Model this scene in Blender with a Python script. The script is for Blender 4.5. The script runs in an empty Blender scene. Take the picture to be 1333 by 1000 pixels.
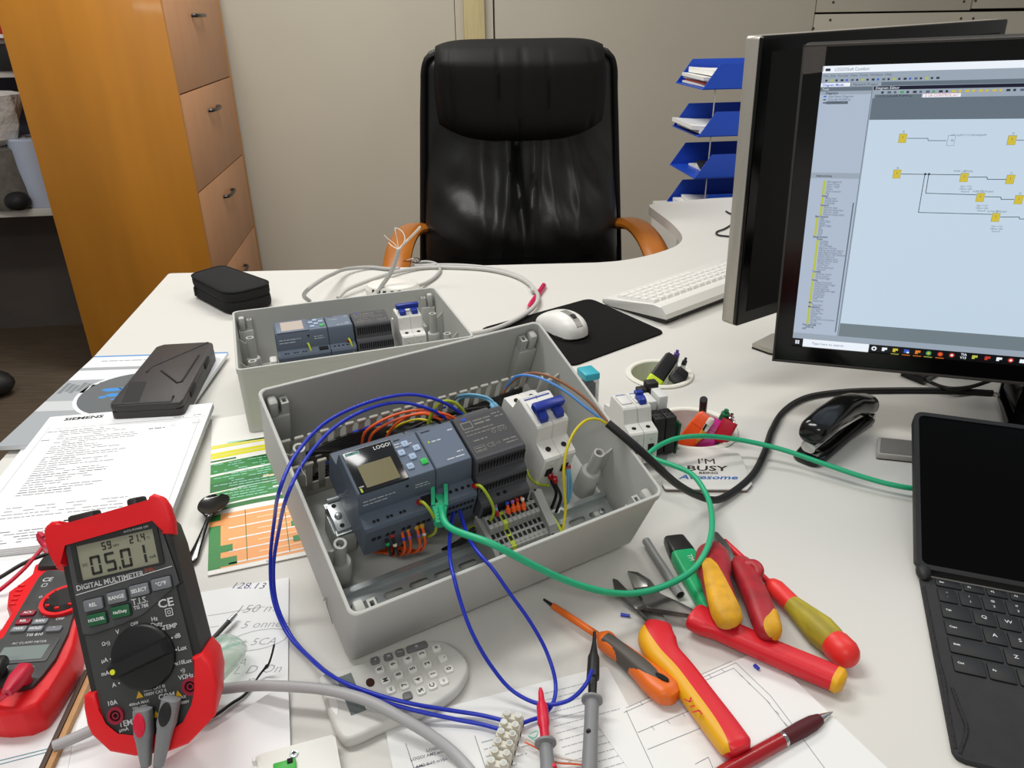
import bpy, bmesh, math, random
from mathutils import Vector as V, Matrix as Mx
random.seed(7)
T = 0.74                      # desk top height; 'z' below is measured from the desk top
sin, cos, pi, rad = math.sin, math.cos, math.pi, math.radians
scene = bpy.context.scene
COL = scene.collection

# ------------------------------------------------------------------ camera
F_PX, PITCH, ROLL, CAM_H = 997.26, 0.45267, -0.01427, 0.50192
_fw = V((0, cos(PITCH), -sin(PITCH)))
_r0 = V((1, 0, 0)); _u0 = _r0.cross(_fw)
_r = _r0 * cos(ROLL) + _u0 * sin(ROLL)
_u = _u0 * cos(ROLL) - _r0 * sin(ROLL)
CAMP = V((0, 0, T + CAM_H))
cd = bpy.data.cameras.new('camera'); cam = bpy.data.objects.new('camera', cd); COL.objects.link(cam)
cd.sensor_width = 36; cd.lens = F_PX / 1333 * 36; cd.clip_start = 0.02; cd.clip_end = 60
_m = Mx((_r, _u, -_fw)).transposed().to_4x4(); _m.translation = CAMP
cam.matrix_world = _m
scene.camera = cam

def ray(px, py):
    return _fw + _r * ((px - 666.5) / F_PX) - _u * ((py - 500) / F_PX)
def D(px, py, z=0.0):
    """world point at height z above the desk"""
    d = ray(px, py); return CAMP + d * ((T + z - CAMP.z) / d.z)
def AY(px, py, y):
    d = ray(px, py); return CAMP + d * (y / d.y)
class Frame:
    """o, a (x), b (y), n (z): local frame of a thing"""
    def __init__(s, o, yaw, t=0.0, sl=0.0):
        s.o = V(o)
        a = V((cos(yaw), sin(yaw), 0)); bh = V((-sin(yaw), cos(yaw), 0)); up = V((0, 0, 1))
        s.a = a * cos(sl) + up * sin(sl); up2 = up * cos(sl) - a * sin(sl)
        s.b = bh * cos(t) + up2 * sin(t); s.n = up2 * cos(t) - bh * sin(t)
        m = Mx((s.a, s.b, s.n)).transposed().to_4x4(); m.translation = s.o; s.M = m
        s.Mi = m.inverted()
    def L(s, px, py, n=0.0):
        d = ray(px, py); t = (n - (CAMP - s.o).dot(s.n)) / d.dot(s.n)
        return s.Mi @ (CAMP + d * t)
    def loc(s, w): return s.Mi @ V(w)
def frame_axes(o, x, z=(0, 0, 1)):
    z = V(z).normalized(); x = V(x); x = (x - z * x.dot(z)).normalized(); y = z.cross(x)
    m = Mx((x, y, z)).transposed().to_4x4(); m.translation = V(o); return m
def lay(pa, pb, za=0.0, zb=None):
    """matrix at pixel pa on the desk, x axis towards pixel pb, and the length"""
    A = D(pa[0], pa[1], za); B = D(pb[0], pb[1], za if zb is None else zb)
    return frame_axes(A, B - A), (B - A).length
def TR(x=0, y=0, z=0): return Mx.Translation(V((x, y, z)))
def RX(a): return Mx.Rotation(a, 4, 'X')
def RY(a): return Mx.Rotation(a, 4, 'Y')
def RZ(a): return Mx.Rotation(a, 4, 'Z')
YZX = Mx(((0, 0, 1, 0), (1, 0, 0, 0), (0, 1, 0, 0), (0, 0, 0, 1)))   # poly(x,y)->(y,z), extrude -> x
XZY = Mx(((1, 0, 0, 0), (0, 0, -1, 0), (0, 1, 0, 0), (0, 0, 0, 1)))  # poly(x,y)->(x,z), extrude -> -y

# ------------------------------------------------------------------ materials
def lin(c):
    if isinstance(c, str):
        c = c.lstrip('#'); c = [int(c[i:i + 2], 16) / 255 for i in (0, 2, 4)]
    return tuple((x / 12.92 if x <= .04045 else ((x + .055) / 1.055) ** 2.4) for x in c)
_mats = {}
def mat(name, col, rough=.5, metal=0., spec=.5, bump=0., bscale=300., var=0., vscale=8., trans=0., ior=1.45, emit=None, es=1., coat=0., alpha=1., stretch=None, bdist=.001):
    if name in _mats: return _mats[name]
    m = bpy.data.materials.new(name); m.use_nodes = True
    nt = m.node_tree; N = nt.nodes; b = N['Principled BSDF']; L = nt.links
    c = lin(col)
    b.inputs['Base Color'].default_value = (*c, 1); b.inputs['Roughness'].default_value = rough
    b.inputs['Metallic'].default_value = metal; b.inputs['Specular IOR Level'].default_value = spec
    b.inputs['IOR'].default_value = ior
    if trans: b.inputs['Transmission Weight'].default_value = trans
    if coat: b.inputs['Coat Weight'].default_value = coat; b.inputs['Coat Roughness'].default_value = .08
    if alpha < 1: b.inputs['Alpha'].default_value = alpha
    if emit is not None:
        b.inputs['Emission Color'].default_value = (*lin(emit), 1); b.inputs['Emission Strength'].default_value = es
    if bump or var:
        tc = N.new('ShaderNodeTexCoord'); src = tc.outputs['Object']
        if stretch:
            mp = N.new('ShaderNodeMapping'); mp.inputs['Scale'].default_value = stretch
            L.new(src, mp.inputs['Vector']); src = mp.outputs['Vector']
        if var:
            nz = N.new('ShaderNodeTexNoise'); nz.inputs['Scale'].default_value = vscale; nz.inputs['Detail'].default_value = 4
            L.new(src, nz.inputs['Vector'])
            rp = N.new('ShaderNodeValToRGB'); rp.color_ramp.elements[0].position = .3; rp.color_ramp.elements[1].position = .7
            rp.color_ramp.elements[0].color = (*[x * (1 - var) for x in c], 1)
            rp.color_ramp.elements[1].color = (*[min(1, x * (1 + var * .5)) for x in c], 1)
            L.new(nz.outputs['Fac'], rp.inputs['Fac']); L.new(rp.outputs['Color'], b.inputs['Base Color'])
        if bump:
            n2 = N.new('ShaderNodeTexNoise'); n2.inputs['Scale'].default_value = bscale; n2.inputs['Detail'].default_value = 3
            L.new(src, n2.inputs['Vector'])
            bp = N.new('ShaderNodeBump'); bp.inputs['Strength'].default_value = bump; bp.inputs['Distance'].default_value = bdist
            L.new(n2.outputs['Fac'], bp.inputs['Height']); L.new(bp.outputs['Normal'], b.inputs['Normal'])
    _mats[name] = m; return m

# ------------------------------------------------------------------ mesh builder
def catmull(pts, sub=8, closed=False):
    P = [V(p) for p in pts]
    if len(P) < 3 and not closed: return P
    out = []; n = len(P)
    rng = range(n if closed else n - 1)
    for i in rng:
        p1, p2 = P[i], P[(i + 1) % n]
        p0 = P[i - 1] if (closed or i > 0) else p1 * 2 - p2
        p3 = P[(i + 2) % n] if (closed or i + 2 < n) else p2 * 2 - p1
        # centripetal parametrisation keeps uneven spacing from overshooting
        t0 = 0; t1 = t0 + max((p1 - p0).length, 1e-7) ** .5; t2 = t1 + max((p2 - p1).length, 1e-7) ** .5; t3 = t2 + max((p3 - p2).length, 1e-7) ** .5
        for k in range(sub):
            t = t1 + (t2 - t1) * k / sub
            A1 = p0 * ((t1 - t) / (t1 - t0)) + p1 * ((t - t0) / (t1 - t0))
            A2 = p1 * ((t2 - t) / (t2 - t1)) + p2 * ((t - t1) / (t2 - t1))
            A3 = p2 * ((t3 - t) / (t3 - t2)) + p3 * ((t - t2) / (t3 - t2))
            B1 = A1 * ((t2 - t) / (t2 - t0)) + A2 * ((t - t0) / (t2 - t0))
            B2 = A2 * ((t3 - t) / (t3 - t1)) + A3 * ((t - t1) / (t3 - t1))
            out.append(B1 * ((t2 - t) / (t2 - t1)) + B2 * ((t - t1) / (t2 - t1)))
    if not closed: out.append(P[-1])
    return out
def smooth2(pts, sub=6):
    return [(p.x, p.y) for p in catmull([V((p[0], p[1], 0)) for p in pts], sub, True)]
def round_poly(pts, r, n=5):
    P = [V((p[0], p[1])) for p in pts]; out = []; k = len(P)
    rs = r if isinstance(r, (list, tuple)) else [r] * k
    for i in range(k):
        a, b, c = P[i - 1], P[i], P[(i + 1) % k]
        if rs[i] <= 0: out.append((b.x, b.y)); continue
        d1 = (a - b).normalized(); d2 = (c - b).normalized()
        ang = math.acos(max(-1, min(1, d1.dot(d2))))
        dist = min(rs[i] / max(math.tan(ang / 2), 1e-4), (a - b).length * .49, (c - b).length * .49)
        s, e = b + d1 * dist, b + d2 * dist
        for j in range(n + 1):
            t = j / n; q = s * (1 - t) ** 2 + b * 2 * t * (1 - t) + e * t * t
            out.append((q.x, q.y))
    return out
def rrect(w, h, r, n=5, cx=0, cy=0):
    out = []
    for sx, sy, a0 in ((1, 1, 0), (-1, 1, pi / 2), (-1, -1, pi), (1, -1, 3 * pi / 2)):
        for j in range(n + 1):
            a = a0 + pi / 2 * j / n
            out.append((cx + sx * (w / 2 - r) + r * cos(a), cy + sy * (h / 2 - r) + r * sin(a)))
    return out
def circ(r, n=24, cx=0, cy=0): return [(cx + r * cos(2 * pi * i / n), cy + r * sin(2 * pi * i / n)) for i in range(n)]

_txt = {}
def text_mesh(s, shear=0., bold=0.):
    key = (s, shear, bold)
    if key in _txt: return _txt[key]
    cu = bpy.data.curves.new('t', 'FONT'); cu.body = s; cu.size = 1; cu.shear = shear; cu.offset = bold
    cu.align_x = 'CENTER'; cu.align_y = 'CENTER'; cu.resolution_u = 2
    ob = bpy.data.objects.new('t', cu); COL.objects.link(ob)
    dg = bpy.context.evaluated_depsgraph_get(); me = bpy.data.meshes.new_from_object(ob.evaluated_get(dg))
    data = ([v.co.copy() for v in me.vertices], [tuple(p.vertices) for p in me.polygons])
    bpy.data.objects.remove(ob); bpy.data.curves.remove(cu); bpy.data.meshes.remove(me)
    _txt[key] = data; return data

class MB:
    def __init__(s, *mats):
        s.v = []; s.f = []; s.mi = []; s.mats = list(mats)
    def add(s, verts, faces, mi=0, M=None):
        o = len(s.v)
        s.v += [(M @ V(v)) if M is not None else V(v) for v in verts]
        flip = M is not None and M.to_3x3().determinant() < 0
        for f in faces:
            g = [o + i for i in f]
            if flip: g.reverse()
            s.f.append(g); s.mi.append(mi)
        return s
    def frombm(s, bm, mi=0, M=None):
        bm.verts.index_update()
        s.add([v.co.copy() for v in bm.verts], [[v.index for v in f.verts] for f in bm.faces], mi, M); bm.free(); return s
    def box(s, c, d, mi=0, M=None, bev=0., seg=2):
        bm = bmesh.new(); bmesh.ops.create_cube(bm, size=1)
        for v in bm.verts: v.co = V((c[0] + v.co.x * d[0], c[1] + v.co.y * d[1], c[2] + v.co.z * d[2]))
        if bev: bmesh.ops.bevel(bm, geom=bm.edges[:], offset=min(bev, min(d) * .49), segments=seg, profile=.5, affect='EDGES')
        return s.frombm(bm, mi, M)
    def prism(s, poly, z0, z1, mi=0, M=None, bev=0., seg=2, top_only=False):
        bm = bmesh.new()
        a = sum(poly[i][0] * poly[(i + 1) % len(poly)][1] - poly[(i + 1) % len(poly)][0] * poly[i][1] for i in range(len(poly)))
        if a < 0: poly = poly[::-1]
        lo = [bm.verts.new((p[0], p[1], z0)) for p in poly]; hi = [bm.verts.new((p[0], p[1], z1)) for p in poly]
        n = len(poly); bm.faces.new(lo[::-1]); bm.faces.new(hi)
        for i in range(n): bm.faces.new((lo[i], lo[(i + 1) % n], hi[(i + 1) % n], hi[i]))
        if bev:
            es = [e for e in bm.edges if abs(e.verts[0].co.z - e.verts[1].co.z) < 1e-9 and (not top_only or e.verts[0].co.z > (z0 + z1) / 2)]
            bmesh.ops.bevel(bm, geom=es, offset=bev, segments=seg, profile=.5, affect='EDGES')
        return s.frombm(bm, mi, M)
    def holed(s, outer, holes, z0, z1, mi=0, M=None):
        bm = bmesh.new(); edges = []; loops = []
        for lp in [outer] + list(holes):
            vs = [bm.verts.new((p[0], p[1], z1)) for p in lp]; loops.append(vs)
            edges += [bm.edges.new((vs[i], vs[(i + 1) % len(vs)])) for i in range(len(vs))]
        bmesh.ops.triangle_fill(bm, use_beauty=True, use_dissolve=False, edges=edges, normal=(0, 0, 1))
        for f in bm.faces:
            f.normal_update()
            if f.normal.z < 0: f.normal_flip()
        r = bmesh.ops.duplicate(bm, geom=bm.faces[:] + bm.verts[:] + bm.edges[:]); vm = r['vert_map']
        dup = [g for g in r['geom'] if isinstance(g, bmesh.types.BMFace)]
        for f in dup: f.normal_flip()
        for k, vs in enumerate(loops):
            ar = sum(vs[i].co.x * vs[(i + 1) % len(vs)].co.y - vs[(i + 1) % len(vs)].co.x * vs[i].co.y for i in range(len(vs)))
            ccw = ar > 0
            for i in range(len(vs)):
                a, b = vs[i], vs[(i + 1) % len(vs)]; q = [vm[a], vm[b], b, a]
                if (k == 0) != ccw: q.reverse()
                bm.faces.new(q)
        for v in vm.values():
            if isinstance(v, bmesh.types.BMVert): pass
        for vs in loops:
            for v in vs: vm[v].co.z = z0
        for g in r['geom']:
            if isinstance(g, bmesh.types.BMVert): g.co.z = z0
        return s.frombm(bm, mi, M)
    def loft(s, rings, mi=0, M=None, cap0=True, cap1=True, closed=True):
        n = len(rings[0]); vs = [p for r in rings for p in r]; fs = []
        for k in range(len(rings) - 1):
            for i in range(n if closed else n - 1):
                j = (i + 1) % n; fs.append((k * n + i, k * n + j, (k + 1) * n + j, (k + 1) * n + i))
        if cap0: fs.append(tuple(range(n))[::-1])
        if cap1: fs.append(tuple((len(rings) - 1) * n + i for i in range(n)))
        return s.add(vs, fs, mi, M)
    def cyl(s, p0, p1, r0, r1=None, n=20, mi=0, M=None, caps=True):
        r1 = r0 if r1 is None else r1; p0, p1 = V(p0), V(p1); z = (p1 - p0).normalized()
        x = z.orthogonal().normalized(); y = z.cross(x)
        rg = [[p + x * (r * cos(2 * pi * i / n)) + y * (r * sin(2 * pi * i / n)) for i in range(n)] for p, r in ((p0, r0), (p1, r1))]
        return s.loft(rg, mi, M, caps, caps)
    def lathe(s, prof, n=24, mi=0, M=None, cap0=True, cap1=True, sy=1.):
        rg = [[V((r * cos(2 * pi * i / n), sy * r * sin(2 * pi * i / n), z)) for i in range(n)] for r, z in prof]
        return s.loft(rg, mi, M, cap0, cap1)
    def ring(s, r0, r1, z0, z1, n=28, mi=0, M=None):
        prof = [(r0, z0), (r1, z0), (r1, z1), (r0, z1), (r0, z0)]
        return s.lathe(prof, n, mi, M, False, False)
    def tube(s, pts, r, n=10, mi=0, M=None, sub=8, caps=True, closed=False, flat=None):
        P = catmull(pts, sub, closed) if sub else [V(p) for p in pts]
        m = len(P); rs = r if callable(r) else (lambda t: r)
        tg = [(P[(i + 1) % m] - P[i - 1]) if closed else (P[min(i + 1, m - 1)] - P[max(i - 1, 0)]) for i in range(m)]
        tg = [t.normalized() if t.length > 1e-9 else V((1, 0, 0)) for t in tg]
        up = V((0, 0, 1)) if abs(tg[0].z) < .9 else V((0, 1, 0))
        x = (up - tg[0] * up.dot(tg[0])).normalized(); rg = []
        for i in range(m):
            x = (x - tg[i] * x.dot(tg[i])).normalized(); y = tg[i].cross(x); rr = rs(i / (m - 1))
            ra, rb = (rr, rr) if flat is None else (rr * flat, rr)
            rg.append([P[i] + x * (ra * cos(2 * pi * k / n)) + y * (rb * sin(2 * pi * k / n)) for k in range(n)])
        if closed: rg.append(rg[0])
        return s.loft(rg, mi, M, caps and not closed, caps and not closed)
    def ball(s, c, r, n=14, mi=0, M=None):
        r = (r, r, r) if not isinstance(r, (tuple, list)) else r
        bm = bmesh.new(); bmesh.ops.create_uvsphere(bm, u_segments=n, v_segments=max(6, n // 2 + 1), radius=1)
        for v in bm.verts: v.co = V((c[0] + v.co.x * r[0], c[1] + v.co.y * r[1], c[2] + v.co.z * r[2]))
        return s.frombm(bm, mi, M)
    def text(s, t, size, M, mi=1, shear=0., bold=0., sx=1., align=None):
        vs, fs = text_mesh(t, shear, bold)
        if not vs: return s
        dx = 0
        if align == 'L': dx = -min(v.x for v in vs)
        return s.add([V(((v.x + dx) * size * sx, v.y * size, 0)) for v in vs], fs, mi, M)
    def rect(s, x0, y0, x1, y1, z, mi=0, M=None):
        x0, x1 = min(x0, x1), max(x0, x1); y0, y1 = min(y0, y1), max(y0, y1)
        return s.add([(x0, y0, z), (x1, y0, z), (x1, y1, z), (x0, y1, z)], [(0, 1, 2, 3)], mi, M)
    def line(s, a, b, w, z, mi=0, M=None):
        a = V((a[0], a[1])); b = V((b[0], b[1])); d = (b - a).normalized() * (w / 2); q = V((-d.y, d.x))
        return s.add([(*(a - q), z), (*(b - q), z), (*(b + q), z), (*(a + q), z)], [(0, 1, 2, 3)], mi, M)
    def stroke(s, pts, w, z, mi=0, M=None):
        for i in range(len(pts) - 1): s.line(pts[i], pts[i + 1], w, z, mi, M)
        return s
    def flatpoly(s, pts, z, mi=0, M=None):
        a = sum(pts[i][0] * pts[(i + 1) % len(pts)][1] - pts[(i + 1) % len(pts)][0] * pts[i][1] for i in range(len(pts)))
        if a < 0: pts = pts[::-1]
        return s.add([(p[0], p[1], z) for p in pts], [tuple(range(len(pts)))], mi, M)
    def puck(s, poly, lev, mi=0, M=None):
        """stack of copies of an outline: lev = (z, inset)"""
        n = len(poly); c = V((sum(p[0] for p in poly) / n, sum(p[1] for p in poly) / n)); P = [V((p[0], p[1])) for p in poly]
        if sum(P[i].x * P[(i + 1) % n].y - P[(i + 1) % n].x * P[i].y for i in range(n)) < 0: P.reverse()
        rg = []
        for z, ins in lev:
            r = []
            for i in range(n):
                t = (P[(i + 1) % n] - P[i - 1]).normalized(); q = P[i] + V((-t.y, t.x)) * ins; r.append(V((q.x, q.y, z)))
            rg.append(r)
        return s.loft(rg, mi, M)
    def taper(s, c, k, v0=0):
        for i in range(v0, len(s.v)):
            v = s.v[i]
            if v.z < 0: f = 1 + k * v.z; s.v[i] = V((c[0] + (v.x - c[0]) * f, c[1] + (v.y - c[1]) * f, v.z))
        return s
    def build(s, name, parent=None, smooth=32, label=None, cat=None, group=None, kind=None, origin=None):
        me = bpy.data.meshes.new(name)
        off = V((0, 0, 0))
        if parent is None:
            xs = [v.x for v in s.v]; ys = [v.y for v in s.v]; zs = [v.z for v in s.v]
            off = V(origin) if origin else V(((min(xs) + max(xs)) / 2, (min(ys) + max(ys)) / 2, min(zs)))
        me.from_pydata([v - off for v in s.v], [], s.f)
        for m in s.mats: me.materials.append(m)
        me.polygons.foreach_set('material_index', s.mi)
        if smooth:
            me.polygons.foreach_set('use_smooth', [True] * len(me.polygons))
            me.set_sharp_from_angle(angle=rad(smooth))
        me.update()
        o = bpy.data.objects.new(name, me); COL.objects.link(o)
        if parent is not None: o.parent = parent
        else: o.location = off
        tag(o, label, cat, group, kind); return o
def tag(o, label=None, cat=None, group=None, kind=None):
    if label: o['label'] = label
    if cat: o['category'] = cat
    if group: o['group'] = group
    if kind: o['kind'] = kind
    return o
def thing(name, label, cat, M=None, group=None):
    o = bpy.data.objects.new(name, None); COL.objects.link(o); o.empty_display_size = .02
    if M is not None: o.matrix_world = M
    return tag(o, label, cat, group)
def one(mb, name, label, cat, group=None, smooth=32): return mb.build(name, None, smooth, label, cat, group)
def at_mat(M, mb):      # move builder's local geometry by M
    mb.v = [M @ v for v in mb.v]; return mb
def dup(root, M, label=None, group=None):
    r = root.copy(); COL.objects.link(r); r.matrix_world = M
    if label: r['label'] = label
    if group: r['group'] = group
    for ch in list(root.children):
        c = ch.copy(); COL.objects.link(c); c.parent = r
        for g in ch.children:
            d = g.copy(); COL.objects.link(d); d.parent = c
    return r
def words(mb, x0, x1, y, h, mi, z, M=None, dens=1.):
    x = x0
    while x < x1:
        w = random.uniform(1.2, 5.) * h
        if random.random() < dens: mb.rect(x, y, min(x + w, x1), y + h * .62, z, mi, M)
        x += w + h * .55
SEG = {'0': 'abcdef', '1': 'bc', '2': 'abged', '3': 'abgcd', '4': 'fgbc', '5': 'afgcd', '6': 'afgedc', '7': 'abc', '8': 'abcdefg', '9': 'abfgcd'}
def seg7(mb, s, x, y, h, w, t, gap, z, mi, M=None):
    for ch in s:
        if ch == '.': mb.rect(x - gap * .75, y, x - gap * .75 + t, y + t, z, mi, M); continue
        if ch == ' ': x += w + gap; continue
        for sg in SEG[ch]:
            e = t * .25
            if sg == 'a': mb.rect(x + e, y + h - t, x + w - e, y + h, z, mi, M)
            if sg == 'd': mb.rect(x + e, y, x + w - e, y + t, z, mi, M)
            if sg == 'g': mb.rect(x + e, y + h / 2 - t / 2, x + w - e, y + h / 2 + t / 2, z, mi, M)
            if sg == 'f': mb.rect(x, y + h / 2 + e, x + t, y + h - e, z, mi, M)
            if sg == 'b': mb.rect(x + w - t, y + h / 2 + e, x + w, y + h - e, z, mi, M)
            if sg == 'e': mb.rect(x, y + e, x + t, y + h / 2 - e, z, mi, M)
            if sg == 'c': mb.rect(x + w - t, y + e, x + w, y + h / 2 - e, z, mi, M)
        x += w + gap
# ------------------------------------------------------------------ the room
YAW = math.atan2(.12, .993)
E1 = V((cos(YAW), sin(YAW), 0)); E2 = V((-sin(YAW), cos(YAW), 0))
RF = frame_axes((-1.2, 3.68, 0), E1)                       # wall frame: x along the wall, y into it, z up
m_wall = mat('wall paint', '#c4bdad', .85, var=.05, vscale=1.5, bump=.15, bscale=400)
m_wallp = mat('wall panel', '#c9c2b2', .8, var=.06, vscale=3)
m_batten = mat('raw batten', '#cdbd8d', .7, var=.12, vscale=6, stretch=(12, 12, 1))
m_gap = mat('dark gap', '#4a443c', .9)
m_floor = mat('floor lino', '#5b4e3f', .6, var=.25, vscale=9, stretch=(1, 8, 1))
m_grey = mat('grey panel', '#57504a', .8, var=.2, vscale=4)
# back wall: plasterboard, then boarding with open joints on the right
def rf(x, y, z): return RF @ V((x, y, z))
def wx(px, py):            # x along the wall of a pixel on the wall
    d = ray(px, py); n = E2; t = (V((-1.2, 3.68, 0)) - CAMP).dot(n) / d.dot(n); p = CAMP + d * t
    return (RF.inverted() @ p).x, p.z
xa, _ = wx(592, 30); xb, _ = wx(603.5, 30); xc, _ = wx(630.5, 30); xd, _ = wx(643, 30); xe, _ = wx(1060, 20)
zq = wx(1190, 15.5)[1]
mb = MB(m_wall, m_gap)
mb.box(((-4 + xa) / 2, .05, 1.4), (xa + 4, .1, 2.8)); mb.box(((xa + xd) / 2 , .055, 1.4), (xd - xa - .006, .1, 2.8))
mb.box(((xd + xe) / 2 + .002, .05, 1.4), (xe - xd - .006, .1, 2.8)); mb.box((1, .16, 1.4), (10, .1, 2.8), 1)
at_mat(RF, mb).build('wall_back', kind='structure')
mb = MB(m_wallp, m_gap)
xj = wx(1263, 8)[0]
for (x0, x1, z0, z1) in ((xe + .004, 4.2, 0, zq - .004), (xe + .004, xj, zq + .004, 2.8), (xj + .008, 4.2, zq + .010, 2.8)):
    mb.box(((x0 + x1) / 2, .045, (z0 + z1) / 2), (x1 - x0, .1, z1 - z0), bev=.003)
for px, py in ((1080, 26), (1058, 37), (1084, 3), (1254, 2), (1266, 24), (1250, 24), (1269, 1), (1290, 26)):
    x, z = wx(px, py)
    mb.cyl((x, -.003, z), (x, -.007, z), .006, n=8, mi=1)
at_mat(RF, mb).build('wall_right', kind='structure')
mb = MB(m_batten); mb.box(((xb + xc) / 2, -.012, 1.4), (xc - xb, .03, 2.8), bev=.003)
at_mat(RF, mb).build('trim_1', kind='structure')
mb = MB(m_floor); mb.box((0, 1.6, -.05), (9, 7, .1)); mb.build('floor', kind='structure')

# ------------------------------------------------------------------ filing cabinet
m_cabs = mat('orange beech veneer', '#be7c22', .42, var=.16, vscale=3, stretch=(2.5, 2.5, .35), coat=.15)
m_cabf = mat('pale beech front', '#ca946b', .45, var=.07, vscale=5, stretch=(2, 2, .5))
m_handle = mat('dark handle metal', '#4b4a4a', .3, metal=.8)
CF = frame_axes((-1.1085, 2.75, 0), V((-.107, .88, 0)))    # x: along the front (away), y: to the left (depth), z up
W_, D_, H_ = .886, .50, 1.37
cab = thing('filing_cabinet', 'tall orange beech filing cabinet with four pale drawers beside the wall', 'cabinet', CF)
mb = MB(m_cabs)
mb.box((.009, D_ / 2, H_ / 2), (.018, D_, H_), bev=.0012); mb.box((W_ - .016, D_ / 2, H_ / 2), (.032, D_, H_), bev=.0012)
mb.box((W_ / 2 - .007, D_ / 2 + .01, H_ - .009), (W_ - .051, D_ - .02, .018)); mb.box((W_ / 2 - .007, D_ - .01, H_ / 2), (W_ - .051, .012, H_ - .06))
mb.build('carcass', cab)
for k in range(4):
    z0 = .012 + .33 * k; mb = MB(m_cabf)
    mb.box((.018 + (W_ - .051) / 2, .009, z0 + .165), (W_ - .053, .018, .326), bev=.0015)
    mb.box((W_ / 2 - .01, .24, z0 + .15), (W_ - .09, .43, .24))
    dr = mb.build('drawer', cab)
    mb = MB(m_handle); hz = z0 + .33 - .088
    mb.tube([(W_ / 2 - .072, .0, hz), (W_ / 2 - .070, -.013, hz), (W_ / 2 - .05, -.020, hz), (W_ / 2 + .05, -.020, hz), (W_ / 2 + .070, -.013, hz), (W_ / 2 + .072, .0, hz)], .0065, 10)
    mb.build('handle', dr)

# ------------------------------------------------------------------ shelves and things left of the cabinet
m_white = mat('white laminate', '#d9d6cf', .5, var=.03)
m_dark = mat('dark backing', '#454450', .8, var=.2, vscale=3)
SF = frame_axes((-2.6, 2.86, 0), E1)
sh = thing('shelf_rack', 'grey shelving rack with white shelves in the far left corner', 'shelf', SF)
mb = MB(m_dark); mb.box((.45, .34, 1.04), (.93, .02, .94)); mb.build('back_panel', sh)
mb = MB(m_grey); mb.box((.45, .30, .285), (.93, .02, .57)); mb.build('lower_panel', sh)
zt = .59
def on_shelf(px, py, y): return AY(px, py, y)
mb = MB(m_white); mb.box((.45, .15, zt - .015), (.93, .36, .03), bev=.004); mb.build('shelf', sh)
zs1, zs2 = on_shelf(2, 97, 3.0).z, on_shelf(2, 55, 3.0).z
for z in (zs1, zs2):
    mb = MB(m_white); mb.box((.45, .19, z), (.93, .28, .022), bev=.003); mb.build('shelf', sh)
for x in (-.03, .93):
    mb = MB(m_grey); mb.box((x, .31, .78), (.03, .03, 1.56)); mb.build('upright', sh)
def on_shelf(px, py, y): return AY(px, py, y)
m_paper = mat('paper white', '#eeeeea', .85)
m_blueroll = mat('paper towel', '#c3cde0', .9, bump=.3, bscale=120)
p = on_shelf(45, 278, 3.02)
mb = MB(m_blueroll, mat('roll core', '#8d7c6c', .9))
mb.lathe([(.025, 0), (.085, 0), (.088, .004), (.088, .246), (.085, .25), (.03, .25), (.027, .235)], 40, M=TR(p.x + .075, p.y, zt), cap1=False)
mb.ring(.022, .027, .235, .252, mi=1, M=TR(p.x + .075, p.y, zt))
one(mb, 'paper_towel_roll', 'pale blue roll of paper towel standing on the low white shelf', 'paper roll')
mb = MB(mat('white plastic bag', '#dedbd6', .5, bump=.8, bscale=30, bdist=.01)); p = on_shelf(-4, 165, 3.0) - V((-.005, .03, 0))
pr = [(.02, .225), (.07, .25), (.095, .30), (.115, .36), (.13, .405), (.09, .415), (.03, .41)]
rg = []
for r, z in pr:
    rg.append([V((p.x + r * (1 + .12 * sin(5 * a + z * 30)) * cos(a), p.y + r * .6 * (1 + .1 * sin(4 * a)) * sin(a), zt + z)) for a in [2 * pi * i / 28 for i in range(28)]])
mb.loft(rg); bag = mb
m_blk = mat('black rough plastic', '#1d1b1c', .6)
mbh = MB(mat('worn grey rubber', '#6b675f', .8, var=.3, vscale=30), m_blk)
mbh.lathe([(.08, 0), (.09, .03), (.085, .08), (.07, .15), (.065, .215), (.03, .224)], 24, M=TR(p.x, p.y, zt))
mbh.ball((p.x + .055, p.y - .07, zt + .035), (.045, .045, .035), 16, 1)
one(mbh, 'bucket', 'dull grey bucket with a black foot carrying a white bag at the left edge', 'bucket')
one(bag, 'plastic_bag', 'crumpled white plastic bag on top of the grey bucket', 'bag')
p = on_shelf(2, 50, 3.05)
mb = MB(mat('red box card', '#b3261e', .6), m_paper); mb.box((p.x - .08, p.y + .02, zs2 + .0115 + .035), (.26, .18, .07), bev=.003); mb.box((p.x - .08, p.y - .0705, zs2 + .02), (.26, .002, .012), 1)
one(mb, 'carton', 'small red carton with a white stripe on the top shelf', 'box')
mb = MB(m_blk); mb.box((p.x - .08, p.y + .02, zs1 + .0115 + .045), (.25, .16, .09), bev=.006)
one(mb, 'storage_bin', 'low black bin on the middle white shelf left of the cabinet', 'bin')
FP = D(-2, 515, -T)
mb = MB(m_blk); mb.ball((FP.x - .02, FP.y, .05), (.09, .06, .05), 16)
one(mb, 'foot_pedal', 'small black rounded object lying on the floor at the left', 'pedal')

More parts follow.
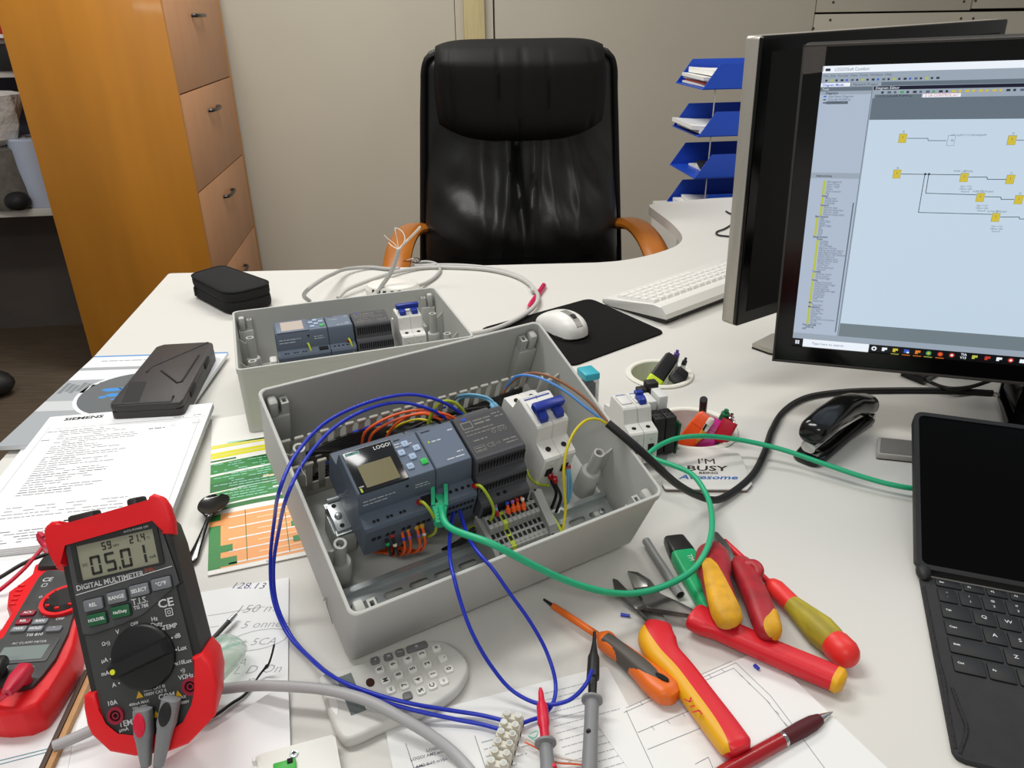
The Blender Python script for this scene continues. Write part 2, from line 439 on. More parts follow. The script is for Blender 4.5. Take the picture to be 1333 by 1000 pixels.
# ------------------------------------------------------------------ the L-shaped desk
m_desk = mat('white desk laminate', '#d0cec8', .5, spec=.4, var=.015, vscale=3, bump=.12, bscale=250, stretch=(1, 3, 1))
m_edge = mat('desk steel', '#b9b8b4', .5)
CUP = [(D(858.5, 487.5).x, D(858.5, 487.5).y, .046), (.238, .887, .054)]
c0 = V((-.741, 1.605)); dl = V((-.107, .88)).normalized()
c1 = c0 - dl * 1.95
out = [(c1.x, c1.y), (1.75, c1.y), (1.75, 2.44)] + [(.594, 2.262), (.43, 2.215)]
out += [(.399, 2.19), (.397, 2.165)] + [(q.x, q.y) for q in catmull([V((.402, 2.13, 0)), V((.424, 1.95, 0)), V((.42, 1.831, 0)), V((.392, 1.766, 0)), V((.346, 1.716, 0)), V((.30, 1.681, 0)), V((.245, 1.652, 0)), V((.19, 1.640, 0))], 5)]
out += [(c0.x + .004, c0.y + .001), (c0.x, c0.y - .004)]
desk = thing('desk', 'large white L-shaped office desk covered with tools and papers', 'desk', TR(0, 0, 0))
mb = MB(m_desk); mb.holed(out, [circ(r, 40, x, y) for x, y, r in CUP], T - .025, T); mb.build('desktop', desk, smooth=20)
for x, y, w, d in ((-.62, 1.2, .04, .6), (-.40, -.05, .04, .5), (1.6, .8, .04, .8), (.62, 2.0, .03, .3)):
    mb = MB(m_edge); mb.box((x, y, (T - .026) / 2), (w, d, T - .027), bev=.004); mb.build('leg_panel', desk)
m_cup = mat('cup white', '#e4e2d6', .45)
m_cupin = mat('cup inside', '#c9d0b0', .5)
cups = []
for i, (x, y, r) in enumerate(CUP):
    dp = .078
    mb = MB(m_cup, mat('cup inside green tint', '#d6dac2', .5) if i == 0 else mat('cup inside pinkish', '#e2d3cc', .5))
    mb.lathe([(r - .0015, -dp), (r - .0015, -.001), (r - .0015, .0005), (r + .005, .0005), (r + .0055, .002), (r + .004, .0035), (r - .002, .0035), (r - .0035, .002)], 48, M=TR(x, y, T), cap0=True, cap1=False)
    mb.lathe([(r - .0035, .002), (r - .004, -.004), (r - .007, -dp + .004), (0.001, -dp + .004)], 48, 1, TR(x, y, T), cap0=False, cap1=False)
    # lathe goes downwards on the inside: its faces must look inwards
    one(mb, 'desk_cup', ['white sunken pen cup nearest the mousepad, holding black and clear pens', 'white sunken pen cup above the coaster, full of bright markers'][i], 'pen cup')

# ------------------------------------------------------------------ office chair
m_lea = mat('black leather', '#121111', .36, spec=.5, bump=.25, bscale=260, var=.1)
m_lea2 = mat('black leather matt', '#100f0f', .6, spec=.18, bump=.3, bscale=220)
m_shell = mat('black shell', '#0e0e0f', .35)
m_arm = mat('honey wood', '#a8621c', .32, var=.15, vscale=8, stretch=(1, 1, 3), coat=.3)
m_steel = mat('dark steel', '#34343a', .35, metal=.7)
CHM = TR(.033, 2.17, 0) @ RZ(rad(3)) @ Mx.Identity(4)
ch = thing('office_chair', 'black leather executive chair with honey wood arms behind the desk', 'chair', CHM)
zt_ = T + .428
def ch_w(z):   # half width of the padded back at height z
    t = (z - .52) / (zt_ - .52)
    return .300 - .040 * t
def lean(z): return .16 * max(0, (z - .5)) ** 1.0 * .35
def folds(u, t):
    # u -1..1 across, t 0..1 up the back: drapes gathering under the head pillow and a few diagonal creases
    g = 0
    for (c, a, w, t0) in ((-.17, .020, .055, .62), (-.03, -.022, .045, .62), (.10, .016, .04, .6), (.30, .010, .06, .66), (-.38, .010, .07, .66), (.5, .008, .04, .6)):
        cc = c * (1 + .35 * (t0 - t)) + .03 * sin(9 * t + c * 20)
        fade = math.exp(-((t - .48) / .24) ** 2)
        g += 1.15 * a * math.exp(-((u - cc) / w) ** 2) * fade
    g += .008 * sin(26 * (t * .9 + .55 * abs(u)) + 4 * u) * math.exp(-((abs(u) - .8) / .2) ** 2) * math.exp(-((t - .5) / .25) ** 2)
    g += .005 * sin(34 * t + 9 * u) * max(0, 1 - abs(t - .36) / .3) * (.4 + .6 * abs(u))
    return g
NU, NT = 72, 64
vs = []; fs = []
for j in range(NT + 1):
    t = j / NT; z = .52 + (zt_ - .03 - .52) * t
    for i in range(NU + 1):
        u = -1 + 2 * i / NU; hw = ch_w(z) - .012
        edge = (1 - abs(u) ** 5) ** .5 if abs(u) < 1 else 0
        y = -.055 * edge - .02 * (1 - u * u) + lean(z) + .0
        y -= folds(u, t) * edge + .065 * math.exp(-((t - .27) / .19) ** 2) * edge
        for sz in (.155, .40):            # stitched cross seams
            y += .012 * math.exp(-((t - sz) / .010) ** 2) * edge * .5 if sz == .155 else 0
        if t > .96: y += (t - .96) * .6
        if t < .03: y += (.03 - t) * 1.2
        vs.append((u * hw, y, z))
for j in range(NT):
    for i in range(NU):
        a = j * (NU + 1) + i; fs.append((a, a + 1, a + NU + 2, a + NU + 1))
mb = MB(m_lea); mb.add(vs, fs); mb.build('back_cushion', ch, smooth=70)
# shell behind with a rolled rim
mb = MB(m_shell)
def rim_ring(z, dy0, dy1, dw):
    hw = ch_w(z) + dw; r = .012; o = []
    for (x, y) in rrect(2 * hw, abs(dy1 - dy0), min(r, abs(dy1 - dy0) * .45), 5, 0, (dy0 + dy1) / 2): o.append(V((x, y + lean(z), z)))
    return o
zs = [.50, .56, .7, .85, 1.0, 1.10, 1.135, 1.15, 1.158]
mb.loft([rim_ring(z, -.012 , .05, [.0, .0, 0, 0, 0, -.002, -.010, -.024, -.048][k]) for k, z in enumerate(zs)])
mb.build('back_shell', ch, smooth=50)
for sx in (-1, 1):     # piping along both sides
    mb = MB(m_lea2); mb.tube([(sx * (ch_w(z) - .012), lean(z) - .014, z) for z in (.52, .7, .9, 1.05, 1.105)] + [(sx * (ch_w(1.13) - .020), lean(1.13) - .012, 1.13), (sx * (ch_w(1.14) - .045), lean(1.14) - .008, 1.142)], .009, 10, flat=1.5); mb.build('piping', ch)
# head pillow
vs = []; fs = []; NU, NT = 60, 30
for j in range(NT + 1):
    t = j / NT
    for i in range(NU + 1):
        u = -1 + 2 * i / NU
        zl = .925 + .05 * abs(u) ** 3.2; zh = zt_ + .004 - .010 * abs(u) ** 8
        z = zl + (zh - zl) * t; q = .5 * (1 - cos(pi * min(1, t / .5))) if t < .5 else 1
        bulge = (max(0, 1 - abs(u) ** 6)) ** .5 * (max(0, 1 - abs(2 * t - 1) ** 4.5)) ** .5
        y = -.045 + lean(z) - .078 * bulge + (.03 * max(0, t - .8) / .2)
        for c, a in ((-.27, .006), (-.02, .008), (.30, .006), (.02, .003)): y += a * math.exp(-((u - c - .03 * (t - .5)) / .018) ** 2) * bulge
        for c in (-.8, .8): y += .006 * math.exp(-((abs(u) - .82 + .1 * (t - .5) ** 2) / .02) ** 2) * bulge
        vs.append((u * (.220 + .006 * sin(pi * t)), y, z))
for j in range(NT):
    for i in range(NU):
        a = j * (NU + 1) + i; fs.append((a, a + 1, a + NU + 2, a + NU + 1))
# roll over the top to the shell
n0 = len(vs); top = [NT * (NU + 1) + i for i in range(NU + 1)]
for k, (dy, dz) in enumerate(((.02, .006), (.05, .004), (.075, -.02), (.085, -.06))):
    for i in range(NU + 1):
        x, y, z = vs[top[i]]; vs.append((x, y + dy, z + dz * (1 - abs(-1 + 2 * i / NU) ** 6)))
    for i in range(NU):
        p0 = (top[i] if k == 0 else n0 + (k - 1) * (NU + 1) + i); p1 = (top[i + 1] if k == 0 else n0 + (k - 1) * (NU + 1) + i + 1)
        q0 = n0 + k * (NU + 1) + i; fs.append((p0, p1, q0 + 1, q0))
mb = MB(m_lea2); mb.add(vs, fs); mb.build('head_pillow', ch, smooth=70)
mb = MB(m_lea); mb.prism(rrect(.52, .48, .08, 6, 0, -.24), .43, .53, bev=.035, seg=4); mb.build('seat', ch)
def arm_pts(sx):
    return [(sx * .275, .00, .690), (sx * .308, -.06, .702), (sx * .328, -.15, .694), (sx * .338, -.26, .66), (sx * .340, -.36, .60), (sx * .33, -.33, .50), (sx * .28, -.25, .47)]
for sx in (-1, 1):
    mb = MB(m_arm); mb.tube(arm_pts(sx), .036, 14, flat=.45); mb.build('armrest', ch)
mb = MB(m_steel); mb.cyl((0, -.2, .10), (0, -.2, .43), .028); mb.build('gas_column', ch)
for k in range(5):
    a = 2 * pi * k / 5 + .3; mb = MB(m_steel); e = V((cos(a) * .30, -.2 + sin(a) * .30, .075))
    mb.tube([(0, -.2, .11), (cos(a) * .15, -.2 + sin(a) * .15, .10), e], .02, 8); lg = mb.build('base_leg', ch)
    mb = MB(m_blk); mb.cyl(e + V((-sin(a) * .02, cos(a) * .02, -.047)), e + V((sin(a) * .02, -cos(a) * .02, -.047)), .028); mb.build('caster', lg)

# ------------------------------------------------------------------ low cabinet and letter trays by the wall
zc = T - .10
LM = frame_axes(V((.535, 2.40, 0)), E1)
mb = MB(m_white); mb.box((.55, .15, zc / 2), (1.1, .28, zc), bev=.003); mb.box((.55, .009, zc / 2), (.004, .002, zc - .04))
o = one(at_mat(LM, mb), 'side_cabinet', 'low white cabinet behind the desk carrying the blue letter trays', 'cabinet')
m_tray = mat('blue tray plastic', '#1f4fc4', .35, spec=.5)
tower = thing('letter_tray_rack', 'rack of four bright blue letter trays beside the rear monitor', 'letter tray', frame_axes(V((.577, 2.422, zc)), E1))
# local: x along the tray (open end at x=0), y depth .25
TZ = [.002, .125, .25, .385]
for z in TZ:
    L_, Wd, hh, sl, th = .34, .25, .072, .05, .003
    mb = MB(m_tray); mb.box((L_ / 2, Wd / 2, z + th / 2), (L_, Wd, th))
    side = [(0, 0), (L_, 0), (L_, hh), (sl, hh)]
    for y in (0, Wd - th):
        mb.prism(side, -y - th, -y, 0, TR(0, 0, z) @ Mx(((1, 0, 0, 0), (0, 0, -1, 0), (0, 1, 0, 0), (0, 0, 0, 1))))
    mb.box((L_ - th / 2, Wd / 2, z + hh / 2), (th, Wd, hh)); mb.build('tray', tower)
for (x, y) in ((.045, .012), (.31, .012), (.31, .238)):
    for k in range(3):
        mb = MB(m_edge); mb.cyl((x, y, TZ[k] + .003), (x, y, TZ[k + 1]), .002, n=8); mb.build('riser', tower)
m_pap2 = mat('paper cream', '#e3e0d4', .85)
m_red = mat('red cover', '#b0463e', .6); m_navy = mat('navy cover', '#1a1d2c', .55)
TM = tower.matrix_world
def tray_stack(z, specs, name, label, cat, group=None, wav=0.):
    mb = MB(*[m for m, *_ in specs]); zz = z + .0035
    for i, (m, th, dx, dy, w, l, rot) in enumerate(specs):
        vs = []; n = 8
        bm_rings = []
        for k in range(n + 1):
            x = -l / 2 + l * k / n; dz = wav * (i + 1) * max(0, -x / l * 2 - .2) ** 2
            bm_rings.append([V((x, -w / 2, dz)), V((x, w / 2, dz)), V((x, w / 2, dz + th)), V((x, -w / 2, dz + th))])
        mb.loft(bm_rings, i, TR(.17 + dx, .125 + dy, zz) @ RZ(rot)); zz += th + .0004
    at_mat(TM, mb); return one(mb, name, label, cat, group)
tray_stack(TZ[3], [(m_pap2, .006, -.004, .0, .21, .30, .02), (m_red, .004, -.012, -.005, .2, .28, -.04), (m_pap2, .004, .0, .005, .2, .3, .03), (m_paper, .010, -.008, .002, .21, .30, -.02), (m_paper, .016, .01, .0, .205, .29, .05)], 'document_stack', 'thick untidy stack of papers in the topmost blue tray', 'papers', wav=.002)
tray_stack(TZ[2], [(m_paper, .008, -.01, .0, .21, .3, .02), (m_paper, .012, -.03, .004, .21, .3, -.03)], 'document_stack', 'thin sheaf of white papers poking out of the second blue tray from the top', 'papers', wav=.006)
tray_stack(TZ[1], [(m_paper, .006, .03, 0, .2, .28, .05)], 'document_stack', 'white papers under the dark notebook in a blue tray', 'papers')
tray_stack(TZ[1] + .0068, [(m_paper, .010, -.020, -.035, .14, .2, -.25), (m_navy, .003, -.020, -.035, .146, .206, -.25)], 'notebook', 'dark covered notebook on papers in the third blue tray from the top', 'notebook')
tray_stack(TZ[0], [(m_paper, .012, -.005, .0, .21, .3, .02), (m_paper, .008, .01, -.01, .2, .29, -.06)], 'document_stack', 'white papers in the lowest blue tray, just above the desk edge', 'papers', wav=.003)
# thin black lead on the return of the desk
m_cblk = mat('black cable', '#191818', .5)
P = [(945, 275), (951, 278), (960, 276), (972, 274), (990, 270)]
mb = MB(m_cblk); mb.tube([D(x, y, .003) for x, y in P], .0022, 8)
mb.tube([D(x, y, .003) for x, y in [(951, 278), (955, 283), (953, 291), (943, 298), (933, 302), (935, 306), (955, 308), (985, 306)]], .0022, 8)
one(mb, 'thin_cable', 'thin black lead curling on the far end of the white desk', 'cable')
# ------------------------------------------------------------------ the two electrical enclosures
m_enc = mat('enclosure grey', '#babbb6', .5, spec=.4, bump=.1, bscale=900)
m_encp = mat('enclosure post grey', '#b2b3ae', .5)
m_zinc = mat('zinc plated steel', '#b6bcbc', .28, metal=.75, var=.12, vscale=20)
m_logo = mat('slate blue plastic', '#525c6a', .5, spec=.4)
m_logo_hi = mat('slate blue front', '#5b677a', .5)
m_win = mat('black glossy window', '#15171a', .12, spec=.6)
m_lcd = mat('olive display', '#6e684c', .25)
m_lcd2 = mat('pale display film', '#b3a79d', .35)
m_btn = mat('light blue key', '#9aaec6', .5)
m_btng = mat('green key', '#1fae45', .45)
m_teal = mat('teal print', '#7fb3ae', .6)
m_prt = mat('pale print', '#b9c0c6', .6)
m_wprt = mat('white print', '#e6e6e6', .6)
m_hole = mat('black opening', '#08090a', .8)
m_ps = mat('anthracite plastic', '#46474b', .5, spec=.4)
m_psl = mat('anthracite label', '#3b3c40', .55)
m_psp = mat('label print', '#74736d', .6)
m_brk = mat('breaker white', '#d6d5d0', .5)
m_brk2 = mat('breaker shade', '#c3c2bd', .5)
m_blue = mat('deep blue toggle', '#17308f', .35)
m_term = mat('terminal grey', '#8c8d8a', .5)
m_termpe = mat('terminal yellow green', '#a9b93a', .5)
m_duct = mat('duct grey', '#a9a69c', .55)
m_wb = mat('wire blue', '#1a2fb0', .35); m_wo = mat('wire orange', '#e2581c', .4)
m_wyg = mat('wire yellow green', '#9fb127', .4); m_wlb = mat('wire light blue', '#6aa5c4', .4)
m_wbr = mat('wire brown', '#8d5a38', .45); m_wk = mat('wire black', '#141414', .4); m_wskin = mat('wire sky blue', '#4f86c9', .4)
m_wy = mat('wire yellow', '#c8b91c', .4)
m_fer = mat('ferrule red', '#a31218', .3, spec=.6); m_fey = mat('ferrule yellow', '#c4922a', .4)
m_mkb = mat('marker blue', '#2340b5', .5); m_mkp = mat('marker violet', '#8d5aa0', .5); m_mkg = mat('marker green', '#1fa55a', .5); m_mkw = mat('marker white', '#cfcabc', .5)
k_ = .001
def mm(*a): return V([x * k_ for x in a])

def shell(parent, w, d, h):
    mb = MB(m_enc)
    def rr(x0, y0, x1, y1, r, z): return [V((p[0], p[1], z)) for p in rrect(x1 - x0, y1 - y0, r, 5, (x0 + x1) / 2, (y0 + y1) / 2)]
    t = .0032; b = .002
    rings = [rr(b + .004, b + .004, w - b - .004, d - b - .004, .006, 0), rr(b, b, w - b, d - b, .007, .003), rr(.0008, .0008, w - .0008, d - .0008, .008, h - .0085), rr(0, 0, w, d, .008, h - .008),
             rr(0, 0, w, d, .008, h - .0006), rr(.0006, .0006, w - .0006, d - .0006, .008, h), rr(t - .0006, t - .0006, w - t + .0006, d - t + .0006, .006, h), rr(t, t, w - t, d - t, .006, h - .0006),
             rr(t + .001, t + .001, w - t - .001, d - t - .001, .006, .006), rr(t + .004, t + .004, w - t - .004, d - t - .004, .004, .004)]
    mb.loft(rings, cap0=True, cap1=True)
    return mb.build('enclosure_body', parent, smooth=40)
def corner_bits(parent, w, d, h):
    # lid clips in the corners, tall screw posts with gussets
    for sx in (0, 1):
        for sy in (0, 1):
            X = lambda x: x if not sx else w - x
            Y = lambda y: y if not sy else d - y
            mb = MB(m_encp)
            mb.box((X(.0155), Y(.0105), (h - .030) / 2 + .004), (.022, .013, h - .034), bev=.002)
            mb.box((X(.0115), Y(.0105), h - .018), (.009, .012, .022), bev=.003)
            mb.holed([(X(.0225) + dx * .0035, Y(.0105) + dy * .0045) for dx, dy in ((-1, -1), (1, -1), (1, 1), (-1, 1))], [[(X(.0225) + dx * .0018, Y(.0105) + dy * .0024) for dx, dy in ((-1, -1), (1, -1), (1, 1), (-1, 1))]], h - .032, h - .012)
            mb.build('lid_clip', parent)
            mb = MB(m_encp); px, py = X(.020), (.076 if not sy else d - .062)
            mb.lathe([(.0120, .003), (.0112, h * .40), (.0098, h * .43), (.0062, h * .44), (.0056, h - .022), (.0036, h - .022), (.0034, h - .04)], 20, M=TR(px, py, 0), cap1=True)
            gx = .0042 if not sx else w - .0042
            mb.prism([(gx, .03), (px, .03), (px, h - .026), ((px + gx) / 2, h - .030), (gx, h - .022)], -.001, .001, M=TR(0, py, 0) @ Mx(((1, 0, 0, 0), (0, 0, 1, 0), (0, 1, 0, 0), (0, 0, 0, 1))))
            mb.build('screw_post', parent)
def hat_rail(parent, u0, u1, vc, n, slots=True, screws=()):
    """35 mm top hat rail with its flange tops at height n"""
    mb = MB(m_zinc, m_hole)
    M = TR(0, vc, n)
    ou = [(u0, -.0125), (u1, -.0125), (u1, .0125), (u0, .0125)]
    holes = []
    if slots:
        x = u0 + .014
        while x + .016 < u1:
            holes.append([(x + .009 + sgn * .0065 + .003 * cos(a), .003 * sin(a)) for sgn, a in [(1, -pi / 2 + pi * i / 8) for i in range(9)] + [(-1, pi / 2 + pi * i / 8) for i in range(9)]]); x += .025
    mb.holed(ou, holes, -.0075, -.0065, 0, M)
    for s in (-1, 1):
        mb.box(((u0 + u1) / 2, s * .0130, -.00375), (u1 - u0, .001, .0075), M=M); mb.box(((u0 + u1) / 2, s * .0155, -.0005), (u1 - u0, .0045, .001), M=M)
    r = mb.build('din_rail', parent)
    for x, y in screws:
        mb = MB(m_zinc, m_hole); mb.lathe([(.0038, 0), (.0036, .0012), (.002, .0026), (.0, .0028)], 16, M=TR(x, vc + y, n - .0065), cap1=False)
        mb.box((0, 0, .0027), (.004, .0008, .0006), 1, TR(x, vc + y, n - .0065) @ RZ(.4)); mb.box((0, 0, .0027), (.0008, .004, .0006), 1, TR(x, vc + y, n - .0065) @ RZ(.4)); mb.build('screw', r)
    return r
def prof_prism(mb, prof, u0, u1, mi=0, bev=.0006):   # prof in (v, n)
    mb.prism(prof, u0, u1, mi, YZX, bev=bev, seg=1)
LOGO_P = lambda n: [mm(*p) for p in ((70, n + 1), (70, n + 38), (72, n + 41), (86, n + 43), (90, n + 64.5), (92, n + 67), (135, n + 67), (138, n + 65), (141, n + 44), (157, n + 41), (160, n + 38), (160, n + 1))]
def slots_row(mb, mi, u0, u1, step, v, n, su, sv, sn, M=None):
    u = u0
    while u < u1: mb.box((u, v, n), (su, sv, sn), mi); u += step
def controller(parent, u, nr, bright):
    """base unit, display on the left, keys on the right. u in metres, nr rail height in mm"""
    P = LOGO_P(nr); nf = (nr + 67) * k_
    mb = MB(m_logo, m_hole, m_prt, m_logo_hi)
    prof_prism(mb, P, u, u + .0716, bev=.0008)
    mb.rect(u + .0475, .0925, u + .0705, .1345, nf + .00008, 3)
    for du in (.010, .0135, .0225, .026, .0345, .038): mb.box((u + du, .0765, (nr + 41.7) * k_), (.0022, .0022, .0012), 1)
    for du in (.008, .013, .021, .026, .036, .041, .050, .055, .060): mb.box((u + du, .0699, (nr + 24) * k_), (.0034, .0006, .0042), 1)
    for du in range(6): mb.box((u + .008 + du * .011, .1485, (nr + 43.0) * k_), (.005, .005, .0008), 1)
    mb.box((u + .052, .133, nf), (.006, .0011, .0004), 1)
    for i, (x, y, w) in enumerate(((.004, .0885, .030), (.004, .0862, .024), (.052, .0885, .010), (.052, .0868, .012))):
        dn = .0668 - (.090 - y) * 5.4 * .0 ; 
    Ms = Mx.Translation(mm(0, 86, nr + 43)) @ RX(math.atan2(21.5, 4))      # sloped strip under the front
    words(mb, u + .004, u + .034, .014, .0018, 2, .0002, Ms); words(mb, u + .004, u + .026, .010, .0018, 2, .0002, Ms); words(mb, u + .052, u + .064, .014, .0016, 2, .0002, Ms); words(mb, u + .052, u + .066, .011, .0016, 2, .0002, Ms)
    mb.cyl(Ms @ V((u + .0445, .017, -.0005)), Ms @ V((u + .0445, .017, .0003)), .0015, n=10, mi=1)
    # network socket in the step
    mb.box((u + .0715 - .0005 - .0085, .0790, (nr + 42.1) * k_), (.0125, .0105, .0016), 1)
    c = mb.build('controller', parent)
    mb = MB(m_win if bright == 0 else m_logo_hi, m_lcd if bright == 0 else m_lcd2, m_teal, m_wprt, m_wyg, m_prt)
    mb.prism(rrect(.0445, .0445, .0012, 3, u + .0245, .1132), nf - .001, nf + .0013, 0, bev=.0005)
    mb.rect(u + .0095, .0945 if bright == 0 else .096, u + .040, .118 if bright == 0 else .131, nf + .0014, 1)
    if bright == 0:
        mb.rect(u + .004, .1305, u + .0165, .1335, nf + .0014, 2); mb.text('SIEMENS', .0032, TR(u + .0102, .132, nf + .00145), 0, bold=.02)
        mb.text('LOGO!', .0052, TR(u + .0375, .1308, nf + .0014), 3)
        mb.rect(u + .0035, .0915, u + .0052, .0955, nf + .0014, 4); mb.text('LAN', .0022, TR(u + .0055, .0970, nf + .0014), 3)
        words(mb, u + .048, u + .058, .1285, .0016, 5, nf + .0002); words(mb, u + .048, u + .064, .1255, .0016, 5, nf + .0002)
    mb.build('display', c)
    keys = [(.0575, .1265, 0), (.0655, .1190, 0), (.0510, .1185, 0), (.0585, .1115, 0), (.0660, .1030, 1), (.0525, .1025, 0)]
    for i, (x, y, g) in enumerate(keys):
        mb = MB(m_btng if g else m_btn, m_logo); mb.prism(rrect(.0062, .0062, .001, 3, u + x, y), nf - .0005, nf + .0014, bev=.0004)
        if not g: mb.text(['^', '>', '<', 'v', '', 'ESC'][i], .0034 if i != 5 else .002, TR(u + x, y - .0002, nf + .0015), 1)
        mb.build('key', c)
    return c
def module(parent, u, nr, leds=True):
    P = LOGO_P(nr); nf = (nr + 67) * k_
    mb = MB(m_logo, m_hole, m_prt, m_wyg, m_logo_hi)
    prof_prism(mb, P, u + .0003, u + .0357, bev=.0008)
    mb.rect(u + .0015, .0925, u + .0345, .1345, nf + .00008, 4)
    mb.box((u + .008, .133, nf), (.009, .0011, .0004), 1)
    mb.rect(u + .0055, .120, u + .0075, .122, nf + .0002, 3); words(mb, u + .009, u + .018, .120, .002, 2, nf + .0002)
    words(mb, u + .014, u + .032, .097, .0018, 2, nf + .0002); words(mb, u + .026, u + .032, .102, .002, 2, nf + .0002); words(mb, u + .028, u + .033, .127, .002, 2, nf + .0002)
    for du in range(5): mb.cyl((u + .006 + du * .006, .0795, (nr + 41) * k_), (u + .006 + du * .006, .0795, (nr + 42.5) * k_), .0016, n=10, mi=1)
    for r_ in range(2):
        for du in range(8): mb.box((u + .0045 + du * .0038, .0699, (nr + 31 - r_ * 10) * k_), (.0026, .0006, .004), 1)
    for du in range(4): mb.box((u + .006 + du * .007, .1485, (nr + 43.0) * k_), (.004, .005, .0008), 1)
    return mb.build('expansion_module', parent)
def power_supply(parent, u, nr):
    w = .0525; n = nr; nf = (nr + 67) * k_
    P = [mm(*p) for p in ((62, n + 1), (62, n + 26), (64, n + 29), (72, n + 30), (75, n + 44), (77, n + 46.5), (83, n + 47), (86, n + 65), (88, n + 67), (137, n + 67), (139, n + 65), (142, n + 45), (157, n + 42), (160, n + 38), (160, n + 1))]
    mb = MB(m_ps, m_hole, m_psl, m_psp, m_mkb, m_lcd)
    prof_prism(mb, P, u + .0004, u + w - .0004, bev=.0008)
    for i in range(16):
        x = u + .004 + i * .0031
        mb.box((x, .0846, (n + 56) * k_), (.0016, .0016, .014), 1); mb.box((x, .0737, (n + 38) * k_), (.0016, .0016, .010), 1); mb.box((x, .0619, (n + 14) * k_), (.0017, .0012, .018), 1)
    for x in (.020, .027): mb.cyl((u + x, .068, (n + 29) * k_), (u + x, .068, (n + 30.2) * k_), .0018, n=12, mi=1)
    for i in range(3): mb.box((u + .01 + i * .007, .1492, (nr + 43.6) * k_), (.004, .005, .0008), 1)
    mb.rect(u + .0025, .0915, u + w - .0025, .1345, nf + .0001, 2)
    z = nf + .0002
    mb.rect(u + .008, .1318, u + .0125, .1348, z + .0002, 4)
    mb.rect(u + .0045, .122, u + .0155, .1305, z, 3); mb.rect(u + .0055, .1232, u + .0145, .1292, z + .0001, 2)
    for (x0, x1, y, h) in ((.0175, .036, .1285, .0022), (.0175, .034, .1245, .0030), (.0045, .034, .1185, .0018), (.0045, .045, .1145, .0018), (.038, .047, .1305, .0022), (.040, .049, .1265, .0022)): words(mb, u + x0, u + x1, y, h, 3, z)
    for x in (.031, .037, .0425): mb.ring(.0014, .002, z, z + .0001, 16, 3, TR(u + x, .1115, 0))
    mb.text('CE', .0068, TR(u + .0215, .0985, z), 3); mb.text('US', .004, TR(u + .029, .0985, z), 3)
    mb.rect(u + .0045, .0945, u + .0155, .1015, z, 3); mb.rect(u + .005, .0950, u + .015, .1010, z + .0001, 2); words(mb, u + .006, u + .0145, .0985, .0018, 3, z + .0002); words(mb, u + .006, u + .0145, .0955, .0018, 3, z + .0002)
    words(mb, u + .034, u + .048, .0985, .0022, 3, z); words(mb, u + .036, u + .048, .095, .002, 3, z); words(mb, u + .008, u + .022, .107, .0022, 3, z)
    return mb.build('power_supply', parent)
def breaker(parent, u, nr, poles=2, off=0., name='circuit_breaker', tog=True):
    """white miniature circuit breaker, toggle bar across the nose"""
    w = .0178 * poles; n = nr
    P = [mm(p[0] + off, p[1]) for p in ((72, n), (72, n + 41), (74, n + 43), (93, n + 45), (96, n + 63), (98, n + 65), (134, n + 65), (137, n + 62), (139, n + 45), (155, n + 43), (158, n + 40), (158, n))]
    mb = MB(m_brk, m_hole, m_brk2, m_prt, m_blue)
    o = off * k_
    for p in range(poles): prof_prism(mb, P, u + .0178 * p + .0001, u + .0178 * (p + 1) - .0001, bev=.0009)
    for p in range(poles):
        c = u + .0178 * (p + .5)
        mb.cyl((c, .083 + o, (n + 43) * k_), (c, .083 + o, (n + 44.6) * k_), .0027, n=14, mi=1); mb.cyl((c, .148 + o, (n + 43) * k_), (c, .148 + o, (n + 44.8) * k_), .0025, n=14, mi=1)
        mb.box((c, .0716 + o, (n + 21) * k_), (.0075, .0012, .011), 1); mb.box((c, .0716 + o, (n + 33) * k_), (.003, .0012, .003), 2)
    nf = (n + 65) * k_
    mb.box((u + w / 2, .1165 + o, nf), (w * .80, .022, .004), 0, bev=.0012)
    words(mb, u + .004, u + w * .9, .1325 + o, .0018, 3, nf + .0001); mb.rect(u + .004, .1300 + o, u + w * .92, .1316 + o, nf + .0002, 4)
    mb.box((u + w / 2, .101 + o, nf + .0001), (w - .006, .0001, .0001), 3); words(mb, u + .006, u + w * .5, .0995 + o, .0022, 3, nf + .0002)
    b = mb.build(name, parent)
    if not tog: return b
    mb = MB(m_blue, m_wprt)
    R = TR(0, .109 + o, nf + .001)
    for p in range(poles):
        c = u + .0178 * (p + .5)
        mb.prism([(-.0095, 0), (-.008, .005), (-.003, .0075), (.0035, .0075), (.007, .003), (.0075, 0)], c - .0045, c + .0045, 0, R @ YZX, bev=.0006)
        mb.text('ON', .0035, TR(c, .1028 + o, nf + .0066) @ RX(.5), 1)
    if poles > 1: mb.box((u + w / 2, .112 + o, nf + .0105), (w - .002, .0085, .0075), bev=.0012)
    else: mb.box((u + w / 2, .115 + o, nf + .009), (.010, .008, .005), bev=.001)
    mb.build('toggle', b)
    return b
def wire(parent, pts, r, m, ferr=(), name='wire', sub=8):
    mb = MB(m); mb.tube(pts, r, 8, sub=sub); w = mb.build(name, parent, smooth=60)
    for end, fm, *ln in ferr:
        P = [V(p) for p in pts]; L_ = ln[0] if ln else .007
        a, b = (P[0], P[1]) if end == 0 else (P[-1], P[-2])
        d = (b - a).normalized(); mb = MB(fm); mb.lathe([(r * 1.0, -.001), (r * 1.75, 0), (r * 1.75, L_ * .8), (r * 1.15, L_)], 10, M=frame_axes(a, d.orthogonal(), d)); mb.build('ferrule', w)
    return w

